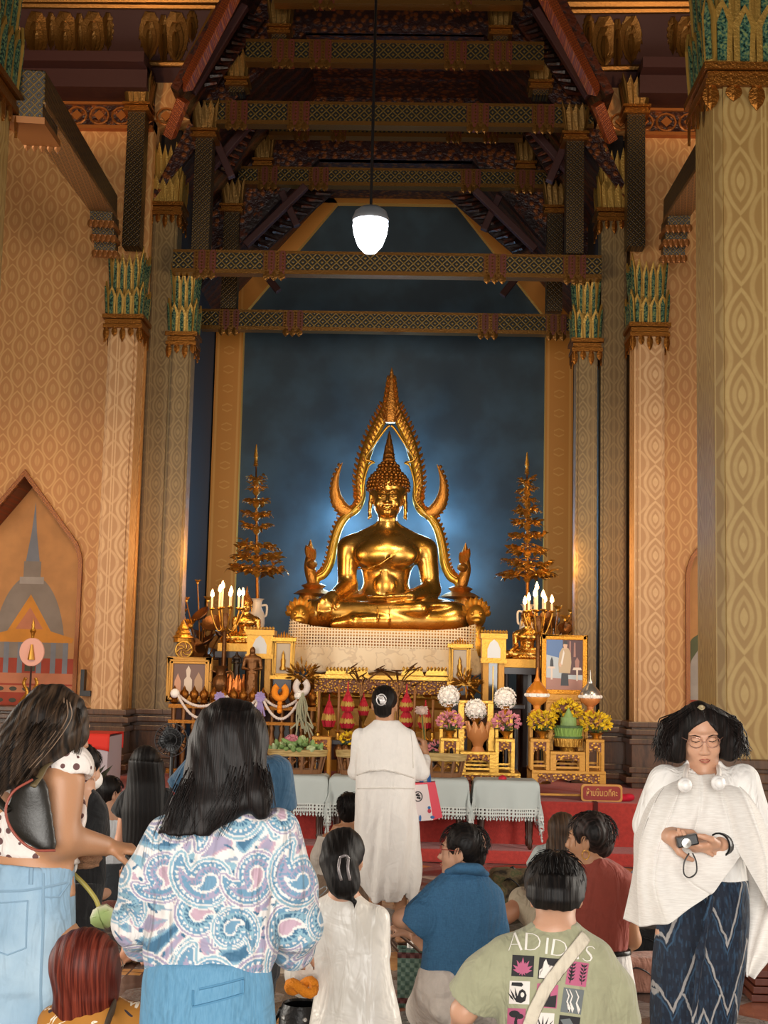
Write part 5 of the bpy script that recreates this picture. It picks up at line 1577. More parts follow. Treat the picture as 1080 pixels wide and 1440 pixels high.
# standing figures at left
def robed(label, px, pt, pb, y, m):
    p = P(px, pb, y); h = Z(px, pt, y) - p.z; k = h / 1.0
    t = thing('standing_figurine', label, 'statue', p)
    s = SDF((-.22 * k, -.2 * k, -.01), (.22 * k, .2 * k, 1.02 * k), .014 * k)
    s.cap((0, 0, .03 * k), (0, 0, .5 * k), .13 * k, .09 * k, .03, ((0, 1, 0), .7)); s.cap((0, 0, .5 * k), (0, 0, .75 * k), .085 * k, .10 * k, .03, ((0, 1, 0), .7))
    s.cap((-.1 * k, 0, .77 * k), (.1 * k, 0, .77 * k), .045 * k); s.cap((0, 0, .78 * k), (0, 0, .86 * k), .035 * k); s.ell((0, -.01 * k, .91 * k), (.05 * k, .06 * k, .075 * k), k=.02 * k)
    for sg in (-1, 1):
        s.path([(sg * .13 * k, 0, .77 * k), (sg * .16 * k, -.02 * k, .6 * k), (sg * .05 * k, -.1 * k, .58 * k)], [.035 * k, .03 * k, .022 * k], .02 * k)
    s.rbox((0, 0, .015 * k), (.13 * k, .11 * k, .015 * k), .005)
    for q in range(5): s.cap((-.08 * k + q * .04 * k, -.09 * k, .06 * k), (-.05 * k + q * .025 * k, -.07 * k, .5 * k), .012 * k, .008 * k, .01)
    s.build('figure', m, t)
robed('bronze robed figurine standing beside the left clock cabinet', 353, 908, 988, 14.9, M_bronze)
robed('small dark figurine standing on the left altar', 332, 916, 956, 15.3, mat('dark patina', '2a2018', .4, .6))
s = thing('figurine_stand', 'low black table under the small dark figurine', 'stand', (P(332, 956, 15.3).x, 15.3, DZ)); h = P(332, 956, 15.3).z - DZ
MB().box(-.17, .17, -.12, .12, h - .05, h).build('top', M_lacq, s)
for sx_ in (-1, 1): MB().lathe([(.04, 0), (.025, h * .5), (.04, h - .05)], 8, c=(sx_ * .12, 0, 0)).build('leg', M_lacq, s)
t = thing('two_handled_vase', 'bronze two-handled vase on the left altar counter', 'vase', P(309, 988, 14.9)); b = MB(); b.lathe([(0, 0), (.07, 0), (.035, .05), (.04, .09), (.09, .18), (.085, .26), (.05, .3), (.05, .36), (.08, .4), (.07, .4)], 16); b.build('body', M_bronze, t, smooth=AS)
for sg in (-1, 1): MB().tube(bez([(sg * .08, 0, .2), (sg * .14, 0, .25), (sg * .12, 0, .34), (sg * .05, 0, .33)], 5), .012, 6).build('handle', M_bronze, t, smooth=True)
t = thing('flame_ornament', 'small red and gold flame-shaped ornament on the left altar counter', 'ornament', P(331, 988, 14.9)); b = MB(); b.lathe([(0, 0), (.13, 0), (.11, .04), (.13, .06), (.1, .12), (.11, .13), (0, .14)], 14)
for k in range(14):
    a = 2 * PI * k / 14; b.leaf((.1 * math.cos(a), .1 * math.sin(a), .1), (.09 * math.cos(a), .09 * math.sin(a), .26 + .05 * (k % 2)), .05, (math.cos(a), math.sin(a), 0), .01)
b.build('body', mat('copper gilt', 'b5672c', .35, .7), t)

# vases with tiered gilt trees
def tree(label, px, ptip, tiers, pvt, pvb, y, wv):
    base = P(px, pvb, y); vt = Z(px, pvt, y)
    v = thing('tall_vase', 'pale porcelain vase holding the %s gilt tree' % label, 'vase', (base.x, y, base.z)); hv = vt - base.z; w_ = wv * y / F_PX
    b = MB(); b.lathe([(0, 0), (w_ * .6, 0), (w_ * .55, hv * .1), (w_ * .95, hv * .45), (w_ * .9, hv * .65), (w_ * .5, hv * .82), (w_ * .55, hv * .95), (w_ * .85, hv), (w_ * .7, hv), (w_ * .4, hv * .85)], 18, cap=False); b.build('body', M_porc, v, smooth=AS)
    for sg in (-1, 1): MB().tube(bez([(sg * w_ * .5, 0, hv * .85), (sg * w_ * 1.1, 0, hv * .85), (sg * w_ * 1.1, 0, hv * .65), (sg * w_ * .85, 0, hv * .6)], 5), .014, 6).build('handle', M_porc, v, smooth=True)
    s = thing('vase_stand', 'dark pedestal under the vase of the %s gilt tree' % label, 'stand', (base.x, y, DZ)); hs = base.z - DZ
    MB().lathe([(.2, 0), (.16, .06), (.12, .12), (.12, hs - .12), (.17, hs - .05), (.18, hs)], 16).build('column', M_lacq, s)
    t = thing('gilt_tree', '%s tall gilt tree of tiered leaves beside the halo' % label, 'ornament', (base.x, y, vt))
    tip = P(px, ptip, y); tr = tip - Vector((base.x, y, vt))
    MB().tube([(0, 0, -hv * .6), (0, 0, 0), tr * .7, tr * .99], [.025, .022, .016, .006], 8).build('trunk', M_goldd, t, smooth=True)
    rr = random.Random(px)
    for py, hw in tiers:
        q = P(px, py, y) - Vector((base.x, y, vt)); fx = tr * (q.z / tr.z); r = hw * y / F_PX; b = MB(); n = max(7, int(5 + r * 30))
        b.lathe([(.02, -.06), (.05, -.02), (.03, .03), (.01, .05)], 8, c=(fx.x, fx.y, q.z))
        for k in range(n):
            a = 2 * PI * (k + rr.random() * .5) / n; d = Vector((math.cos(a), math.sin(a), 0)); c = Vector((fx.x, fx.y, q.z))
            tipp = c + d * r * rr.uniform(.85, 1.08) + Vector((0, 0, rr.uniform(-.02, .06)))
            b.tube([c, c.lerp(tipp, .5) + Vector((0, 0, .035)), tipp], .007, 5)
            for u in ((.45, .62, .8, 1.0) if r > .12 else (.6, 1.0)):
                e = c.lerp(tipp, u) + Vector((0, 0, .02))
                for s2 in (-1, 1):
                    dd = (d * .6 + Vector((-d.y, d.x, 0)) * s2 * .8 + Vector((0, 0, rr.uniform(-.6, .5)))).normalized()
                    b.leaf(e, e + dd * (.05 + .25 * r), .03 + .08 * r, Vector((0, 0, 1)) + d * .5, .003, bend=.15, seg=3)
        b.build('leaf_tier', M_gold, t)
    f = MB()
    for k in range(6): f.lathe([(.0, 0), (.035 - .004 * k, .01), (.02, .03), (0, .04)], 8, c=(tr.x * .97, tr.y, tr.z * (.93 + .012 * k) - .02))
    f.lathe([(.03, 0), (.02, .06), (.006, .16)], 8, c=(tr.x, tr.y, tr.z * .985)); f.build('finial', M_gold, t)
tree('left', 360, 640, ((676, 10), (690, 11), (708, 14), (726, 17), (745, 19), (772, 25), (788, 31), (805, 37)), 842, 905, 16.3, 12)
tree('right', 741, 652, ((680, 9), (693, 11), (707, 12), (722, 15), (739, 19), (757, 22), (778, 25), (797, 29), (812, 37)), 850, 922, 15.8, 12)

# candelabra
M_flame = mat('flame', 'ffd9a0', .5, emit='ffbe70', estr=22)
M_wax = mat('candle wax', 'f0d8b0', .5)
def candelabrum(label, px, pc, pb, y, spots):
    c = P(px, pb, y); t = thing('candelabrum', label, 'candelabrum', (c.x, y, DZ))
    hz = c.z - DZ
    MB().lathe([(.16, 0), (.1, .05), (.03, .1), (.025, hz * .5), (.05, hz * .52), (.025, hz * .56), (.025, hz - .2), (.06, hz - .12), (.03, hz)], 12).build('stem', M_bronze, t, smooth=AS)
    for dx, dy, pt in spots:
        q = P(px + dx, pb - 6 - abs(dy) * 10, y); e = Vector((q.x - c.x, dy, q.z - DZ)); top = P(px + dx, pt, y).z - DZ
        MB().tube(bez([(0, 0, hz - .15), (e.x * .5, e.y * .5, hz - .2), (e.x, e.y, e.z - .06), e], 5), .01, 6).build('arm', M_gold, t, smooth=True)
        ca = MB(); ca.tube([e, (e.x, e.y, top - .07)], .013, 8); co = ca.build('candle', M_wax, t)
        b = MB(); b.lathe([(.0, 0), (.022, .025), (.020, .055), (.002, .10)], 8, c=(e.x, e.y, top - .07)); b.build('flame', M_flame, co)
        b = MB(); b.lathe([(.01, -.02), (.035, .0), (.03, .01), (.0, .01)], 10, c=e); b.build('drip_pan', M_gold, t, smooth=AS)
candelabrum('candelabrum of lit candles on the left, in front of the ochre band', 317, 840, 862, 15.45, ((-19, .0, 832), (-11, .15, 824), (-3, -.1, 821), (4, .2, 826), (9, -.15, 832), (17, .1, 830), (24, 0, 830)))
candelabrum('candelabrum of lit candles on the right, with a pointed crowning flame', 757, 840, 866, 15.0, ((-19, 0, 842), (-12, .15, 836), (-6, -.1, 832), (0, .2, 820), (5, -.15, 834), (11, .15, 838), (19, 0, 840)))
# gilded lotus thickets behind the candelabra
def thicket(label, items, y, seed, base):
    rr = random.Random(seed); c = P(*base, y); t = thing('gilt_lotus_thicket', label, 'ornament', (c.x, y, DZ))
    h0 = c.z - DZ
    MB().lathe([(.16, 0), (.1, .1), (.12, h0 - .2), (.2, h0)], 14).build('urn', M_bronze, t, smooth=AS)
    lv = MB(); st_ = MB(); fl = MB()
    for px, py, r, kind in items:
        q = P(px, py, y + rr.uniform(-.25, .25)); e = Vector((q.x - c.x, q.y - y, q.z - DZ)); r = r * y / F_PX
        st_.tube(bez([(e.x * .1, 0, h0 - .1), (e.x * .5, e.y * .4, h0 + (e.z - h0) * .5), e], 4), .01, 5)
        if kind == 'l':
            M = Matrix.Rotation(rr.uniform(-.8, .8), 4, 'Y') @ Matrix.Rotation(rr.uniform(.2, .9), 4, 'X')
            lv.lathe([(0, 0), (r * .5, .01), (r, .05), (r * .98, .06), (r * .5, .02), (0, .012)], 16, c=e, M=M, cap=False)
        else:
            for k in range(9):
                a = 2 * PI * k / 9; d = Vector((math.cos(a) * .7, math.sin(a) * .7, .8)); fl.leaf(e, e + d * r, r * .5, d.orthogonal(), .004)
            fl.ball(e, r * .35, 8, 5)
    lv.build('leaves', M_bronze, t, smooth=AS); st_.build('stems', M_goldd, t); fl.build('blossoms', M_bright, t)
thicket('gilded lotus thicket left of the left candelabrum', [(285, 868, 15, 'l'), (268, 880, 12, 'f'), (300, 880, 15, 'l'), (276, 898, 14, 'l'), (258, 862, 8, 'f'), (292, 905, 16, 'l'), (270, 915, 18, 'l'), (300, 925, 16, 'l'), (262, 845, 7, 'f'), (278, 820, 6, 'f'), (292, 845, 8, 'f'), (308, 895, 12, 'l'), (265, 902, 10, 'f'), (288, 885, 12, 'f'), (312, 912, 10, 'f'), (280, 930, 14, 'l')], 16.15, 4, (283, 945))
thicket('gilded lotus thicket behind the right candelabrum', [(785, 858, 9, 'f'), (770, 870, 10, 'l'), (795, 872, 9, 'f'), (803, 862, 7, 'f'), (780, 880, 12, 'l'), (808, 880, 8, 'l'), (765, 885, 9, 'l'), (745, 862, 7, 'f'), (775, 846, 6, 'f'), (794, 888, 10, 'l')], 15.85, 9, (776, 925))
# lit strip of medallion lamps on the niche side wall
t = thing('lamp_niche', 'narrow pointed gilt niche with a row of glowing round lamps, seen edge-on at the left', 'lamp', (-2.49, 16.0, 1.0))
pa = [P(262, 742, 15.9).z]
b = MB()
zt_, zb_ = P(258, 702, 15.8).z, 1.4
out = [(15.5, zb_), (16.3, zb_), (16.3, zt_ - .75), (15.9, zt_), (15.5, zt_ - .75)]
inn = [(15.58, zb_), (16.22, zb_), (16.22, zt_ - .8), (15.9, zt_ - .12), (15.58, zt_ - .8)]
for k in range(5):
    q = [out[k], out[(k + 1) % 5], inn[(k + 1) % 5], inn[k]]
    for xx in (-2.5, -2.42): b.add([(xx, yy, zz) for yy, zz in q], [(0, 1, 2, 3)])
    b.add([(-2.5, *out[k]), (-2.5, *out[(k + 1) % 5]), (-2.42, *out[(k + 1) % 5]), (-2.42, *out[k])], [(0, 1, 2, 3)])
adopt(b.build('frame', mat('niche red gilt', 'a0351c', .4, .3), t), t)
b = MB(); b.add([(-2.495, yy, zz) for yy, zz in inn], [list(range(5))]); adopt(b.build('back', mat('niche ground', 'a86a44', .6), t), t)
for k in range(6):
    z = P(255, 778 + k * 22, 15.9).z
    l = MB(); l.lathe([(0, 0), (.07, 0), (.06, .03), (0, .045)], 14, c=(-2.49, 15.88, z), M=Matrix.Rotation(PI / 2, 4, 'Y')); adopt(l.build('lamp', mat('lamp glow %d' % k, 'ffd08a', .4, emit='ffb050', estr=2.2), t, smooth=AS), t)

# hanging lamp
YL = 10.5
a = P(520, 357, YL); top = P(521, 292, YL); r = (X(546, 325, YL) - X(496, 325, YL)) / 2; h = top.z - a.z
t = thing('hanging_lamp', 'glowing white acorn-shaped glass lamp hanging from the roof', 'lamp', (a.x, YL, a.z))
MB().lathe([(0, 0), (r * .35, h * .03), (r * .7, h * .18), (r * .93, h * .42), (r, h * .6), (r * .97, h * .7), (r * .9, h * .72)], 28).build('glass_shade', mat('lit glass', 'ffffff', .3, emit='f2f6ff', estr=7), t, smooth=True)
MB().lathe([(r * .9, h * .71), (r * 1.02, h * .70), (r * 1.04, h * .76), (r * .98, h * .80), (r * .9, h * .9), (r * .55, h * 1.0), (r * .2, h * 1.03), (0, h * 1.04)], 28).build('metal_cap', mat('lamp cap', '8a8f95', .4, .5), t, smooth=AS)
MB().tube([(0, 0, h * 1.02), (0, 0, 11.6 - a.z)], .012, 8).build('cable', M_black, t)

# murals in the pointed recesses: generic painted shrine scenes
MP = [mat('mural ' + n, c, .7, var=.1, bscale=30) for n, c in (('sky', 'c08a52'), ('stone', '8a7f74'), ('roof', 'd08a2e'), ('blue', '7c828c'), ('red', 'a3402a'), ('rose', 'c07a58'), ('dark', '4a4a3e'), ('tree', '5a6040'), ('sunset', 'cf6a44'), ('pale', 'a8a098'))]
def mural(nm, sgn, shapes):
    t = MB(); cx = sgn * AX; a = arch_pts(cx, .72, 1.0, 2.85, 3.9)
    t.prism(a, YW + .456, YW + .475)
    for pts, c in shapes: 
        flatpoly(t, [(cx + x, z) for x, z in pts], YW + .455 - .0012 * len(t.v) / 40, c)
    o = t.build('mural', MP); tag(o, 'painted shrine scene inside the %s pointed arch' % nm, 'painting')
def ell2(cx, cz, rx, rz, n=20, a0=0, a1=2 * PI): return [(cx + rx * math.cos(a0 + (a1 - a0) * i / n), cz + rz * math.sin(a0 + (a1 - a0) * i / n)) for i in range(n)]
shp = [([(-.66, 1.2), (.66, 1.2), (.66, 1.75), (-.66, 1.75)], 4), (ell2(0, 1.75, .42, .95, 24, 0, PI) + [(-.42, 1.75)], 1), ([(-.14, 2.6), (.14, 2.6), (.14, 2.68), (-.14, 2.68)], 9), ([(-.1, 2.68), (.1, 2.68), (.1, 2.86), (-.1, 2.86)], 1), ([(-.08, 2.86), (.08, 2.86), (.03, 3.2), (.0, 3.55), (-.03, 3.2)], 3)]
shp += [([(-.52, 1.98), (-.25, 2.06), (0, 2.48), (.25, 2.06), (.52, 1.98), (.5, 1.93), (-.5, 1.93)], 2), ([(-.16, 2.08), (.16, 2.08), (0, 2.33)], 5)]
for x in (-.42, -.28, -.12, .1, .26, .4): shp.append(([(x, 1.55), (x + .06, 1.55), (x + .06, 1.93), (x, 1.93)], 3))
shp += [([(-.03, 1.6), (.09, 1.6), (.09, 1.9), (-.03, 1.9)], 6), ([(-.66, 1.46), (.66, 1.46), (.66, 1.58), (-.66, 1.58)], 5), ([(-.66, 1.36), (.66, 1.36), (.66, 1.44), (-.66, 1.44)], 5)]
for k in range(9): shp.append((ell2(-.6 + k * .15, 1.40, .045, .025, 10), 6)); shp.append((ell2(-.6 + k * .15, 1.27, .045, .025, 10), 6))
mural('left', -1, shp)
shp = [([(-.66, 1.9), (.66, 2.2), (.66, 1.2), (-.66, 1.2)], 8), (ell2(-.4, 1.9, .22, .3), 7), (ell2(-.1, 1.8, .2, .25), 7), ([(-.66, 1.45), (-.2, 1.45), (-.2, 1.62), (-.3, 1.9), (-.42, 2.08), (-.54, 1.9), (-.62, 1.62)], 9), ([(-.3, 1.4), (.1, 1.4), (.1, 1.6), (0, 1.9), (-.1, 1.95), (-.25, 1.6)], 1), ([(-.66, 1.2), (.66, 1.2), (.66, 1.45), (-.66, 1.45)], 4)]
for k in range(9): shp.append((ell2(-.6 + k * .15, 1.40, .045, .025, 10), 6))
mural('right', 1, shp)

# talipot fan on its gilt stand, clothed table, fan and wall speakers on the left
y = 14.2; p = P(45, 917, y)
t = thing('ceremonial_fan', 'pink oval ceremonial fan on a pole with gilt stand at the left', 'fan', (p.x, y, DZ)); cz = p.z - DZ
MB().lathe([(0, -.012), (.13, -.012), (.135, 0), (.13, .012), (0, .012)], 24, c=(0, 0, cz), M=Matrix.Rotation(PI / 2, 4, 'X') @ Matrix.Diagonal(Vector((1, 1.12, 1))).to_4x4()).build('leaf', mat('pink silk', 'd8a494', .7), t, smooth=AS)
MB().lathe([(.012, 0), (.02, .05), (.035, .08), (.015, .12), (.02, .14), (0, .22)], 10, c=(0, 0, cz + .14)).build('finial', M_gold, t, smooth=AS)
MB().lathe([(0, 0), (.04, .0), (.03, .06), (.012, .16)], 10, c=(0, -.018, cz - .08)).build('emblem', M_goldb, t)
MB().tube([(0, 0, 0), (0, 0, cz - .1)], .011, 8).build('pole', M_dred, t)
b = MB()
for sg in (-1, 1): b.tube(bez([(sg * .05, 0, .62), (sg * .1, 0, .75), (sg * .03, 0, .86), (sg * .07, 0, .96), (sg * .05, 0, 1.02)], 6), .018, 6)
b.lathe([(.12, 0), (.05, .06), (.03, .5), (.08, .62), (.03, .66)], 12); b.build('stand', M_gold, t, smooth=AS)
x0, x1 = X(-40, 1035, 12.9), X(151, 1035, 12.9); z1 = Z(80, 1032, 12.9)
t = thing('clothed_table', 'table with red cloth over a pale skirt behind the polka-dot top, left', 'table', ((x0 + x1) / 2, 13.25, DZ)); hx = (x1 - x0) / 2; h = z1 - DZ
MB().box(-hx, hx, -.3, .3, 0, h - .02).build('skirt', mat('lilac skirt', 'a79aa0', .9), t)
def rc(u, v):
    a = (u - .5) * 2 * hx * 1.02; yv = (v - .5) * 2 * .5; o_ = max(0, abs(yv) - .31)
    return (a, math.copysign(min(abs(yv), .31), yv), h + .005 - o_ * (.9 + .15 * math.sin(a * 9)))
sheet('red_cloth', rc, 40, 20, mat('red cover', 'c82a1c', .8), t, th=.006)
p = P(242, 1040, 12.1)
t = thing('standing_fan', 'dark pedestal fan beside the long-haired woman in black', 'fan', (p.x, 12.1, 0)); r = .145
b = MB()
for k in range(3):
    rr_ = r * (1 - .3 * k); b.tube([Vector((rr_ * math.cos(a), -.05 - .02 * k, p.z + rr_ * math.sin(a))) for a in [2 * PI * i / 24 for i in range(25)]], .004, 5)
for k in range(24):
    a = 2 * PI * k / 24; b.tube([(0, -.09, p.z), (r * math.cos(a), -.05, p.z + r * math.sin(a)), (r * .5 * math.cos(a), .03, p.z + r * .5 * math.sin(a))], .0025, 4)
b.build('cage', M_black, t)
b = MB()
for k in range(4):
    a = k * PI / 2 + .3; b.leaf((0, -.03, p.z), (r * .9 * math.cos(a), -.04, p.z + r * .9 * math.sin(a)), r * .9, (.3, -1, 0), .003)
b.build('blades', M_black, t); MB().cbox((0, .03, p.z), .05, .06, .05).build('motor', M_black, t, bevel=.01); MB().tube([(0, .02, .03), (0, .02, p.z)], .018, 8).build('pole', M_black, t); MB().lathe([(0, 0), (.2, 0), (.19, .03), (0, .05)], 20).build('base', M_black, t)
p = P(116, 962, YW - .1); t = thing('wall_speaker', 'small black speaker bracket on the wall beside the left arch', 'speaker', p)
MB().box(-.02, .02, -.02, .08, -.12, .16).build('bracket', M_black, t); MB().cbox((.05, -.03, -.1), .06, .04, .03).build('speaker', M_black, t)
# ================================================================== people
from mathutils.bvhtree import BVHTree
def skin(name, c): return mat(name, c, .5, sss=.12, bump=.12, bscale=160, bdist=.003)
M_skin = skin('skin', 'c08a6c'); M_skin2 = skin('skin tan', 'bd8a66'); M_skin3 = skin('skin light', 'c9997c')
def hairmat(name, c0, c1, fx=150, fz=5, rough=.42, ax=0):
    rough = .55
    v = (fx, fz * 2, fz) if ax == 0 else (fz * 2, fx, fz)
    m = mat(name, fn=lambda g: {'color': g.mix(g.noise(1, 3, g.scaled(*v)).step(.35, .75), c0, c1), 'rough': rough, 'height': g.noise(1, 2, g.scaled(v[0] * 2, v[1] * 2, fz))}, bump=.5, bdist=.004)
    m.node_tree.nodes['Principled BSDF'].inputs['Specular IOR Level'].default_value = .28; return m

M_hair = hairmat('black hair', '080606', '1d1714'); M_hair2 = hairmat('dark brown hair', '0a0706', '211815')
M_hairhl = hairmat('highlighted hair', '17100b', '54402f', 110, 4); M_hairred = hairmat('auburn hair', '48150d', '873a28', 150, 5)
M_hairmix = hairmat('greying short hair', '100c0a', '40302c', 120, 8, ax=1); M_hairside = hairmat('black side hair', '0b0908', '241d1a', ax=1); M_hairbr = hairmat('brown hair', '2a1c12', '5c4430', 110, 4)
def folds(g, w=.03):
    a = g.noise(1, 2, g.scaled(17, 17, 4.5), dist=1.3); b = g.noise(1, 2, g.scaled(7, 7, 9), dist=1.5)
    return a + b * .8 + g.noise(260, 2) * w
def cloth(name, c, rough=.85, var=.08, sheen=.15, fb=.55, **k):
    c = lin(c); d = tuple(x * (1 - var) for x in c[:3]) + (1,)
    return mat(name, rough=rough, fn=lambda g: {'color': g.mix(g.noise(30, 4).step(.3, .7), d, c), 'height': folds(g)}, bump=fb, sheen=sheen, bdist=.035)

def Rz(a): return Matrix.Rotation(R(a), 3, 'Z')
def head(s, c, yaw=0, pitch=0, roll=0, hs=1.0, face=True, ear=True):
    Rm = Rz(yaw) @ Matrix.Rotation(R(pitch), 3, 'X') @ Matrix.Rotation(R(roll), 3, 'Y'); c = Vector(c)
    T = lambda *p: tuple(c + Rm @ (Vector(p) * hs))
    E_ = lambda p, r, k=.02, mode='add': s.ell(T(*p), tuple(x * hs for x in r), Rm, k * hs, mode)
    C = lambda a, b, ra, rb, k=.01, mode='add': s.cap(T(*a), T(*b), ra * hs, rb * hs, k * hs, None, mode)
    E_((0, -.014, .032), (.076, .094, .084)); E_((0, .018, -.03), (.063, .074, .088)); E_((0, .036, -.078), (.043, .044, .032)); E_((0, .066, -.098), (.018, .016, .015))
    for g in (-1, 1):
        if face:
            E_((g * .037, .058, -.03), (.024, .022, .026)); C((g * .012, .086, .028), (g * .05, .068, .03), .008, .006, .014)
            E_((g * .031, .092, .010), (.019, .012, .011), .012, 'cut'); E_((g * .031, .073, .009), (.0150, .0145, .0125), .003)
            C((g * .018, .084, .015), (g * .044, .077, .014), .0035, .003, .004); C((g * .018, .0835, .003), (g * .043, .077, .003), .003, .003, .004)
            E_((g * .011, .095, -.036), (.010, .010, .0085), .006)
        if ear:
            E_((g * .076, -.004, -.008), (.011, .021, .033), .008); E_((g * .083, .004, -.006), (.006, .010, .018), .006, 'cut'); E_((g * .074, .002, -.038), (.009, .010, .011), .006)
    if face:
        C((0, .082, .024), (0, .102, -.028), .0075, .0115, .012); E_((0, .105, -.032), (.0115, .0105, .0095), .006)
        for g in (-1, 1): C((0, .092, -.060), (g * .023, .081, -.064), .0068, .003, .006); C((0, .089, -.071), (g * .019, .080, -.068), .0078, .003, .006)
        C((-.021, .090, -.0655), (.021, .090, -.0655), .0016, .0016, .002, 'cut')
    return T, Rm
def neck(s, T, base, r=.05, rb=.058): s.cap(T(0, -.018, -.055), base, r, rb, .03)
def hand(s, w, d, n, t, curl=(.3, .3, .35, .4), sc=1.0, thumb=.5, k=.006):
    """w wrist, d pointing direction, n palm-facing direction, t thumb side"""
    w = Vector(w); d = Vector(d).normalized(); n = Vector(n); n = (n - d * n.dot(d)).normalized(); t = Vector(t); t = (t - d * t.dot(d) - n * t.dot(n)).normalized()
    for i in range(4):
        o = t * (.027 - .018 * i) * sc
        kn = w + d * (.088 - .004 * abs(i - 1.2)) * sc + o
        s.cap(w + o * .55 + d * .012 * sc, kn, .016 * sc, .0125 * sc, .012)
        L = (.040, .045, .041, .032)[i] * sc; th = 0; p = kn; r = (.0096, .0098, .0094, .0082)[i] * sc
        for j, f in enumerate((1.0, .68, .52)):
            th += curl[i] * (1.0, 1.2, .8)[j]
            q = p + (d * math.cos(th) + n * math.sin(th)) * L * f
            s.cap(p, q, r * (1 - .08 * j), r * (.92 - .1 * j), .003 if j else k); p = q
    b = w + d * .022 * sc + t * .026 * sc
    m = b + (t * .62 + d * .62 + n * thumb * .7).normalized() * .042 * sc; e = m + (t * .15 + d * .85 + n * thumb).normalized() * .030 * sc; f = e + (d * .95 + n * thumb * 1.1 - t * .1).normalized() * .024 * sc
    s.cap(b, m, .0165 * sc, .0125 * sc, .012); s.cap(m, e, .0122 * sc, .0108 * sc, .003); s.cap(e, f, .0108 * sc, .0085 * sc, .003)
def foot(s, a, d, sc=1.0):
    a = Vector(a); d = Vector(d).normalized(); sd = Vector((-d.y, d.x, 0)); g = Vector((a.x, a.y, 0))
    s.cap(a, g + d * .03 + Vector((0, 0, .04)), .036 * sc, .036 * sc, .02); s.cap(g - d * .03 + Vector((0, 0, .03)), g + d * .13 * sc + Vector((0, 0, .022)), .03 * sc, .036 * sc, .03, ((0, 0, 1), .62))
    for i in range(5):
        o = sd * (-.034 + .017 * i) * sc; s.cap(g + d * .14 * sc + o + Vector((0, 0, .016)), g + d * (.185 - .008 * abs(i - 1)) * sc + o + Vector((0, 0, .011)), .011 * sc, .009 * sc, .004)
def wob(x, y, z, f, sd=0.0):
    return (np.sin(f * x + 1.7 * np.sin(f * .31 * z + sd) + sd) + np.sin(f * .63 * y + f * .37 * x + 1.3 * np.sin(f * .23 * z + 2 * sd) + 1) + .6 * np.sin(f * 1.7 * x - f * .4 * z + 3 * sd)) / 2.6
def rows(y0, dr, *r):
    """silhouette rows (py, pxL, pxR[, depth ratio, dy]) -> loft rows at depth y0"""
    out = []
    for q in r:
        py, l, rr_ = q[:3]; a = P(l, py, y0); b = P(rr_, py, y0); hw = (b.x - a.x) / 2
        out.append(((a.z + b.z) / 2, (a.x + b.x) / 2, y0 + (q[4] if len(q) > 4 else 0), hw, hw * (q[3] if len(q) > 3 else dr)))
    return out
def person(label, px, y0, z=0.0):
    p = P(px, 1200, y0); return thing('person', label, 'person', (p.x, y0, z))
def fld(lo, hi, h, **k): return SDF(lo, hi, h, **k)
def bounds(pts, m):
    A = np.array([list(p) for p in pts]); return A.min(0) - m, A.max(0) + m
def V(*a): return Vector(a)
def part(s, name, m, t, **k):
    o = s.build(name, m, t, **k); adopt(o, t); return o
def strands(name, t, m, items, seed=1, w=.006, n=60):
    """loose locks: items of (root, tip, spread)"""
    rr = random.Random(seed); mb = MB()
    for root, mid, tip, sp in items:
        for k in range(n):
            j = lambda a: Vector((rr.gauss(0, a), rr.gauss(0, a * .35), rr.gauss(0, a * .6)))
            jj = j(sp); pts = bez([root + jj, mid + jj * 1.05 + j(sp * .05), tip + jj * 1.1 + j(sp * .16)], 4)
            mb.tube(pts, [w * (1 - .75 * i / (len(pts) - 1)) for i in range(len(pts))], 4)
    adopt(mb.build(name, m, t, smooth=True), t)
def glasses(t, T, m, r=.024, name='glasses'):
    g = MB()
    for sg in (-1, 1):
        g.tube([T(sg * .032 + r * 1.1 * math.cos(a), .098 - .012 * abs(math.cos(a)) * (1 if math.cos(a) * sg > 0 else 0), .006 + r * .85 * math.sin(a)) for a in [2 * PI * i / 20 for i in range(21)]], .0016, 5)
        g.tube([T(sg * .058, .09, .012), T(sg * .078, .04, .012), T(sg * .080, -.01, .008)], .0016, 5)
    g.tube([T(-.008, .102, .008), T(0, .105, .010), T(.008, .102, .008)], .0016, 5)
    adopt(g.build(name, m, t), t)
def brows_lips(t, T, brow=True):
    if brow:
        for sg in (-1, 1):
            b = MB(); b.tube([T(sg * .014, .0935, .026), T(sg * .033, .0885, .031), T(sg * .052, .073, .026)], [.0022, .0034, .0015], 6, flat=.6); adopt(b.build('eyebrow', M_hair, t), t)
            b = MB(); b.tube([T(sg * .017, .0875, .0085), T(sg * .031, .0905, .0055), T(sg * .046, .0795, .0085)], [.0012, .0018, .001], 6); adopt(b.build('eyelash', M_hair, t), t)
    b = MB()
    for z, r in ((-.0605, .0042), (-.0705, .0050)):
        b.tube([T(-.021, .0845, -.0655), T(-.010, .0955, z), T(0, .0985, z), T(.010, .0955, z), T(.021, .0845, -.0655)], [.001, r * .8, r, r * .8, .001], 8, flat=.7)
    adopt(b.build('lips', mat('lips', 'a8614f', .45), t, smooth=True), t)

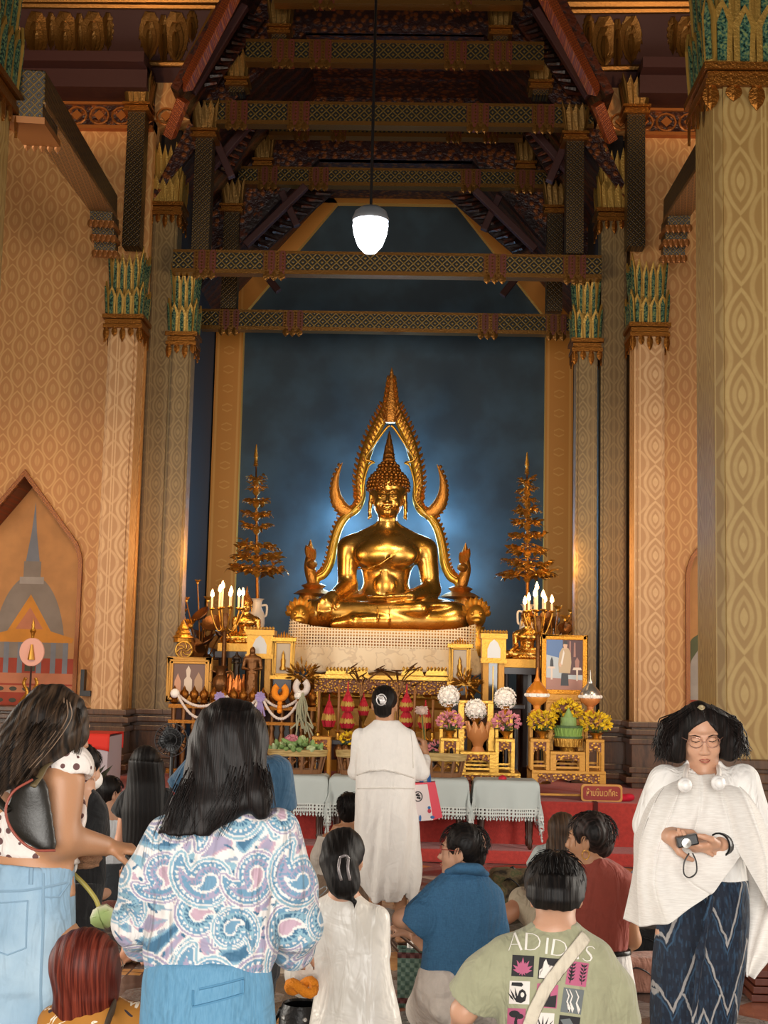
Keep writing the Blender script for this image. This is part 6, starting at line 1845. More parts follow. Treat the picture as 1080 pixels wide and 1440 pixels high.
# ------------------------------------------------ standing woman in white, incense raised
def woman_in_white():
    y0 = 8.7; t = person('woman in a long white dress standing with raised incense and a tote bag', 545, y0)
    hc = P(541, 990, y0); s = fld((hc.x - .35, y0 - .3, -.02), (hc.x + .45, y0 + .45, hc.z + .16), .012, fx=[(hc.x - .1, hc.x + .35, .007)], fz=[(hc.z - .45, hc.z + .15, .007), (0, .12, .009)])
    T, _ = head(s, hc, -8, -4, hs=1.0); nb = P(543, 1020, y0); neck(s, T, nb, .047, .06)
    s.loft(rows(y0, .6, (1022, 520, 568), (1060, 512, 575), (1130, 515, 572), (1180, 508, 580)), .05)
    el = P(593, 1087, y0 + .02); wr = P(598, 1060, y0 + .14)
    s.cap(P(570, 1040, y0), el, .036, .036); s.cap(el, wr, .036, .026); 
    hand(s, wr, (-.12, .2, 1), (-.8, .4, 0), (-.2, -.6, .3), (.9, .95, 1, 1.05), .95, .5)
    l1 = P(562, 1300, y0 + .02)
    for px, dy in ((528, .05), (562, 0)):
        k = P(px, 1225, y0 + dy); a = P(px + (2 if px > 540 else 0), 1296, y0 + dy + .02); a.z = .09
        s.cap(P(px, 1160, y0), k, .075, .055); s.cap(k, a, .052, .032); foot(s, a, (.15, 1, 0))
    part(s, 'body', M_skin2, t)
    # dress
    s = fld((hc.x - .4, y0 - .4, .1), (hc.x + .4, y0 + .45, nb.z + .1), .0095)
    s.loft(rows(y0, .62, (1012, 531, 557, .9), (1018, 519, 568, .75), (1030, 506, 580, .6), (1050, 502, 583), (1085, 499, 584), (1108, 501, 583), (1112, 501, 584), (1140, 498, 586), (1190, 496, 590), (1230, 500, 592), (1252, 512, 590, .6), (1266, 522, 582, .55)), .03)
    for px, py, e, w_ in ((577, 1034, P(593, 1086, y0 + .02), P(597, 1068, y0 + .12)), (507, 1034, P(500, 1085, y0 + .08), P(512, 1075, y0 + .3))):
        s.cap(P(px - 3 if px > 540 else px, py + 2, y0), e, .05, .05, .012); s.cap(e, w_, .05, .042, .02)
    s.fn(lambda x, y, z: .016 * wob(x, y, z * .35, 52, 1) * np.clip((1.02 - z) * 5, .1, 1) + .006 * wob(x, y, z * 2.2, 20, 3))
    s.path([P(499, 1086, y0 - .12), P(540, 1083, y0 - .16), P(584, 1092, y0 - .12)], [.005] * 3, .008)
    s.loft(rows(y0, .55, (1150, 512, 576), (1200, 506, 582), (1250, 516, 586), (1280, 520, 584)), 0, 'cut', grow=-.012)
    dr = part(s, 'dress', cloth('white linen', 'f4efe8', sheen=.2, var=.03, fb=.3), t)
    tr = BVHTree.FromPolygons([v.co for v in dr.data.vertices], [p.vertices for p in dr.data.polygons])
    for pl, r_ in ((((502, 1090), (520, 1084), (540, 1083), (560, 1087), (582, 1094)), .005), (((503, 1109), (540, 1108), (582, 1109)), .005), (((577, 1022), (580, 1050), (581, 1080)), .003)):
        q = []
        for (a, c), (d, e) in zip(pl, pl[1:]):
            for i in range(9):
                p = P(a + (d - a) * i / 8, c + (e - c) * i / 8, y0 - .5); h_ = tr.ray_cast(p, (p - CAM).normalized())
                if h_[0]: q.append(h_[0])
        if len(q) > 3: adopt(MB().tube(q, r_, 6).build('seam', cloth('linen seam', 'e4ddd3', fb=.1), t, smooth=True), t)
    # hair in a low twist with a shell clip
    s = fld(hc - V(.13, .16, .13), hc + V(.13, .14, .16), .006)
    s.ell(T(0, -.022, .035), (.083, .092, .085), k=.01); s.ell(T(0, -.085, .0), (.062, .045, .06), k=.02); s.ell(T(0, -.06, -.05), (.055, .045, .04), k=.02)
    s.fn(lambda x, y, z: .0015 * np.sin(x * 240 + 3 * np.sin(z * 40))); s.ell(T(0, .11, -.02), (.075, .085, .10), k=.006, mode='cut')
    part(s, 'hair', M_hair2, t)
    b = MB(); 
    for k in range(6): b.tube(bez([T(-.03 + .008 * k, -.135, .045), T(-.01 + .006 * k, -.14, .02), T(.0 + .005 * k, -.135, -.01)], 4), .0045, 5)
    b.tube([T(.03 * math.cos(a), -.135, .02 + .035 * math.sin(a)) for a in [2 * PI * i / 14 for i in range(15)]], .005, 5)
    adopt(b.build('hair_clip', mat('silver clip', 'cfc9c6', .3, .6), t, smooth=True), t)
    # incense, flower, bag : separate things
    o = thing('incense_sticks', 'bundle of incense sticks held up by the woman in white', 'incense', wr + V(0, .03, .03)); b = MB()
    for k in range(3): b.tube([(-.005 + .004 * k, .02, -.06), (-.03 + .012 * k, .07, .22)], .0028, 5)
    b.build('sticks', mat('incense', 'b98a3a', .7), o)
    q = P(593, 999, y0 + .15) ; f = thing('flower', 'pale pink round flower held up beside the incense', 'flower', q); b = MB(); b.ball((0, 0, 0), .03, 12, 8)
    for k in range(14):
        d = Vector((math.cos(k * 2.4), math.sin(k * 2.4) * .8, -.6 + .1 * k)).normalized(); b.leaf(d * .015, d * .046, .035, d.orthogonal(), .003)
    b.build('petals', mat('pale pink petals', 'dcc0b0', .8), f); MB().tube([(0, 0, -.02), wr - q + V(0, .02, .06)], .004, 6).build('stem', M_leafg, f)
    # tote bag hanging from the forearm
    c = P(600, 1126, y0 + .05); bag = thing('tote_bag', 'pink and white tote bag with blue handles hanging from a forearm', 'bag', (c.x, c.y, c.z))
    hw, hh = .082, .118; Rb = Matrix.Rotation(R(-6), 4, 'Y'); b = MB()
    sd = [(-hw, hh), (hw * .7, hh), (hw, -hh), (-hw * .95, -hh)]
    b.cur = 0; b.prism([(-hw * 1.1, hh), (hw * .15, hh), (hw * .38, -hh), (-hw, -hh)], -.05, .05, Rb); b.cur = 1; b.prism([(hw * .15, hh * 1.0), (hw * .78, hh * .94), (hw * 1.12, -hh * .9), (hw * .38, -hh)], -.05, .05, Rb); b.cur = 1; b.prism([(-hw * 1.1, hh * 1.02), (hw * .78, hh * .98), (hw * .78, hh * .9), (-hw * 1.1, hh * .93)], -.052, .052, Rb)
    b.build('bag_body', [mat('bag white', 'e6d6d2', .6), mat('bag coral', 'e4485a', .6)], bag)
    b = MB(); 
    for dy in (-.04, .04):
        for dx in (-.012, .0): b.tube(bez([(-.03 + dx, dy, hh), (-.025 + dx, dy * .5, hh + .06), (-.01 + dx, dy * .2, hh + .1), (.012 + dx, dy * .5, hh + .06), (.02 + dx, dy, hh)], 4), .007, 6)
    b.build('handles', mat('bag blue', '2a5a94', .6), bag)
    b = MB(); b.cur = 0
    ring = [(-.052 + .026 * math.cos(a), .035 + .03 * math.sin(a)) for a in [2 * PI * i / 20 for i in range(21)]]
    b.tube([Rb @ V(x, -.052, z) for x, z in ring], .0035, 5)
    for x, z, r in ((-.058, .045, .008), (-.046, .04, .007), (-.055, .028, .007), (-.044, .024, .008), (-.05, .052, .005)): b.ball(Rb @ V(x, -.051, z), (r, .003, r), 8, 5)
    b.cur = 1; b.ball(Rb @ V(.012, -.051, -.06), (.012, .004, .014), 10, 6); b.cur = 2; b.ball(Rb @ V(.012, -.051, -.04), (.01, .004, .01), 8, 5); b.cur = 2; b.ball(Rb @ V(.028, -.051, -.1), (.014, .004, .01), 8, 5); b.ball(Rb @ V(-.05, -.051, -.1), (.008, .004, .02), 8, 5)
    b.build('printed_emblem', [mat('print black', '26221f', .6), mat('print red', 'c0304a', .6), mat('print blue', '2f6aa8', .6)], bag)
woman_in_white()

# ------------------------------------------------ woman in the paisley blouse
def paisley(Vv):
    u = Vv[:, 0] * 1.0 + Vv[:, 1] * .45; v = Vv[:, 2]
    u = u - u.mean(); v = v - v.min()
    C_ = {k: np.array(lin(c)[:3]) for k, c in dict(w='dfdad6', b='6690ab', d='3d6a88', l='9d95ad', p='bb9eac', t='86abbb', g='8f9fb2').items()}
    wu = u + .018 * np.sin(v * 34 + 2 * np.sin(u * 22)) ; wv = v + .02 * np.sin(u * 30 + 1.5 * np.sin(v * 17))
    f = np.sin(wu * 62 + 2.2 * np.sin(wv * 27)) + np.sin(wv * 55 + 2.0 * np.sin(wu * 31 + 1))
    f2 = np.sin(wu * 130 + 3 * np.sin(wv * 60)) * np.sin(wv * 110 + 2)
    col = np.tile(C_['w'], (len(u), 1))
    col[f > .4] = C_['t']; col[f > .85] = C_['b']; col[(f > 1.3)] = C_['d']
    col[(f < -.75)] = C_['p']; col[(f < -1.1)] = C_['l']; col[(f2 > .72) & (f < .5)] = C_['g']; col[(f2 < -.8)] = C_['d']
    rr = random.Random(12)
    for gi in range(5):
        for gj in range(6):
            cu = -.30 + gj * .125 + (gi % 2) * .06 + rr.uniform(-.025, .025); cv = .03 + gi * .115 + rr.uniform(-.025, .025)
            sg = 1 if (gi + gj) % 2 else -1; a0 = rr.uniform(-.6, .6) + (0 if gi % 2 else 2.6); sc = rr.uniform(.62, 1.0)
            D = np.full(len(u), 9.0); S_ = np.zeros(len(u))
            for k in range(16):
                q = k / 15; ang = a0 + sg * q * 2.0; rad = .013 + .115 * q * (1 - .25 * q)
                px = cu + sc * rad * math.sin(ang) * sg; pv = cv + sc * rad * math.cos(ang)
                d = np.hypot(u - px, v - pv) - sc * .052 * (1 - q) ** .8 - .002
                m = d < D; D[m] = d[m]; S_[m] = q
            dd = D / sc
            col[dd < .016] = C_['w']; col[dd < .012] = C_['l' if gj % 2 else 't']; col[dd < .006] = C_['w']; col[dd < .002] = C_['b']
            rp = np.sin(np.arctan2(v - cv, u - cu) * 16 + S_ * 40)
            m = (dd < -.004) & (dd > -.011); col[m & (rp > 0)] = C_['w']; 
            m = (dd < -.012); col[m] = C_['t' if gi % 2 else 'l']; m = (dd < -.018); col[m & (rp > -.2)] = C_['d' if gi % 2 else 'b']; m = dd < -.030; col[m] = C_['w']; m = dd < -.036; col[m] = C_['p' if gj % 2 else 'b']
    return col
def woman_in_paisley():
    y0 = 3.3; t = person('woman with long straight hair in a blue and lilac paisley blouse', 300, y0)
    hc = P(322, 1052, y0 + .05); s = fld(hc - V(.45, .3, 1.62), hc + V(.35, .35, .15), .014, fz=[(hc.z - .2, hc.z + .15, .007)])
    T, _ = head(s, hc, 4, -6, 4, face=False); nb = P(322, 1130, y0 + .02); neck(s, T, nb, .05, .065)
    s.loft(rows(y0, .6, (1140, 270, 370), (1200, 235, 385), (1300, 230, 370), (1400, 230, 355)), .04)
    for sp, e, w_ in ((P(240, 1178, y0), P(200, 1285, y0 + .05), P(224, 1328, y0 + .2)), (P(392, 1170, y0), P(420, 1290, y0 + .05), P(402, 1336, y0 + .2))):
        s.cap(sp, e, .05, .042); s.cap(e, w_, .04, .028); hand(s, w_, (0.1, 1, -.2), (0, 0, -1), (1 if w_.x > 0 else -1, 0, 0))
    for px in (258, 325):
        h_ = P(px, 1400, y0); k = V(h_.x, y0 + .02, .45); a = V(h_.x, y0, .09); s.cap(h_, k, .075, .06); s.cap(k, a, .055, .035); foot(s, a, (0, 1, 0))
    part(s, 'body', M_skin, t)
    s = fld(hc - V(.36, .26, .66), hc + V(.3, .34, -.08), .0034)
    s.loft(rows(y0, .52, (1122, 292, 345, .9), (1132, 274, 366, .75), (1150, 243, 392, .6), (1185, 218, 400, .5), (1240, 210, 400), (1300, 206, 394), (1335, 200, 392), (1352, 202, 386), (1364, 205, 380)), .02)
    s.path([P(238, 1178, y0), P(203, 1240, y0 + .02), P(193, 1293, y0 + .06), P(207, 1322, y0 + .14), P(214, 1338, y0 + .2)], [.056, .057, .056, .05, .034], .025)
    s.path([P(390, 1170, y0), P(412, 1245, y0 + .02), P(420, 1303, y0 + .06), P(414, 1334, y0 + .14), P(404, 1342, y0 + .2)], [.056, .058, .056, .048, .034], .025)
    s.fn(lambda x, y, z: .0055 * wob(x, y, z * .6, 36, 2) + .004 * wob(x * .5, y, z * 2, 30, 5))
    part(s, 'blouse', mat('paisley print', fn=lambda g: {'color': g.attr('print'), 'rough': .75, 'height': folds(g, .01)}, bump=.6, sheen=.15, bdist=.035), t, color=paisley, relax=1)
    s = fld(hc - V(.32, .3, 1.72), hc + V(.24, .3, -.45), .012)
    s.loft(rows(y0, .62, (1345, 206, 380), (1358, 203, 380), (1375, 198, 384), (1440, 194, 388), (1500, 192, 390), (1560, 194, 388), (1640, 200, 384)), .03)
    for px in (244, 338): s.cap(P(px, 1560, y0), V(P(px, 1560, y0).x, y0, .14), .12, .09, .04)
    s.fn(lambda x, y, z: .006 * wob(x, y, z * .3, 70, 2) * np.clip((z - 1.02) * 12, .25, 1) + .004 * wob(x, y, z, 14, 4))
    part(s, 'trousers', mat('blue denim trousers', fn=lambda g: {'color': g.mix(g.noise(1, 3, g.scaled(300, 300, 40)), '4a80a2', '6f9fbd'), 'rough': .85, 'height': folds(g, .01)}, bump=.5, bdist=.03), t)
    # stitched back pocket
    bv = None; b = MB(); pk = [(262, 1406), (262, 1430), (333, 1414), (333, 1392), (262, 1406)]
    pts = []
    for (a, c), (d, e) in zip(pk, pk[1:]):
        for i in range(8): pts.append(P(a + (d - a) * i / 8, c + (e - c) * i / 8, y0 - .19))
    sc_ = [o for o in t.children if o.name.startswith('trousers')][0]
    tr = BVHTree.FromPolygons([v.co for v in sc_.data.vertices], [p.vertices for p in sc_.data.polygons])
    q = []
    for p in pts:
        h_ = tr.ray_cast(V(p.x, y0 - 1, p.z), V(0, 1, 0)); 
        if h_[0]: q.append(h_[0] - V(0, .001, 0))
    if len(q) > 3: b.tube(q, .003, 5); adopt(b.build('pocket_stitching', mat('stitch blue', '4f84a6', .8), t), t)
    # hair
    s = fld(hc - V(.26, .22, .34), hc + V(.16, .14, .15), .0055)
    s.ell(T(0, -.016, .03), (.090, .102, .092), k=.01)
    s.loft(rows(y0 - .01, .62, (1000, 300, 348, .95), (1012, 284, 364, .95), (1030, 270, 373, .85), (1060, 264, 376, .8), (1100, 256, 378, .65, -.02), (1125, 246, 376, .5, -.05), (1150, 236, 330, .42, -.07), (1168, 230, 300, .35, -.09)), .03)
    s.path([P(352, 1090, y0 - .04), P(362, 1120, y0 - .07), P(366, 1142, y0 - .08)], [.03, .03, .018], .03)
    s.fn(lambda x, y, z: .0012 * np.sin((x + .35 * (z - hc.z)) * 260 + 5 * np.sin(z * 6) + 40 * y) + .002 * np.sin((x + .3 * (z - hc.z)) * 90 + 3 * np.sin(z * 8)))
    s.ell(T(0, .13, -.04), (.085, .095, .12), k=.01, mode='cut')
    part(s, 'hair', M_hair2, t)
    strands('hair_strands', t, M_hair2, [(P(275, 1100, y0 - .07), P(258, 1140, y0 - .1), P(248, 1172, y0 - .11), .022), (P(330, 1090, y0 - .08), P(318, 1125, y0 - .1), P(300, 1160, y0 - .11), .02), (P(362, 1085, y0 - .06), P(368, 1115, y0 - .08), P(370, 1142, y0 - .08), .012)], 3, .0016, 110)
woman_in_paisley()

# ------------------------------------------------ woman in the polka-dot top
def f_dots(g):
    x, y, z = g.xyz(); v = g.voro(26, rand=.3).outputs['Distance']
    return {'color': g.mix(E(g, v).lt(.29), 'ece2da', '6a4a48'), 'rough': .85, 'height': folds(g, 0)}
def woman_in_dots():
    y0 = 4.2; f = V(.75, .66, 0); t = person('woman with long highlighted hair in a white polka-dot top and light jeans', 45, y0)
    hc = P(84, 1022, y0 + .06); s = fld((hc.x - .42, y0 - .35, .0), (hc.x + .40, y0 + .55, hc.z + .14), .013, fx=[(hc.x + .02, hc.x + .3, .006)], fz=[(.98, 1.32, .006), (hc.z - .12, hc.z + .13, .008)])
    T, _ = head(s, hc, -55, -18, 0, .98); nb = P(62, 1082, y0); neck(s, T, nb, .052, .07)
    s.loft(rows(y0, .7, (1085, 20, 100, .6), (1120, -10, 112), (1200, -10, 104), (1215, -15, 103), (1260, -22, 106)), .04)
    sh = P(88, 1100, y0 - .04); el = P(82, 1178, y0 - .06); wr = P(150, 1190, y0 + .12)
    s.cap(sh, el, .068, .056, .04); s.cap(el, wr, .054, .031, .03)
    hand(s, wr, (.93, .25, -.12), (.1, .2, -1), (.35, -.9, .2), (.25, .45, .75, .9), .95, .55)
    for dx in (-.09, .08): s.cap(V(hc.x - .05 + dx, y0, .85), V(hc.x - .05 + dx, y0, .1), .09, .04)
    part(s, 'body', M_skin2, t)
    s = fld((hc.x - .42, y0 - .35, .9), (hc.x + .30, y0 + .42, hc.z + .0), .0075)
    s.loft(rows(y0, .72, (1060, 68, 112, .5), (1075, 35, 116, .6), (1100, 5, 118), (1150, -10, 120), (1190, -10, 110), (1204, -12, 106), (1218, 45, 106, .9, .06)), .02)
    s.fn(lambda x, y, z: .004 * wob(x, y, z * 2, 40, 2) + .003 * wob(x, y, z, 24, 7))
    s.cap(P(66, 1082, y0 - .02), P(98, 1080, y0 - .02), .062, .075, .03); s.cap(P(100, 1118, y0 - .04), el + V(.0, -.03, .02), .078, .08, .01, mode='cut'); s.ell(P(34, 1066, y0 - .14), (.075, .10, .04), k=.02, mode='cut')
    s.plane(P(20, 1206, y0), (-.12, 0, -1))
    part(s, 'top', mat('polka dot knit', fn=f_dots, bump=.5, bdist=.03), t)
    s = fld((hc.x - .42, y0 - .42, .02), (hc.x + .32, y0 + .45, 1.2), .011)
    s.loft(rows(y0, .78, (1211, -22, 102), (1240, -28, 104), (1290, -32, 107), (1340, -30, 106), (1380, -20, 104)), .02)
    for px in (8, 72): a = P(px, 1370, y0); s.cap(a, V(a.x, a.y, .1), .105, .095, .05)
    s.plane(P(20, 1211, y0), (.0, 0, 1))
    s.fn(lambda x, y, z: .005 * wob(x, y, z * 1.6, 26, 2))
    s.loft(rows(y0, .78, (1200, -20, 98), (1214, -20, 98)), 0, 'cut', grow=-.012)
    o = part(s, 'jeans', mat('light blue denim', fn=lambda g: {'color': g.mix(g.noise(3, 4).step(.3, .7), '8aaac2', 'b4cbd9'), 'rough': .9, 'height': folds(g, .02)}, bump=.5, bdist=.03), t)
    tr = BVHTree.FromPolygons([v.co for v in o.data.vertices], [p.vertices for p in o.data.polygons])
    def sew(name, pl, m, r=.0025):
        b = MB(); q = []
        for (a, c), (d, e) in zip(pl, pl[1:]):
            for i in range(9):
                p = P(a + (d - a) * i / 8, c + (e - c) * i / 8, y0); h_ = tr.ray_cast(V(p.x, y0 - 1, p.z), V(0, 1, 0))
                if h_[0]: q.append(h_[0] - V(0, .001, 0))
        if len(q) > 3: b.tube(q, r, 5); adopt(b.build(name, m, t), t)
    M_st = mat('denim seam', '8aa8be', .9)
    sew('back_pocket', [(2, 1262), (54, 1258), (52, 1322), (26, 1332), (4, 1326)], M_st); sew('side_seam', [(72, 1222), (74, 1290), (70, 1438)], M_st, .004); sew('belt_loop', [(57, 1212), (57, 1236)], M_st, .007); sew('waist_seam', [(0, 1246), (50, 1244), (98, 1238)], M_st, .004); sew('front_pocket', [(74, 1254), (92, 1256), (101, 1240)], M_st, .003)
    # hair
    s = fld((hc.x - .34, y0 - .32, hc.z - .42), (hc.x + .16, y0 + .25, hc.z + .16), .0065)
    s.ell(T(0, -.02, .03), (.088, .104, .09), k=.01); s.path([P(72, 1005, y0), P(54, 1030, y0 - .07), P(22, 1062, y0 - .13), P(-14, 1098, y0 - .15)], [.095, .092, .075, .05], .04, flat=((.3, 1, .2), .7)); s.path([P(98, 1008, y0), P(103, 1035, y0 - .02), P(96, 1060, y0 - .05)], [.055, .042, .015], .03)
    s.fn(lambda x, y, z: .0012 * np.sin((x * .8 - .5 * (z - hc.z)) * 250 + 4 * np.sin(z * 7)) + .002 * np.sin((x - .6 * z) * 80))
    s.ell(T(0, .12, -.03), (.07, .085, .11), k=.01, mode='cut')
    part(s, 'hair', M_hairhl, t)
    strands('hair_strands', t, M_hairhl, [(P(60, 1020, y0 - .15), P(35, 1055, y0 - .2), P(6, 1095, y0 - .22), .025), (P(40, 1040, y0 - .17), P(14, 1072, y0 - .22), P(-18, 1120, y0 - .22), .025), (P(106, 1000, y0 - .04), P(110, 1030, y0 - .05), P(104, 1062, y0 - .07), .010)], 5, .0018, 90)
    mb = MB()
    for k in range(9):
        a = P(66 + k * 4, 975 + abs(k - 4) * 3, y0 - .03 - .015 * abs(k - 4)); mb.tube(bez([a, P(52 + k * 6, 1010, y0 - .10), P(30 + k * 6, 1045, y0 - .165), P(-8 + k * 7, 1080, y0 - .20)], 6), .0018, 4)
    adopt(mb.build('highlight_locks', mat('ash highlight', '8a705a', .45), t, smooth=True), t)
    # crescent bag on her back
    bag = thing('shoulder_bag', 'black crescent shoulder bag with red piping worn on the back of the polka-dot top', 'bag', P(40, 1150, y0 - .22))
    s = fld(bag.location - V(.2, .14, .2), bag.location + V(.2, .16, .2), .008)
    s.loft(rows(y0 - .17, .35, (1093, 40, 60, .9), (1106, 22, 68, .6), (1138, 8, 73), (1166, 10, 77), (1184, 32, 80, .5), (1196, 56, 78, .9)), .01)
    o = s.build('bag_body', mat('black leather', '24211c', .4, bump=.08, bscale=90), bag); adopt(o, bag)
    b = MB(); b.tube(bez([P(46, 1096, y0 - .22), P(18, 1114, y0 - .25), P(8, 1142, y0 - .26), P(20, 1172, y0 - .27), P(46, 1194, y0 - .26), P(78, 1196, y0 - .23)], 6), .004, 6); adopt(b.build('piping', mat('red piping', '9a4a3a', .5), bag, smooth=True), bag)
    b = MB(); b.tube(bez([P(46, 1106, y0 - .2), P(56, 1092, y0 - .17), P(64, 1078, y0 - .13), P(78, 1066, y0 - .05)], 6), .012, 8, flat=.5); adopt(b.build('strap', mat('olive strap', '6a5a3c', .6), bag, smooth=True), bag)
    b = MB(); b.tube(bez([P(12, 1140, y0 - .2), P(-4, 1125, y0 - .18), P(-20, 1100, y0 - .1)], 5), .02, 8, flat=.4); adopt(b.build('back_strap', mat('dark strap', '2f2a22', .5), bag, smooth=True), bag)
    # lotus bud hanging at her side, white cord, pompom, phone
    l = thing('lotus_bud', 'pale green lotus bud with bent stem hanging beside the light jeans', 'flower', P(145, 1287, y0 + .1))
    b = MB(); d = (P(150, 1302, y0 + .1) - P(139, 1273, y0 + .1)).normalized(); M_ = d.to_track_quat('Z', 'Y').to_matrix().to_4x4()
    b.lathe([(.005, -.032), (.022, -.026), (.036, -.008), (.034, .012), (.018, .03), (.002, .042)], 14, M=M_)
    for k in range(5):
        a = 2 * PI * k / 5; b.leaf(M_ @ V(.02 * math.cos(a), .02 * math.sin(a), -.028), M_ @ V(.014 * math.cos(a), .014 * math.sin(a), .04), .05, M_ @ V(math.cos(a), math.sin(a), 0), .002, bend=.28)
    b.build('bud', mat('bud petals', fn=lambda g: {'color': g.mix(g.noise(9, 2).step(.4, .65), 'd9d2b4', 'a8bf78'), 'rough': .6}), l, smooth=AS)
    b = MB(); o_ = l.location; b.tube([p - o_ for p in bez([P(98, 1224, y0 + .1), P(118, 1243, y0 + .1), P(133, 1262, y0 + .1), P(139, 1275, y0 + .1)], 5)], .0075, 8); b.build('stem', mat('lotus stem', 'a89a4a', .5), l, smooth=True)
    b = MB(); b.tube([q for q in bez([P(100, 1200, y0 + .06), P(107, 1214, y0 + .06), P(104, 1226, y0 + .06), P(98, 1218, y0 + .05)], 5)], .005, 6); adopt(b.build('waist_tie', M_white, t, smooth=True), t)
    s = fld((-.07, -.07, -.06), (.07, .07, .06), .006); s.ell((0, 0, 0), (.052, .045, .04)); s.fn(lambda x, y, z: .005 * wob(x, y, z, 190, 2) + .004 * np.sin(z * 240))
    o = s.build('pompom', mat('brown fur', '8a6448', .95, bump=1, bscale=150)); o.location = P(120, 1204, y0 + .16); tag(o, 'fluffy brown pompom below the forearm of the woman in dots', 'pompom')
woman_in_dots()

# ------------------------------------------------ woman on the right, sheer shawl and ikat skirt
def f_ikat(g):
    x, y, z = g.xyz()
    u = (x * 1.0 + y * .35) / .19 + z * .22; w = g.noise(26, 3) * .03
    t = ((u + w * 3).fract() - .5).abs() * 2
    v = z / .23
    q1 = ((v + t * 1.05 + w * 2).fract() - .5).abs(); q2 = ((v - t * 1.05 + .5 + w * 2).fract() - .5).abs()
    l1 = q1.step(.055, .03); l2 = q2.step(.055, .03)
    l3 = ((v + t * 1.05 + .16).fract() - .5).abs().step(.035, .015) * .7
    sp = (g.noise(1, 3, g.scaled(95, 95, 22))).step(.54, .7) * .5; dd = (((v * 6).fract() - .5).abs().lt(.25)) * ((u * 9).fract() - .5).abs().lt(.14) * .2
    band = ((z - .30).abs() - .012).lt(0) 
    base = g.mix(sp.max(dd).max(l3), '0d1a2c', '33536f')
    return {'color': g.mix(l1.max(l2 * (z.lt(.62))).max(band) * .8, base, 'a7a29e'), 'rough': .8, 'height': folds(g, 0)}
def woman_in_shawl():
    y0 = 4.93; t = person('woman facing the camera in a sheer white shawl and dark blue ikat skirt', 990, y0)
    hc = P(986, 1037, y0); hl = P(946, 1177, y0 - .22); hr = P(992, 1191, y0 - .24)
    s = fld((hc.x - .36, y0 - .42, -.01), (hc.x + .42, y0 + .28, hc.z + .14), .012, fx=[(hc.x - .14, hc.x + .16, .0045)], fy=[(y0 - .32, y0 - .06, .005)], fz=[(hc.z - .13, hc.z + .12, .0042), (hr.z - .08, hr.z + .09, .0045)])
    T, Rm = head(s, hc, 176, -12, 3, .93); nb = P(990, 1092, y0 + .02); neck(s, T, nb, .05, .065)
    s.loft(rows(y0, .6, (1092, 955, 1025), (1130, 935, 1045), (1180, 940, 1042), (1260, 935, 1048)), .05)
    el = P(918, 1170, y0 - .02); er = P(1058, 1180, y0 - .02)
    s.cap(P(932, 1100, y0), el, .05, .044); s.cap(el, hl, .042, .027); s.cap(P(1048, 1100, y0), er, .05, .044); s.cap(er, P(1014, 1188, y0 - .20), .044, .029)
    hand(s, hl + V(-.012, .02, .005), (.85, -.25, -.12), (.15, .75, -.65), (.3, -.6, -.6), (.22, .3, .42, .5), .95, .5)
    hand(s, P(1010, 1188, y0 - .21), (-.9, -.3, -.10), (0, .4, 1), (-.2, -.9, .3), (.45, .5, .55, .6), .95, .35)
    for dx in (-.065, .055): dx -= .03; a = V(hc.x + dx, y0 + .0, .09); s.cap(V(hc.x + dx, y0, .8), V(hc.x + dx, y0, .45), .07, .055); s.cap(V(hc.x + dx, y0, .45), a, .052, .034); foot(s, a, (dx * .5, -1, 0))
    part(s, 'body', M_skin3, t); brows_lips(t, T); glasses(t, T, mat('pink gold glasses', 'b58a78', .3, .6), .024)
    # hair: wavy bob
    s = fld(hc - V(.2, .18, .16), hc + V(.22, .2, .17), .0055)
    s.ell(T(0, -.022, .035), (.090, .096, .090), k=.01)
    for sg in (-1, 1):
        s.path([T(sg * .07, -.01, .045), T(sg * .098, -.015, -.005), T(sg * .112, -.015, -.045), T(sg * .10, -.01, -.075)], [.04, .040, .038, .025], .03)
    s.ell(T(0, -.07, -.04), (.10, .05, .08), k=.03)
    s.fn(lambda x, y, z: .007 * wob(x, y, z * 1.1, 60, 3) + .0025 * wob(x, y, z, 150, 1))
    s.ell(T(0, .105, -.04), (.064, .085, .105), k=.014, mode='cut'); s.ell(T(0, .12, .012), (.058, .075, .052), k=.02, mode='cut')
    part(s, 'hair', M_hair2, t)
    rr = random.Random(8); mb = MB()
    for k in range(420):
        sg = rr.choice((-1, 1)); u = rr.random(); dpt = rr.uniform(-.08, .035)
        a = V(sg * rr.uniform(.0, .05), dpt * .7 + .0, .118 - .02 * u); m_ = V(sg * rr.uniform(.10, .135), dpt * 1.1, rr.uniform(.0, .06)); e = V(sg * rr.uniform(.11, .185), dpt + rr.uniform(-.02, .02), rr.uniform(-.10, -.03))
        ph, fr_, am = rr.uniform(0, 6), rr.uniform(14, 26), rr.uniform(.003, .008); q = []
        for i_ in range(17):
            w_ = i_ / 16; p = a.lerp(m_, w_ * 2) if w_ < .5 else m_.lerp(e, w_ * 2 - 1); p = p + V(sg * .014 * math.sin(w_ * PI), 0, 0) + V(am * math.sin(ph + fr_ * w_), am * math.cos(ph * 2 + fr_ * w_), am * .5 * math.sin(2 * ph + fr_ * w_)) * w_
            q.append(T(*p))
        mb.tube(q, [.0022] * 14 + [.0017, .0012, .0006], 4)
    adopt(mb.build('hair_strands', M_hair2, t), t)
    b = MB(); b.leaf(T(-.012, .03, .125), T(.016, .045, .128), .02, (0, -1, .3), .004); b.ball(T(0, .04, .13), .007); adopt(b.build('hair_clip', mat('gilt clip', 'd8c8a0', .3, .6), t), t)
    for sg in (-1, 1): adopt(MB().ball(T(sg * .083, .008, -.05), .006).build('earring', M_white, t), t)
    # blouse
    s = fld((hc.x - .34, y0 - .3, .8), (hc.x + .34, y0 + .3, hc.z - .02), .0085)
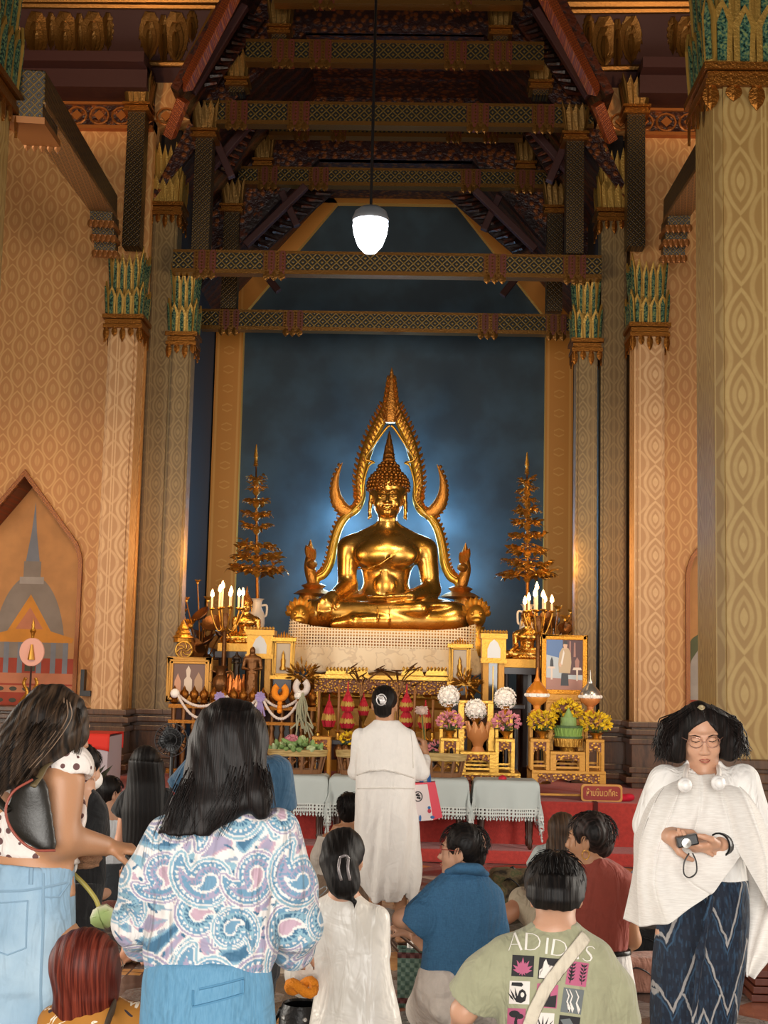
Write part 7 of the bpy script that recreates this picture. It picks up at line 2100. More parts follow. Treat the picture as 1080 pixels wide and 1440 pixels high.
    s.loft(rows(y0, .6, (1068, 968, 1012, 1.0), (1078, 962, 1018, .95), (1088, 945, 1034, .75), (1105, 932, 1050, .65), (1150, 934, 1048), (1200, 936, 1048), (1240, 934, 1053), (1262, 936, 1054)), .02)
    s.cap(P(936, 1100, y0), P(918, 1160, y0), .065, .075, .03); s.cap(P(1044, 1100, y0), P(1060, 1165, y0), .065, .075, .03)
    s.cap(T(0, .10, -.14), P(988, 1120, y0 - .26), .03, .012, .02, mode='cut'); s.ell(T(0, .05, -.1), (.052, .06, .05), k=.01, mode='cut')
    s.fn(lambda x, y, z: .004 * wob(x, y, z, 34, 6)); s.plane(P(1000, 1256, y0), (-.28, 0, -1))
    part(s, 'blouse', cloth('white lawn', 'e9e6e1', sheen=.2, var=.03), t)
    # skirt
    s = fld((hc.x - .36, y0 - .36, .05), (hc.x + .34, y0 + .36, 1.0), .0095)
    s.loft(rows(y0, .68, (1235, 936, 1052), (1290, 926, 1054), (1350, 918, 1048), (1420, 913, 1036), (1500, 915, 1020), (1560, 920, 1010)), .02)
    s.fn(lambda x, y, z: .007 * wob(x, y * .4, z * .5, 26, 3)); s.path([P(1000, 1262, y0 - .2), P(985, 1340, y0 - .21), P(975, 1440, y0 - .2)], [.014, .012, .01], .03)
    s.loft(rows(y0, .66, (1480, 920, 1018), (1540, 922, 1010), (1580, 924, 1008)), 0, 'cut', grow=-.014)
    part(s, 'skirt', mat('ikat cotton', fn=f_ikat, bump=.5, bdist=.03), t)
    # sheer shawl
    M_sheer = mat('sheer white gauze', fn=lambda g: {'color': g.mix(g.noise(1, 2, g.scaled(25, 25, 420)).step(.4, .6), 'f6f2ec', 'ece7e0'), 'alpha': g.noise(1, 2, g.scaled(40, 40, 300)) * .16 + .72, 'rough': .9}, sheen=.2)
    rng = [(966, 1084, .06), (950, 1086, -.02), (932, 1092, -.08)]
    def shawl(u, v):
        # u across from the viewer's left to right over the front, v from neck to hem
        N = [(940, 1078), (955, 1082), (968, 1086), (985, 1090), (1003, 1088), (1018, 1082), (1036, 1078)]
        M1 = [(912, 1112), (925, 1120), (950, 1128), (985, 1132), (1018, 1128), (1048, 1118), (1066, 1112)]
        M2 = [(893, 1168), (902, 1180), (928, 1190), (975, 1176), (1030, 1172), (1066, 1166), (1090, 1160)]
        M3 = [(890, 1225), (896, 1240), (922, 1246), (962, 1228), (1035, 1190), (1078, 1215), (1104, 1226)]
        H_ = [(876, 1292), (900, 1303), (938, 1300), (1000, 1258), (1042, 1205), (1084, 1280), (1112, 1296)]
        dN = [.10, .03, -.06, -.12, -.06, .03, .10]; d1 = [.02, -.1, -.165, -.19, -.165, -.1, .02]; d2 = [0, -.14, -.20, -.17, -.21, -.13, 0]; d3 = [0, -.14, -.22, -.20, -.22, -.12, 0]; dH = [0, -.12, -.24, -.25, -.20, -.11, 0]
        x = u * 6; i = min(int(x), 5); f_ = x - i; f_ = f_ * f_ * (3 - 2 * f_)
        def L(A_, D_): return P(A_[i][0] + (A_[i + 1][0] - A_[i][0]) * f_, A_[i][1] + (A_[i + 1][1] - A_[i][1]) * f_, y0 + D_[i] + (D_[i + 1] - D_[i]) * f_)
        lv = [L(N, dN), L(M1, d1), L(M2, d2), L(M3, d3), L(H_, dH)]
        z = v * 4; j = min(int(z), 3); g_ = z - j
        a, b, c, d = lv[max(j - 1, 0)], lv[j], lv[j + 1], lv[min(j + 2, 4)]
        q = .5 * ((2 * b) + (c - a) * g_ + (2 * a - 5 * b + 4 * c - d) * g_ * g_ + (3 * b - a - 3 * c + d) * g_ ** 3)
        q.y += .008 * math.sin(u * 34 + v * 5) * v + .004 * math.sin(u * 80)
        return q
    o = sheet('shawl', shawl, 84, 60, M_sheer, t, th=.0015); adopt(o, t)
    def tail(u, v):
        a = [P(1040, 1200, y0 + .02), P(1052, 1262, y0 + .03), P(1044, 1330, y0 + .02), P(1048, 1372, y0)]; b = [P(1096, 1190, y0 + .08), P(1096, 1290, y0 + .08), P(1084, 1345, y0 + .06), P(1062, 1376, y0 + .02)]
        i = min(int(v * 3), 2); f_ = v * 3 - i; q = a[i].lerp(a[i + 1], f_).lerp(b[i].lerp(b[i + 1], f_), u); q.y += .02 * math.sin(u * 9 + v * 4); return q
    o = sheet('shawl_tail', tail, 24, 30, M_sheer, t, th=.0015); adopt(o, t)
    # headphones, wristband
    hp_ = thing('headphones', 'white headphones hanging round the neck of the woman in the shawl', 'headphones', nb)
    b = MB(); b.tube(bez([P(963, 1098, y0 - .2), P(965, 1084, y0 - .12), P(970, 1074, y0 + .04), P(988, 1070, y0 + .11), P(1006, 1074, y0 + .04), P(1011, 1084, y0 - .12), P(1010, 1096, y0 - .2)], 6), .008, 8); adopt(b.build('headband', M_white, hp_, smooth=True), hp_)
    for px, py in ((963, 1104), (1010, 1101)):
        b = MB(); p = P(px, py, y0 - .22); b.ball(p, (.025, .022, .026), 16, 10); b.ball(p + V(0, -.012, 0), (.018, .016, .019), 12, 8); adopt(b.build('ear_cup', mat('white plastic', 'efece8', .35), hp_, smooth=True), hp_)
    b = MB(); c = P(1013, 1188, y0 - .20); d = (er - c).normalized(); M_ = d.to_track_quat('Z', 'Y').to_matrix().to_4x4(); b.lathe([(.036, -.014), (.042, -.013), (.042, .013), (.036, .014)], 20, c=c + d * .005, M=M_, cap=False); adopt(b.build('wristband', M_black, t, smooth=AS), t)
    cm = thing('compact_camera', 'small black and silver gadget with wrist loop, held by the woman in the shawl', 'camera', P(966, 1182, y0 - .27))
    b = MB(); b.cbox((0, 0, 0), .036, .016, .018, M=Matrix.Rotation(R(-12), 4, 'Y')); b.build('case', M_black, cm, bevel=.005)
    b = MB(); b.lathe([(0, 0), (.017, 0), (.016, .012), (0, .014)], 16, c=(-.006, -.014, -.006), M=Matrix.Rotation(PI / 2, 4, 'X')); b.build('lens', M_silver, cm, smooth=AS)
    b = MB(); b.tube([p - cm.location for p in bez([P(969, 1200, y0 - .28), P(962, 1213, y0 - .28), P(962, 1229, y0 - .28), P(970, 1234, y0 - .28), P(979, 1227, y0 - .28), P(979, 1212, y0 - .28), P(974, 1200, y0 - .28)], 5)], .006, 6, flat=.4); b.build('wrist_loop', M_black, cm, smooth=True)
woman_in_shawl()

# ------------------------------------------------ generic seated / standing figures seen from behind
def figure(label, px, y0, hd, yaw, torso, sleeves, arms, mats, pitch=0, hs=1.0, legs=None, seat=None, hair=None, h=.010, ybend=0, hem=None, face=True, nb=None, roll=0, hands=True, shirt='shirt', fold=.006, trouser='trousers', fsd=1, hairm=None, z0=0.0, legcol=None):
    t = person(label, px, y0)
    hc = P(*hd, y0 + ybend); zlo = z0
    s = fld((hc.x - .62, y0 - .55, zlo - .01), (hc.x + .55, y0 + .75, hc.z + .14), .013, fx=[(hc.x - .12, hc.x + .12, .007)], fz=[(hc.z - .13, hc.z + .12, .0065 if face else .009)])
    T, Rm = head(s, hc, yaw, pitch, roll, hs, face); n_ = P(*nb, y0) if nb else P(hd[0], hd[1] + 60, y0); neck(s, T, n_, .048 * hs, .06)
    s.loft(rows(y0, .6, *[(q[0], q[1] + (q[2] - q[1]) * .12, q[2] - (q[2] - q[1]) * .12) + tuple(q[3:]) for q in torso[1:]]), .04)
    for a in arms:
        pts = [P(*p[:2], y0 + p[2]) for p in a]
        s.path(pts, [.042, .037, .026][:len(pts)] if len(pts) == 3 else [.042, .026], .03)
        if hands: hand(s, pts[-1], pts[-1] - pts[-2], (0, .2, -1), (1 if yaw < 0 else -1, 0, .2), (.5, .6, .7, .7), .95)
    if legcol:
        for l in legcol:
            pts = [P(*p[:2], y0 + p[2]) for p in l]; s.path(pts, [.07, .05, .034][-len(pts):], .03)
            a = pts[-1].copy(); a.z = max(a.z, .07); foot(s, a, (l[-1][3] if len(l[-1]) > 3 else .1, -.4 if len(l[-1]) < 5 else l[-1][4], 0), .95)
    part(s, 'body', mats['skin'], t)
    s = fld((hc.x - .62, y0 - .5, max(zlo, P(px, torso[-1][0], y0).z - .06)), (hc.x + .55, y0 + .6, n_.z + .12), h)
    s.loft(rows(y0, .6, *torso), .025)
    for a in sleeves:
        s.path([P(*p[:2], y0 + p[2]) for p in a], [p[3] for p in a], .03)
    s.fn(lambda x, y, z: fold * wob(x, y, z * 1.2, 24, fsd) + fold * .6 * wob(x, y, z * .5, 52, fsd + 3))
    for a in sleeves:
        if len(a[-1]) > 4:
            p, q = P(*a[-2][:2], y0 + a[-2][2]), P(*a[-1][:2], y0 + a[-1][2]); d = (q - p).normalized(); u_ = d.orthogonal().normalized(); w_ = d.cross(u_); r_ = a[-1][3]; s.rbox(q + d * .10, (r_ + .006, r_ + .006, .10), 0, Matrix((u_, w_, d)).transposed(), 0, 'cut'); s.cap(q - d * .03, q + d * .03, r_ - .02, r_ - .02, 0, mode='cut')
    if hem: s.plane(P(*hem, y0), (0, 0, -1))
    ob = part(s, shirt, mats['shirt'], t)
    if seat:
        s = fld((hc.x - .65, y0 - .6, zlo - .01), (hc.x + .6, y0 + .75, P(px, seat[0][0], y0).z + .12), .011)
        s.loft(rows(y0, .75, *seat), .03)
        for l in legs or []:
            s.path([P(*p[:2], y0 + p[2]) for p in l], [p[3] for p in l], .04)
        s.fn(lambda x, y, z: .005 * wob(x, y, z, 30, fsd + 1)); s.plane((0, 0, zlo + .004), (0, 0, -1))
        part(s, trouser, mats['legs'], t)
    if hair:
        if hair.get('fuzz', hair['drop'] < .18): fuzz(T, t, hairm or M_hair)
        s = fld(hc - V(.2, .2, hair.get('drop', .2)), hc + V(.2, .2, .17), .0058)
        hair['fn'](s, T, hc, y0); part(s, 'hair', hairm or M_hair, t)
    return t, T, Rm, ob, hc
def fuzz(T, t, m, n=420, r=(.088, .110, .090), c=(0, -.013, .04)):
    rr = random.Random(n); mb = MB(); cr = V(0, -.25, 1).normalized()
    for k in range(n):
        d = V(rr.gauss(0, 1), rr.gauss(-.2, 1), rr.gauss(.25, .8)).normalized(); p = V(*[c[i] + d[i] * r[i] for i in range(3)])
        if (p.y > .045 and p.z < .06) or p.z < -.05 or (abs(p.x) > .06 and p.z < .02 and p.y > -.03): continue
        f = (d - cr * 1.0); f = (f - d * f.dot(d)).normalized() if (f - d * f.dot(d)).length > 1e-3 else V(0, -1, 0); L = rr.uniform(.03, .055); f = (f + V(rr.uniform(-.25, .25), rr.uniform(-.25, .25), 0)).normalized()
        mb.tube([T(*(p - d * .003)), T(*(p + f * L * .5 + d * .0045 - d * L * L * 1.2)), T(*(p + f * L - d * L * L * 4.6 + d * .006))], [.0017, .0015, .0004], 4)
    adopt(mb.build('hair_strands', m, t), t)
def short_hair(n=.004, cut=(0, .135, -.052), cr=(.080, .082, .100), back=-.06, vol=1.0):
    def fn(s, T, hc, y0):
        s.ell(T(0, -.013, .040), (.088 * vol, .110 * vol, .090 * vol), k=.01); s.ell(T(0, -.045, back + .04), (.066, .052, .062), k=.03)
        s.fn(lambda x, y, z: n * .35 * np.sin(x * 230 + 3 * np.sin(z * 30) + 60 * y) + n * .5 * wob(x, y, z, 70, 2))
        s.ell(T(*cut), cr, k=.008, mode='cut')
        for g in (-1, 1): s.ell(T(g * .095, .01, -.012), (.03, .034, .045), k=.006, mode='cut')
    return fn
# satin blouse
def bun(s, T, hc, y0):
    s.ell(T(0, -.018, .035), (.086, .102, .09), k=.01); s.path([P(476, 1210, y0 - .08), P(482, 1232, y0 - .11), P(484, 1246, y0 - .11)], [.075, .062, .05], .03); s.ell(P(484, 1244, y0 - .12), (.062, .05, .05), k=.02)
    s.path([P(484, 1250, y0 - .12), P(492, 1262, y0 - .13), P(500, 1268, y0 - .14), P(498, 1277, y0 - .14)], [.02, .012, .009, .005], .01)
    s.fn(lambda x, y, z: .0013 * np.sin(x * 230 + 90 * z) + .004 * wob(x, y, z, 45, 4)); s.ell(T(0, .12, -.03), (.08, .09, .11), k=.008, mode='cut'); s.ell(T(-.09, .01, -.02), (.03, .03, .045), k=.006, mode='cut')
t, T, Rm, ob, hc = figure('kneeling woman in a white satin blouse, dark hair in a clipped bun', 490, 5.6, (481, 1208), 12,
    [(1252, 470, 498, .9), (1262, 458, 512, .8), (1275, 442, 534, .62), (1300, 440, 541), (1350, 446, 548), (1400, 440, 558), (1450, 434, 570), (1510, 426, 582, .7)],
    [[(446, 1288, 0, .062), (434, 1335, .04, .088), (430, 1368, .1, .085), (420, 1352, .26, .04)], [(528, 1290, 0, .056), (528, 1340, .06, .056), (520, 1350, .25, .04)]],
    [[(446, 1288, 0), (430, 1365, .1), (416, 1350, .3)]], {'skin': M_skin3, 'shirt': mat('white satin', fn=lambda g: {'color': g.mix(g.noise(6, 3).step(.3, .7), 'dcd6cb', 'eeeae2'), 'rough': .34, 'height': folds(g, 0)}, sheen=.2, bump=.34, bdist=.035), 'legs': M_white}, pitch=-10, hair={'drop': .32, 'fn': bun}, h=.0075, fold=.008, nb=(484, 1262), fsd=4,
    seat=[(1440, 440, 565), (1500, 430, 580), (1545, 428, 585)], shirt='blouse')
b = MB()
for dx in (0, 12): b.tube(bez([P(478 + dx, 1206, 5.6 - .185), P(476 + dx * 1.1, 1222, 5.6 - .2), P(480 + dx, 1238, 5.6 - .195)], 5), .006, 6)
b.tube(bez([P(478, 1206, 5.6 - .185), P(486, 1203, 5.6 - .19), P(491, 1208, 5.6 - .185)], 4), .006, 6); adopt(b.build('claw_clip', mat('grey clip', '8d8686', .25, .3), t, smooth=True), t)
o = thing('plastic_sleeve', 'clear folded plastic sleeve held beside the paisley blouse', 'sleeve', P(440, 1258, 5.9)); b = MB()
b.tube([p - o.location for p in bez([P(424, 1270, 5.9), P(440, 1258, 5.9), P(456, 1247, 5.9), P(459, 1251, 5.9), P(446, 1263, 5.9), P(428, 1276, 5.9)], 5)], .008, 6, flat=.3); b.build('fold', mat('clear plastic', 'b9c2c4', .1, trans=.5), o, smooth=True)
# denim shirt
def denim(g):
    n = g.noise(1, 3, g.scaled(240, 240, 60)); m = g.noise(1, 3, g.scaled(60, 60, 300))
    return {'color': g.mix((n + m) * .5, '1f4468', '4d86b0'), 'rough': .85, 'height': folds(g) + (n + m) * .05}
t, T, Rm, ob, hc = figure('seated person with short black hair and glasses in an indigo shirt, looking left', 640, 6.3, (650, 1197), 78,
    [(1222, 630, 670, .9), (1230, 618, 688, .8), (1245, 602, 698, .65), (1280, 596, 702), (1330, 596, 694), (1360, 592, 684), (1380, 590, 676, .7)],
    [[(612, 1262, 0, .07), (594, 1290, -.02, .076), (580, 1306, -.02, .075, 1)], [(690, 1262, .02, .065), (696, 1310, .06, .06), (690, 1330, .1, .055)]],
    [[(606, 1265, 0), (564, 1292, -.02), (588, 1308, .12)], [(640, 1310, .2), (598, 1322, .22), (576, 1312, .26)]],
    {'skin': M_skin3, 'shirt': mat('indigo cotton', fn=denim, bump=.55, bdist=.035), 'legs': cloth('cream trousers', 'e3d8cd')}, hair={'drop': .16, 'fn': short_hair()}, hairm=M_hairside, nb=(652, 1226), h=.009, fsd=7,
    seat=[(1362, 590, 662), (1390, 590, 664), (1420, 604, 660), (1452, 608, 664)], legs=[[(620, 1395, 0, .12), (600, 1420, .3, .1)], [(650, 1400, 0, .12), (690, 1425, .3, .1)], [(626, 1415, -.1, .07), (650, 1440, -.12, .05)]])
glasses(t, T, mat('red glasses', 'a8483c', .3), .022); brows_lips(t, T)
s = fld(P(655, 1222, 6.3) - V(.16, .14, .07), P(655, 1222, 6.3) + V(.16, .14, .08), .007); s.path([P(634, 1226, 6.26), P(650, 1221, 6.21), P(668, 1222, 6.22), P(680, 1229, 6.28)], [.03, .034, .034, .028], .02, flat=((0, .3, 1), .6)); part(s, 'collar', mat('indigo collar', fn=denim, bump=.3), t)
# rust blouse
t, T, Rm, ob, hc = figure('kneeling woman with short dark hair in a rust blouse and white trousers', 850, 6.3, (829, 1181), 70,
    [(1206, 815, 855, .9), (1214, 808, 872, .8), (1232, 803, 890, .65), (1270, 800, 895), (1310, 808, 890), (1338, 812, 884)],
    [[(812, 1245, 0, .06), (806, 1290, .05, .06, 1)], [(880, 1248, 0, .065), (890, 1290, .02, .064, 1)]],
    [[(880, 1250, 0), (889, 1322, .05), (870, 1345, .22)], [(812, 1250, 0), (800, 1310, .1), (815, 1330, .3)]],
    {'skin': M_skin2, 'shirt': cloth('rust linen', '9c4638'), 'legs': cloth('white trousers', 'ece8e4')}, hair={'drop': .16, 'fn': short_hair(.004, back=-.06, vol=1.03)}, hairm=M_hairmix, nb=(833, 1212), h=.009, fsd=11, hem=(850, 1337), shirt='blouse',
    seat=[(1334, 826, 884), (1350, 820, 888), (1380, 822, 890), (1410, 826, 886), (1455, 822, 892)], legs=[[(850, 1400, .0, .13), (840, 1420, .35, .10)], [(845, 1425, -.1, .07), (876, 1445, -.2, .05)]])
brows_lips(t, T)
for sg in (-1, 1): adopt(MB().tube([Vector(T(sg * .078, .0, -.058)) + V(.016 * math.cos(a), 0, .02 * math.sin(a)) for a in [2 * PI * i / 14 for i in range(15)]], .0022, 5).build('hoop_earring', M_gold, t), t)
s = fld(P(855, 1338, 6.3) - V(.2, .2, .03), P(855, 1338, 6.3) + V(.2, .2, .03), .006); s.loft([(a[0], a[1], a[2], a[3] + .004, a[4] + .004) for a in rows(6.3, .75, (1334, 822, 886), (1341, 821, 887))], 0); part(s, 'belt', M_black, t)
# grey tee with brown hair
def longbrown(s, T, hc, y0):
    s.ell(T(0, -.018, .03), (.088, .102, .09), k=.01); s.path([hc + V(0, -.05, .0), hc + V(-.02, -.08, -.1), hc + V(-.06, -.08, -.17)], [.08, .075, .04], .03, flat=((0, 1, 0), .6)); s.fn(lambda x, y, z: .0014 * np.sin(x * 240 + 20 * z)); s.ell(T(0, .12, -.03), (.08, .09, .11), k=.008, mode='cut')
t, T, Rm, ob, hc = figure('seated person with long brown hair in a pale grey tee, behind the rust blouse', 780, 8.2, (790, 1170), 5,
    [(1183, 775, 800, .9), (1190, 764, 812, .7), (1204, 756, 822), (1240, 762, 820), (1280, 764, 816), (1300, 762, 818)],
    [[(762, 1202, 0, .06), (752, 1222, .03, .062, 1)], [(815, 1204, 0, .055), (822, 1226, .05, .055)]], [[(762, 1204, 0), (752, 1245, .05), (760, 1262, .25)]],
    {'skin': M_skin, 'shirt': cloth('pale grey tee', 'bcc4c2'), 'legs': cloth('beige shorts', 'b9ac94')}, hair={'drop': .3, 'fn': longbrown}, hairm=M_hairbr, face=False, h=.010, fsd=3, nb=(788, 1188),
    seat=[(1270, 755, 815), (1300, 745, 822), (1335, 742, 826)], legs=[[(770, 1300, .0, .11), (735, 1268, .1, .085)]], legcol=[[(738, 1270, .1), (712, 1286, .02), (690, 1296, -.05, -1, -.1)]])
# beige shirt behind the satin blouse
t, T, Rm, ob, hc = figure('seated person with black hair in a beige-white shirt beside the standing woman in white', 478, 9.6, (492, 1140), -10,
    [(1152, 478, 506, .9), (1160, 462, 520, .7), (1175, 452, 528), (1210, 448, 530), (1245, 448, 530), (1262, 448, 530)],
    [[(462, 1178, 0, .07), (452, 1205, .03, .075), (450, 1228, .08, .06)], [(518, 1178, 0, .07), (524, 1215, .05, .06)]], [[(460, 1180, 0), (448, 1232, .1), (470, 1245, .3)]],
    {'skin': M_skin2, 'shirt': cloth('beige shirt', 'd6ccc0'), 'legs': cloth('brown shorts', '8a7460')}, hair={'drop': .16, 'fn': short_hair(.003, cut=(0, .12, -.04))}, face=False, h=.011, fsd=9,
    seat=[(1230, 445, 530), (1260, 436, 536), (1285, 434, 538)], legs=[[(460, 1265, 0, .12), (446, 1250, .25, .08)]])
# white shirt by the long-haired girl
t, T, Rm, ob, hc = figure('seated person in a white shirt and dark jeans beyond the polka-dot woman\'s forearm', 145, 9.8, (154, 1116), -50,
    [(1132, 138, 162, .9), (1140, 125, 172, .7), (1156, 118, 178), (1190, 116, 176), (1222, 114, 174)],
    [[(126, 1160, 0, .06), (118, 1190, .03, .06)], [(168, 1160, 0, .06), (174, 1185, .06, .055)]], [[(168, 1162, 0), (176, 1205, .08), (186, 1220, .2)]],
    {'skin': M_skin3, 'shirt': cloth('white shirt', 'd4d6d8'), 'legs': cloth('dark grey jeans', '33383c')}, hair={'drop': .16, 'fn': short_hair(.003)}, face=False, h=.011, fsd=6,
    seat=[(1212, 112, 176), (1235, 110, 182), (1262, 106, 186)], legs=[[(140, 1245, 0, .11), (186, 1235, .15, .08)]], legcol=[[(150, 1255, -.1), (128, 1262, -.2, -1, -.2)]])
# girl with very long hair, black tee
def vlong(s, T, hc, y0):
    s.ell(T(0, -.018, .03), (.088, .102, .09), k=.01); s.loft(rows(y0 - .04, .5, (1070, 182, 230, .9), (1100, 178, 232), (1140, 170, 234, .5), (1180, 172, 232, .45), (1205, 178, 226, .4)), .03)
    s.fn(lambda x, y, z: .0014 * np.sin(x * 260 + 4 * np.sin(z * 6))); s.ell(T(0, .12, -.03), (.08, .09, .11), k=.008, mode='cut')
t, T, Rm, ob, hc = figure('girl with very long black hair in a black tee, standing barefoot', 200, 8.0, (205, 1076), 0,
    [(1100, 192, 218, .9), (1110, 180, 230, .7), (1125, 172, 238), (1160, 176, 236), (1210, 174, 238), (1245, 172, 240)],
    [[(180, 1122, 0, .055), (168, 1145, .02, .06, 1)], [(232, 1122, 0, .055), (242, 1145, .02, .06, 1)]], [[(180, 1124, 0), (170, 1185, .03), (180, 1215, .15)]],
    {'skin': M_skin, 'shirt': cloth('black tee', '0f0f11'), 'legs': cloth('black shorts', '121214')}, hair={'drop': .62, 'fn': vlong}, face=False, hs=.92, h=.010, fsd=5, legcol=[[(188, 1255, 0), (184, 1300, 0), (180, 1345, 0, -.2, -1)], [(212, 1255, 0), (206, 1305, .02), (204, 1350, .05, .3, -1)]],
    seat=[(1235, 172, 240), (1265, 172, 238), (1290, 174, 236)])
# boy in black with face mask
t, T, Rm, ob, hc = figure('boy in black with a white face mask, standing behind the polka-dot woman', 125, 6.6, (116, 1082), -32,
    [(1108, 108, 130, .9), (1116, 98, 140, .7), (1135, 88, 146), (1180, 90, 148), (1232, 92, 148), (1250, 92, 146)],
    [[(98, 1140, 0, .055), (92, 1180, .05, .055)], [(138, 1140, 0, .048), (142, 1180, .1, .045, 1)]], [[(138, 1140, 0), (142, 1195, .1), (132, 1150, .3)]],
    {'skin': M_skin3, 'shirt': cloth('black cotton', '101012'), 'legs': cloth('black trousers', '141416')}, hair={'drop': .16, 'fn': short_hair(.003)}, face=True, hs=.95, h=.010, fsd=8, shirt='tee',
    seat=[(1240, 90, 148), (1290, 88, 140), (1330, 86, 136)], legs=[[(100, 1320, 0, .08), (100, 1440, 0, .06)], [(126, 1320, 0, .08), (122, 1440, 0, .06)]])
b = MB(); s = fld(hc - V(.14, .14, .14), hc + V(.14, .14, .08), .006); s.ell(T(0, .062, -.055), (.058, .055, .052), k=.0); s.path([T(.05, .05, -.04), T(.078, .0, -.015)], [.004, .003], .004); s.path([T(.05, .05, -.07), T(.078, .0, -.03)], [.004, .003], .004); part(s, 'face_mask', M_white, t)
o = thing('lotus_bud', 'lime green lotus bud with dark sepals held up by the boy in black', 'flower', P(132, 1098, 6.9))
b = MB(); b.lathe([(.004, -.04), (.03, -.025), (.036, .0), (.024, .03), (.002, .05)], 12); b.build('bud', mat('lime bud', 'a9b85a', .6), o, smooth=True)
b = MB()
for k in range(6): b.leaf((.01 * k - .02, 0, .0), (.03 + .012 * k, .01 * (k % 2), .06 + .01 * (k % 3)), .016, (0, -1, 0), .003, bend=.2)
b.build('sepals', mat('sepal', '3a3a22', .6), o); MB().tube([(0, 0, -.03), (.02, .02, -.12), (.05, .02, -.24)], .006, 6).build('stem', M_leafg, o, smooth=True)
# man in blue tee behind the paisley woman
t, T, Rm, ob, hc = figure('man in a dark blue tee standing just beyond the paisley woman', 325, 6.4, (338, 1027), -14,
    [(1055, 322, 358, .9), (1062, 300, 378, .7), (1075, 272, 396, .6), (1110, 270, 398), (1160, 274, 396), (1240, 276, 392), (1290, 276, 392)],
    [[(278, 1082, 0, .075), (252, 1112, .02, .078, 1)], [(388, 1084, 0, .075), (396, 1138, .04, .078, 1)]], [[(276, 1084, 0), (258, 1160, .05), (300, 1170, .3)], [(388, 1086, 0), (396, 1180, .08), (370, 1180, .3)]],
    {'skin': M_skin3, 'shirt': cloth('blue tee', '2f5470'), 'legs': cloth('dark shorts', '2a2c30')}, hair={'drop': .16, 'fn': short_hair(.003)}, face=False, h=.010, fsd=2, nb=(338, 1062), shirt='tee',
    seat=[(1280, 276, 392), (1330, 274, 394), (1370, 278, 392)], legs=[[(305, 1360, 0, .1), (305, 1460, 0, .06)], [(362, 1360, 0, .1), (362, 1460, 0, .06)]])
# red-haired woman seated front left
def bobred(s, T, hc, y0):
    s.ell(T(0, -.018, .03), (.096, .108, .096), k=.01); s.loft(rows(y0 - .02, .8, (1335, 92, 158, .95), (1365, 80, 170), (1400, 76, 168), (1425, 74, 160, .6), (1442, 78, 150, .5)), .03)
    s.fn(lambda x, y, z: .0016 * np.sin((x + .3 * z) * 200 + 4 * np.sin(z * 10)) + .004 * wob(x, y, z * .4, 40, 3)); s.ell(T(0, .125, -.05), (.075, .085, .11), k=.01, mode='cut')
def f_must(g):
    x, y, z = g.xyz(); n = g.noise(9, 3, dist=1.5); m = g.noise(7, 2, dist=2)
    c = g.mix((n - .5).abs().lt(.012), 'b0752a', 'efe2cc'); c = g.mix(m.gt(.66), c, '3a3036'); return {'color': c, 'rough': .85}
t, T, Rm, ob, hc = figure('seated woman with auburn hair in a mustard printed top, bottom left', 130, 4.0, (124, 1366), -28,
    [(1405, 105, 165, .9), (1413, 88, 190, .7), (1440, 70, 206), (1500, 64, 210), (1560, 70, 204), (1600, 66, 208)],
    [[(84, 1440, 0, .06), (72, 1520, .05, .055)], [(196, 1438, 0, .06), (206, 1510, .08, .055)]], [],
    {'skin': M_skin3, 'shirt': mat('mustard print', fn=f_must), 'legs': cloth('black skirt', '1a1a1c')}, hair={'drop': .22, 'fn': bobred}, hairm=M_hairred, h=.009, fsd=4, nb=(132, 1418), shirt='top',
    seat=[(1590, 62, 210), (1660, 50, 225), (1730, 40, 235)])
glasses(t, T, mat('thin glasses', 'b0a090', .3, .6), .022)
b = MB(); b.tube(bez([P(162, 1412, 3.98), P(156, 1425, 3.88), P(148, 1450, 3.83), P(140, 1500, 3.82)], 6), .022, 8, flat=.25, up=(0, 1, 0)); adopt(b.build('bag_strap', mat('brown strap', '4a3c2c', .7), t, smooth=True), t)

# ------------------------------------------------ man with the printed tee
def bowl(s, T, hc, y0):
    s.ell(T(0, -.012, .03), (.096, .106, .094), k=.01); s.loft(rows(y0 - .0, .95, (1228, 756, 808, .9), (1245, 742, 820), (1262, 741, 822), (1276, 750, 815, .9)), .02)
    s.fn(lambda x, y, z: .003 * wob(x, y, z * .5, 60, 3) + .0014 * np.sin(x * 240 + 5 * np.sin(z * 20))); s.ell(T(0, .13, -.06), (.078, .09, .09), k=.01, mode='cut')
    for g in (-1, 1): s.ell(T(g * .1, .02, -.055), (.035, .035, .035), k=.01, mode='cut')
M_tee = cloth('sage cotton', 'a3a283', fb=.4)
tm, T, Rm, tee, hc = figure('man with bowl-cut black hair in a sage green printed tee', 780, 4.3, (781, 1256), 3,
    [(1298, 755, 806, .9), (1304, 736, 824, .75), (1318, 712, 842, .62), (1340, 694, 856, .55), (1380, 690, 864), (1440, 698, 868), (1520, 700, 872), (1600, 700, 870)],
    [[(712, 1345, 0, .064), (682, 1376, .02, .078), (662, 1406, .04, .084, 1)], [(838, 1352, 0, .060), (856, 1392, .03, .074), (868, 1442, .06, .080, 1)]],
    [[(718, 1356, .02), (652, 1422, .04), (640, 1480, .25)], [(834, 1362, .02), (872, 1462, .08), (850, 1500, .3)]],
    {'skin': M_skin3, 'shirt': M_tee, 'legs': cloth('dark trousers', '35383c')}, pitch=-26, ybend=.07, hair={'drop': .17, 'fn': bowl}, face=False, h=.0065, fold=.004, fsd=6, nb=(780, 1302), shirt='tee',
    seat=[(1580, 690, 878), (1640, 680, 890), (1700, 676, 895)], legs=[[(720, 1650, 0, .12), (690, 1640, .4, .09)], [(850, 1650, 0, .12), (880, 1640, .4, .09)]])
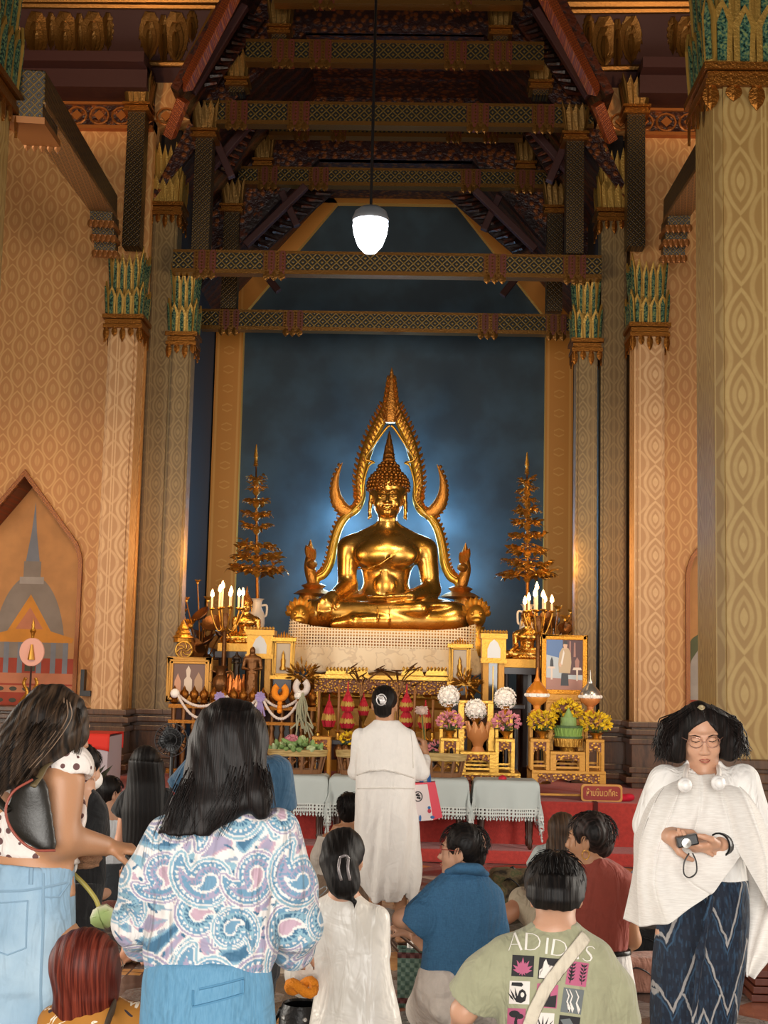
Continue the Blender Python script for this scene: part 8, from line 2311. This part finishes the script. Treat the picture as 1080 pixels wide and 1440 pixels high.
bvh = BVHTree.FromPolygons([v.co for v in tee.data.vertices], [p.vertices for p in tee.data.polygons])
zpx = lambda x, y: (640 + x / 4.154, 1200 + y / 4.154)
def decal(name, polys, ms, off=.0015):
    """cloth print: outlines in photo pixels, laid on to the back of the shirt"""
    bm = bmesh.new(); L_ = bm.faces.layers.int.new('lay'); prev = 0
    for pts, mi, *o_ in polys:
        vs = [bm.verts.new(P(*p, 4.0)) for p in pts]
        f = bm.faces.new(vs); f.material_index = mi; f[L_] = o_[0] if o_ else 0
    bmesh.ops.triangulate(bm, faces=bm.faces)
    for _ in range(5):
        es = [e for e in bm.edges if e.calc_length() > .012]
        if not es: break
        bmesh.ops.subdivide_edges(bm, edges=es, cuts=1); bmesh.ops.triangulate(bm, faces=[f for f in bm.faces if len(f.verts) > 3])
    lay = {}; ly = {f: f[L_] for f in bm.faces}
    for f in bm.faces:
        for v in f.verts: lay[v] = max(lay.get(v, 0), ly[f])
    for v in bm.verts:
        d = (v.co - CAM).normalized(); h_ = bvh.ray_cast(v.co, d)
        if h_[0]:
            n = h_[1] if h_[1].y < 0 else -h_[1]; v.co = h_[0] + n * (off + .0007 * lay[v])
    me = bpy.data.meshes.new(name); bm.to_mesh(me); bm.free()
    for m in ms: me.materials.append(m)
    me.polygons.foreach_set('use_smooth', [True] * len(me.polygons))
    o = link(name, me, tm); adopt(o, tm); return o
def stroke(pts, w):
    """polyline with per-point widths -> outline (zoom pixel units)"""
    L, R_ = [], []
    for i, (x, y) in enumerate(pts):
        a = pts[max(i - 1, 0)]; b_ = pts[min(i + 1, len(pts) - 1)]; dx, dy = b_[0] - a[0], b_[1] - a[1]; l = math.hypot(dx, dy) or 1; ww = w[i] if hasattr(w, '__len__') else w
        L.append((x - dy / l * ww / 2, y + dx / l * ww / 2)); R_.append((x + dy / l * ww / 2, y - dx / l * ww / 2))
    return L + R_[::-1]
LET = {'A': [([(0, 1), (.46, 0)], .05), ([(.46, 0), (.9, 1)], .15), ([(.16, .66), (.74, .66)], .045)],
       'D': [([(.1, 0), (.1, 1)], .15), ([(.1, .025), (.45, .03), (.74, .16), (.88, .42), (.84, .7), (.62, .92), (.38, .975), (.1, .975)], [.045, .05, .07, .09, .09, .07, .05, .045])],
       'I': [([(.5, 0), (.5, 1)], .15)],
       'S': [([(.84, .12), (.62, .03), (.4, .04), (.24, .15), (.26, .32), (.44, .44), (.64, .55), (.78, .7), (.72, .88), (.5, .97), (.3, .95), (.14, .86)], [.05, .05, .06, .09, .12, .14, .14, .12, .09, .06, .05, .05])]}
pol = []
for ch, x0, y0_, w_, h_, ro in (('A', 313, 470, 84, 98, -2), ('D', 408, 472, 100, 96, 4), ('I', 505, 496, 64, 92, 6), ('D', 562, 508, 98, 92, 9), ('A', 650, 524, 84, 88, 13), ('S', 738, 542, 80, 92, 15)):
    for pts, w in LET[ch]:
        px = [(x0 + x * w_, y0_ + y * h_) for x, y in pts]
        c = (x0 + w_ / 2, y0_ + h_ / 2); a = R(ro)
        px = [(c[0] + (x - c[0]) * math.cos(a) - (y - c[1]) * math.sin(a), c[1] + (x - c[0]) * math.sin(a) + (y - c[1]) * math.cos(a)) for x, y in px]
        ws = [q * 88 for q in w] if hasattr(w, '__len__') else w * 88
        o_ = stroke(px, ws); n_ = len(px)
        for i in range(n_ - 1): pol.append(([zpx(*q) for q in (o_[i], o_[i + 1], o_[2 * n_ - 2 - i], o_[2 * n_ - 1 - i])], 0))
decal('printed_lettering', pol, [mat('print white', 'e8e2d8', .8)], .004)
PK = [mat('print ' + n, c, .85) for n, c in (('charcoal', '2c2a2c'), ('pink', 'b8607e'), ('cream', 'e6ddd4'), ('grey', '6d7272'))]
def sq(x0, y0_, w_, h_, ro, shapes, bg):
    out = []; a = R(ro); c = (x0 + w_ / 2, y0_ + h_ / 2)
    def mp(x, y): x, y = x0 + x * w_, y0_ + y * h_; return zpx(c[0] + (x - c[0]) * math.cos(a) - (y - c[1]) * math.sin(a), c[1] + (x - c[0]) * math.sin(a) + (y - c[1]) * math.cos(a))
    out.append(([mp(0, 0), mp(1, 0), mp(1, 1), mp(0, 1)], bg[0], 0))
    if bg[1] != bg[0]: out.append(([mp(.05, .05), mp(.95, .05), mp(.95, .95), mp(.05, .95)], bg[1], 1))
    for i_, (pts, m) in enumerate(shapes): out.append(([mp(*p) for p in pts], m, 2 + (m == 2) * 2))
    return out
def leafp(cx, cy, ang, l, w): 
    a = R(ang); d = (math.cos(a), -math.sin(a)); n = (-d[1], d[0])
    return [(cx, cy), (cx + d[0] * l * .4 + n[0] * w, cy + d[1] * l * .4 + n[1] * w), (cx + d[0] * l, cy + d[1] * l), (cx + d[0] * l * .4 - n[0] * w, cy + d[1] * l * .4 - n[1] * w)]
def cir(cx, cy, r, n=12, ry=None): return [(cx + r * math.cos(2 * PI * i / n), cy + (ry or r) * math.sin(2 * PI * i / n)) for i in range(n)]
prints = []
prints.append(sq(332, 596, 128, 124, 3, [(leafp(.5, .78, a, l, .10), 1) for a, l in ((90, .7), (62, .62), (118, .62), (35, .55), (145, .55), (12, .45), (168, .45), (75, .5), (105, .5))] + [(leafp(.5, .70, a, .28, .05), 1) for a in (-60, -120, -90)], (0, 0)))
prints.append(sq(487, 612, 134, 126, 5, [([(.05, .95), (.05, .6), (.2, .45), (.22, .2), (.3, .06), (.4, .3), (.45, .5), (.6, .35), (.75, .42), (.9, .3), (.95, .95)], 2), ([(.7, .55), (.95, .4), (.95, .62), (.8, .7)], 0), ([(.1, .72), (.3, .6), (.36, .62), (.16, .76)], 0)], (0, 0)))
prints.append(sq(652, 634, 120, 140, 8, [(stroke([(.2, .92), (.26, .6), (.2, .3), (.24, .08)], .03), 0), (stroke([(.78, .92), (.72, .6), (.8, .3), (.76, .08)], .03), 0)] + [(leafp(x, .2 + k * .15, a, .22, .045), 0) for k in range(5) for x, a in ((.23, 40), (.23, 140), (.77, 40), (.77, 140))] + [(cir(.5, .5, .12, 10, .3), 1)], (1, 1)))
prints.append(sq(318, 746, 118, 134, 2, [([(.12, .06), (.6, .06), (.68, .16), (.6, .24), (.1, .2)], 0), ([(.5, .42), (.64, .34), (.78, .42), (.86, .6), (.8, .85), (.6, .95), (.36, .9), (.3, .75), (.44, .6)], 0), (leafp(.34, .86, 120, .6, .05), 0), (leafp(.26, .86, 132, .5, .045), 0), (leafp(.4, .8, 104, .55, .05), 0), (cir(.66, .58, .09, 12, .11), 2)], (2, 2)))
prints.append(sq(474, 764, 124, 138, 5, [([(.05, .95), (.05, .72), (.32, .5), (.3, .3), (.5, .3), (.5, .14), (.66, .14), (.66, .5), (.95, .42), (.95, .95)], 0), ([(.2, .6), (.42, .42), (.42, .56), (.26, .7)], 1)], (1, 1)))
prints.append(sq(624, 790, 120, 144, 8, [(stroke([(x - .18, .05), (x, .3), (x - .06, .55), (x + .14, .8), (x + .1, .97)], [.03, .06, .07, .05, .02]), 2) for x in (.3, .46, .76)], (3, 3)))
prints.append(sq(306, 905, 106, 130, 2, [(cir(.4, .25, .3, 12, .16), 0), (cir(.7, .35, .2, 12, .12), 0), (stroke([(.5, .3), (.45, .6), (.5, .95)], [.06, .1, .2]), 0), (stroke([(.5, .5), (.72, .38)], .05), 0)], (1, 1)))
prints.append(sq(448, 930, 128, 130, 4, [(leafp(.5, .95, a, .82, .05), 0) for a in (90, 72, 108, 54, 126, 36, 144, 20, 160)], (2, 2)))
prints.append(sq(602, 950, 122, 130, 7, [([(.05, .2), (.5, .1), (.7, .35), (.3, .5)], 3), ([(.4, .7), (.9, .4), (.9, .6)], 3)], (0, 0)))
decal('printed_squares', [p for q in prints for p in q], PK)
# cream strap across the back, following the shirt
b = MB(); pl = []
for i in range(25):
    u = i / 24; q = [(822, 1318), (806, 1338), (784, 1366), (766, 1392), (752, 1420), (742, 1450), (736, 1500)]
    k = min(int(u * 6), 5); f_ = u * 6 - k; px = q[k][0] + (q[k + 1][0] - q[k][0]) * f_; py = q[k][1] + (q[k + 1][1] - q[k][1]) * f_
    p = P(px, py, 4.0); h_ = bvh.ray_cast(p, (p - CAM).normalized())
    if h_[0]: pl.append(h_[0] + (h_[1] if h_[1].y < 0 else -h_[1]) * .008)
b.tube(pl, .020, 10, flat=.16, up=(0, -1, 0)); adopt(b.build('bag_strap', cloth('cream webbing', 'd8cdb8'), tm, smooth=True), tm)

# ------------------------------------------------ bags and things on the floor
def fbag(name, label, cat, c, build):
    t = thing(name, label, cat, c); build(t); return t
def basket(t):
    b = MB(); b.lathe([(.072, 0), (.078, .02), (.082, .27), (.086, .29), (.078, .29), (.074, .03), (0, .03)], 4, sq=True, M=Matrix.Diagonal(Vector((1.1, .8, 1))).to_4x4(), cap=False)
    b.build('woven_body', mat('woven green strips', fn=lambda g: (lambda x, y, z: {'color': g.mix((((x * 45 + y * 45).floor() + (z * 45).floor()) * .5).fract().gt(.25), g.mix(((z - .26).abs().lt(.014)).max((z - .035).abs().lt(.014)) * 1.0, '56776a', '5a2a2c'), g.mix(((z - .26).abs().lt(.014)).max((z - .035).abs().lt(.014)) * 1.0, '7f9c8c', '7a4a48')), 'rough': .5, 'height': ((x * 140 + y * 140).sin() * (z * 140).sin())})(*g.xyz()), bump=.4), t)
    for sg in (-1, 1): MB().tube(bez([(-.06, sg * .05, .28), (-.1, sg * .06, .33), (-.06, sg * .06, .36), (.0, sg * .05, .32), (.05, sg * .05, .28)], 5), .007, 6).build('handle', mat('brown handle %d' % sg, '5a4030', .6), t, smooth=True)
p = Pz(575, 1418, 0); gb = fbag('woven_basket', 'green woven basket bag standing before the person in the indigo shirt', 'basket', (p.x, p.y + .05, 0), basket)
o = thing('water_bottle', 'clear bottle with white cap and straw standing in the green woven basket', 'bottle', gb.location + V(.0, 0, .035))
MB().lathe([(0, 0), (.03, 0), (.032, .02), (.031, .18), (.024, .22), (.013, .24), (.013, .26)], 16).build('bottle', mat('clear bottle', 'cfd6d8', .08, trans=.7), o, smooth=AS)
MB().lathe([(.016, .255), (.016, .285), (.0, .287)], 16).build('cap', M_white, o); MB().tube([(.0, 0, .1), (.012, .0, .4)], .005, 8).build('straw', mat('pale straw', 'd8c8c4', .4), o, smooth=True)
def bucket(t):
    b = MB(); b.lathe([(0, 0), (.1, 0), (.105, .02), (.1, .2), (.085, .24), (.08, .23), (.09, .2)], 18, cap=False); b.build('bag_body', mat('black bag leather', '121213', .35, bump=.3, bscale=80), t, smooth=AS)
    for k in range(6): MB().lathe([(.006, 0), (.011, .002), (.006, .004)], 10, c=(.099 * math.cos(k * 1.05 - 2.4), .099 * math.sin(k * 1.05 - 2.4), .19), M=Matrix.Rotation(PI / 2, 4, 'X')).build('eyelet', M_silver, t)
    MB().tube(bez([(-.09, -.02, .22), (-.13, 0, .12), (-.11, .0, .02)], 6), .008, 6).build('strap', M_black, t, smooth=True)
p = P(424, 1440, 6.15); fbag('bucket_bag', 'black leather bucket bag with eyelets on the floor beside the satin blouse', 'bag', (p.x, 6.15, 0), bucket)
p = P(424, 1388, 5.5); t = thing('marigold_garland', 'orange marigold garland lying on top of the black bucket bag', 'garland', p)
MB().tube([V(.05 * math.cos(a), .03 * math.sin(a), .02 * math.sin(a * 2)) for a in [2 * PI * i / 16 for i in range(17)]], .02, 8).build('loop', M_orange, t, smooth=True)
def pack(col, w, h, d):
    def f(t):
        s = SDF((-w - .08, -d - .08, -.01), (w + .08, d + .08, h + .08), .011); s.rbox((0, 0, h * .5), (w * .75, d * .7, h * .4), .05); s.rbox((0, -d * .7, h * .35), (w * .5, d * .2, h * .2), .03, k=.04); s.fn(lambda x, y, z: .008 * wob(x, y, z, 30, w * 50)); s.plane((0, 0, 0.002), (0, 0, -1)); s.build('bag_body', col, t)
        MB().tube(bez([(-w * .5, -d, h * .8), (-w * .2, -d * 1.3, h * .9), (w * .3, -d * 1.2, h * .7), (w * .6, -d, h * .3)], 6), .012, 6, flat=.4).build('strap', M_black, t, smooth=True)
        MB().tube(bez([(-w * .2, 0, h * .95), (0, 0, h * 1.1), (w * .2, 0, h * .95)], 5), .01, 6).build('handle', M_black, t, smooth=True)
    return f
M_camo = mat('mottled brown cloth', fn=lambda g: {'color': g.ramp(g.noise(14, 3), [(.35, '2c2318'), (.48, '6a5a40'), (.55, '4a5030'), (.68, '8a6f50')]), 'rough': .9})
p = Pz(722, 1292, 0); fbag('backpack', 'mottled brown backpack on the floor left of the person in the grey tee', 'bag', (p.x, p.y + .15, 0), pack(M_camo, .15, .30, .11))
p = Pz(902, 1396, 0); fbag('backpack', 'pinkish brown backpack on the floor beside the ikat skirt', 'bag', (p.x, p.y + .1, 0), pack(cloth('rose brown canvas', '9a6a58'), .12, .15, .1))
p = Pz(912, 1352, 0); fbag('backpack', 'black bag with loose straps on the floor behind the rose-brown one', 'bag', (p.x, p.y + .15, 0), pack(cloth('black nylon', '161618'), .13, .15, .1))
p = Pz(900, 1262, 0); s = SDF((-.2, -.15, -.01), (.2, .15, .3), .012); s.ell((0, 0, .1), (.15, .1, .13), k=.03); s.fn(lambda x, y, z: .01 * wob(x, y, z, 26, 2)); s.plane((0, 0, .002), (0, 0, -1)); o = s.build('jacket', cloth('grey blue cloth', '7d86a0')); o.location = (p.x + .05, p.y, 0); tag(o, 'grey blue jacket heaped on the floor between the rust blouse and the shawl', 'clothing')
p = Pz(134, 1302, 0); o = MB().tube([V(.07 * math.cos(a), .1 * math.sin(a), .006) for a in [2 * PI * i / 24 for i in range(25)]], .006, 6).build('cable_loop', M_black, smooth=True); o.location = p; tag(o, 'black cable loop on the floor below the hanging lotus bud', 'cable')
for k in range(4):
    c = P(1066, 1376, 8.0); o = MB().cbox((0, 0, 0), .22, .3, .018).build('wood_board', M_red2, bevel=.004); o.location = (c.x + .05 + .01 * k, 7.75, .02 + k * .042); tag(o, ('lowest', 'second lowest', 'third lowest', 'topmost')[k] + ' of the stacked reddish boards at the right column foot', 'board', 'boards stacked at the column foot')
# ================================================================== light
w = bpy.data.worlds.new('daylight'); SC.world = w; w.use_nodes = True
bg = w.node_tree.nodes['Background']; bg.inputs[0].default_value = (1.0, .96, .9, 1); bg.inputs[1].default_value = .5
def light(name, kind, loc, energy, color=(1, 1, 1), size=.1, sy=None, tgt=None, spot=None, blend=.5):
    d = bpy.data.lights.new(name, kind); d.energy = energy; d.color = color
    if kind == 'AREA':
        d.size = size
        if sy: d.shape = 'RECTANGLE'; d.size_y = sy
    elif kind != 'SUN': d.shadow_soft_size = size
    if spot: d.spot_size = R(spot); d.spot_blend = blend
    o = bpy.data.objects.new(name, d); COL.objects.link(o); o.location = loc
    if tgt is not None: o.rotation_euler = (Vector(tgt) - Vector(loc)).to_track_quat('-Z', 'Y').to_euler()
    return o
o = light('door_daylight', 'AREA', (0.2, -5.7, 2.4), 420, (1, .96, .9), 7, 4.2, (0.2, 8, .6)); o.data.spread = R(120)
light('side_daylight_left', 'AREA', (-6.4, 7.7, 2.4), 310, (1, .93, .82), 2.8, 3.8, (1, 8, .8))
light('side_daylight_right', 'AREA', (6.4, 7.7, 2.4), 310, (1, .93, .82), 2.8, 3.8, (-1, 8, .8))
light('altar_lamp', 'POINT', (0, 13.6, 5.2), 22, (1, .62, .3), .15)
light('wall_lamp_left', 'SPOT', (-3.4, 9.4, 4.6), 330, (1, .62, .32), .3, tgt=(-3.7, 15, 1.8), spot=60, blend=.9)  # added warm spot that brightens the left wall, no fixture hangs here
light('wall_lamp_right', 'SPOT', (3.2, 9.4, 4.6), 330, (1, .68, .38), .3, tgt=(3.3, 15, 1.9), spot=62, blend=.9)  # its added counterpart for the right wall, likewise without a fixture
light('statue_light', 'SPOT', (0.3, 12.5, 5.6), 300, (1, .8, .52), .25, tgt=(0, 16.8, 3.0), spot=36)
light('altar_front_light', 'SPOT', (0, 11.6, 3.4), 330, (1, .76, .48), .3, tgt=(0, 15, 1.0), spot=75); bpy.data.lights['altar_front_light'].energy = 95
for hx, hz, he in ((0, 4.5, 26), (-.62, 3.75, 30), (.62, 3.75, 30), (-.85, 2.95, 28), (.85, 2.95, 28), (0, 3.3, 30)):
    light('halo_light', 'POINT', (hx, 18.1, hz), he, (.3, .62, 1), .15)
for sx_ in (-1, 1):
    light('candle_light', 'POINT', (sx_ * 2.0, 15.1, 2.95), 24, (1, .6, .25), .12)
for sx_ in (-1, 1): light('coffer_lamp', 'SPOT', (sx_ * 3.3, 11.2, 7.3), 150, (1, .62, .32), .15, tgt=(sx_ * 3.3, 14.7, 9.1), spot=52)
SC.view_settings.view_transform = 'Standard'
SC.view_settings.look = 'None'
SC.view_settings.gamma = 1.0
SC.view_settings.use_curve_mapping = False
SC.view_settings.exposure = 0.42
SC.cycles.max_bounces = 6
SC.cycles.diffuse_bounces = 3
SC.cycles.glossy_bounces = 3
SC.cycles.transparent_max_bounces = 8
SC.cycles.use_denoising = True
SC.cycles.sample_clamp_indirect = 4.0
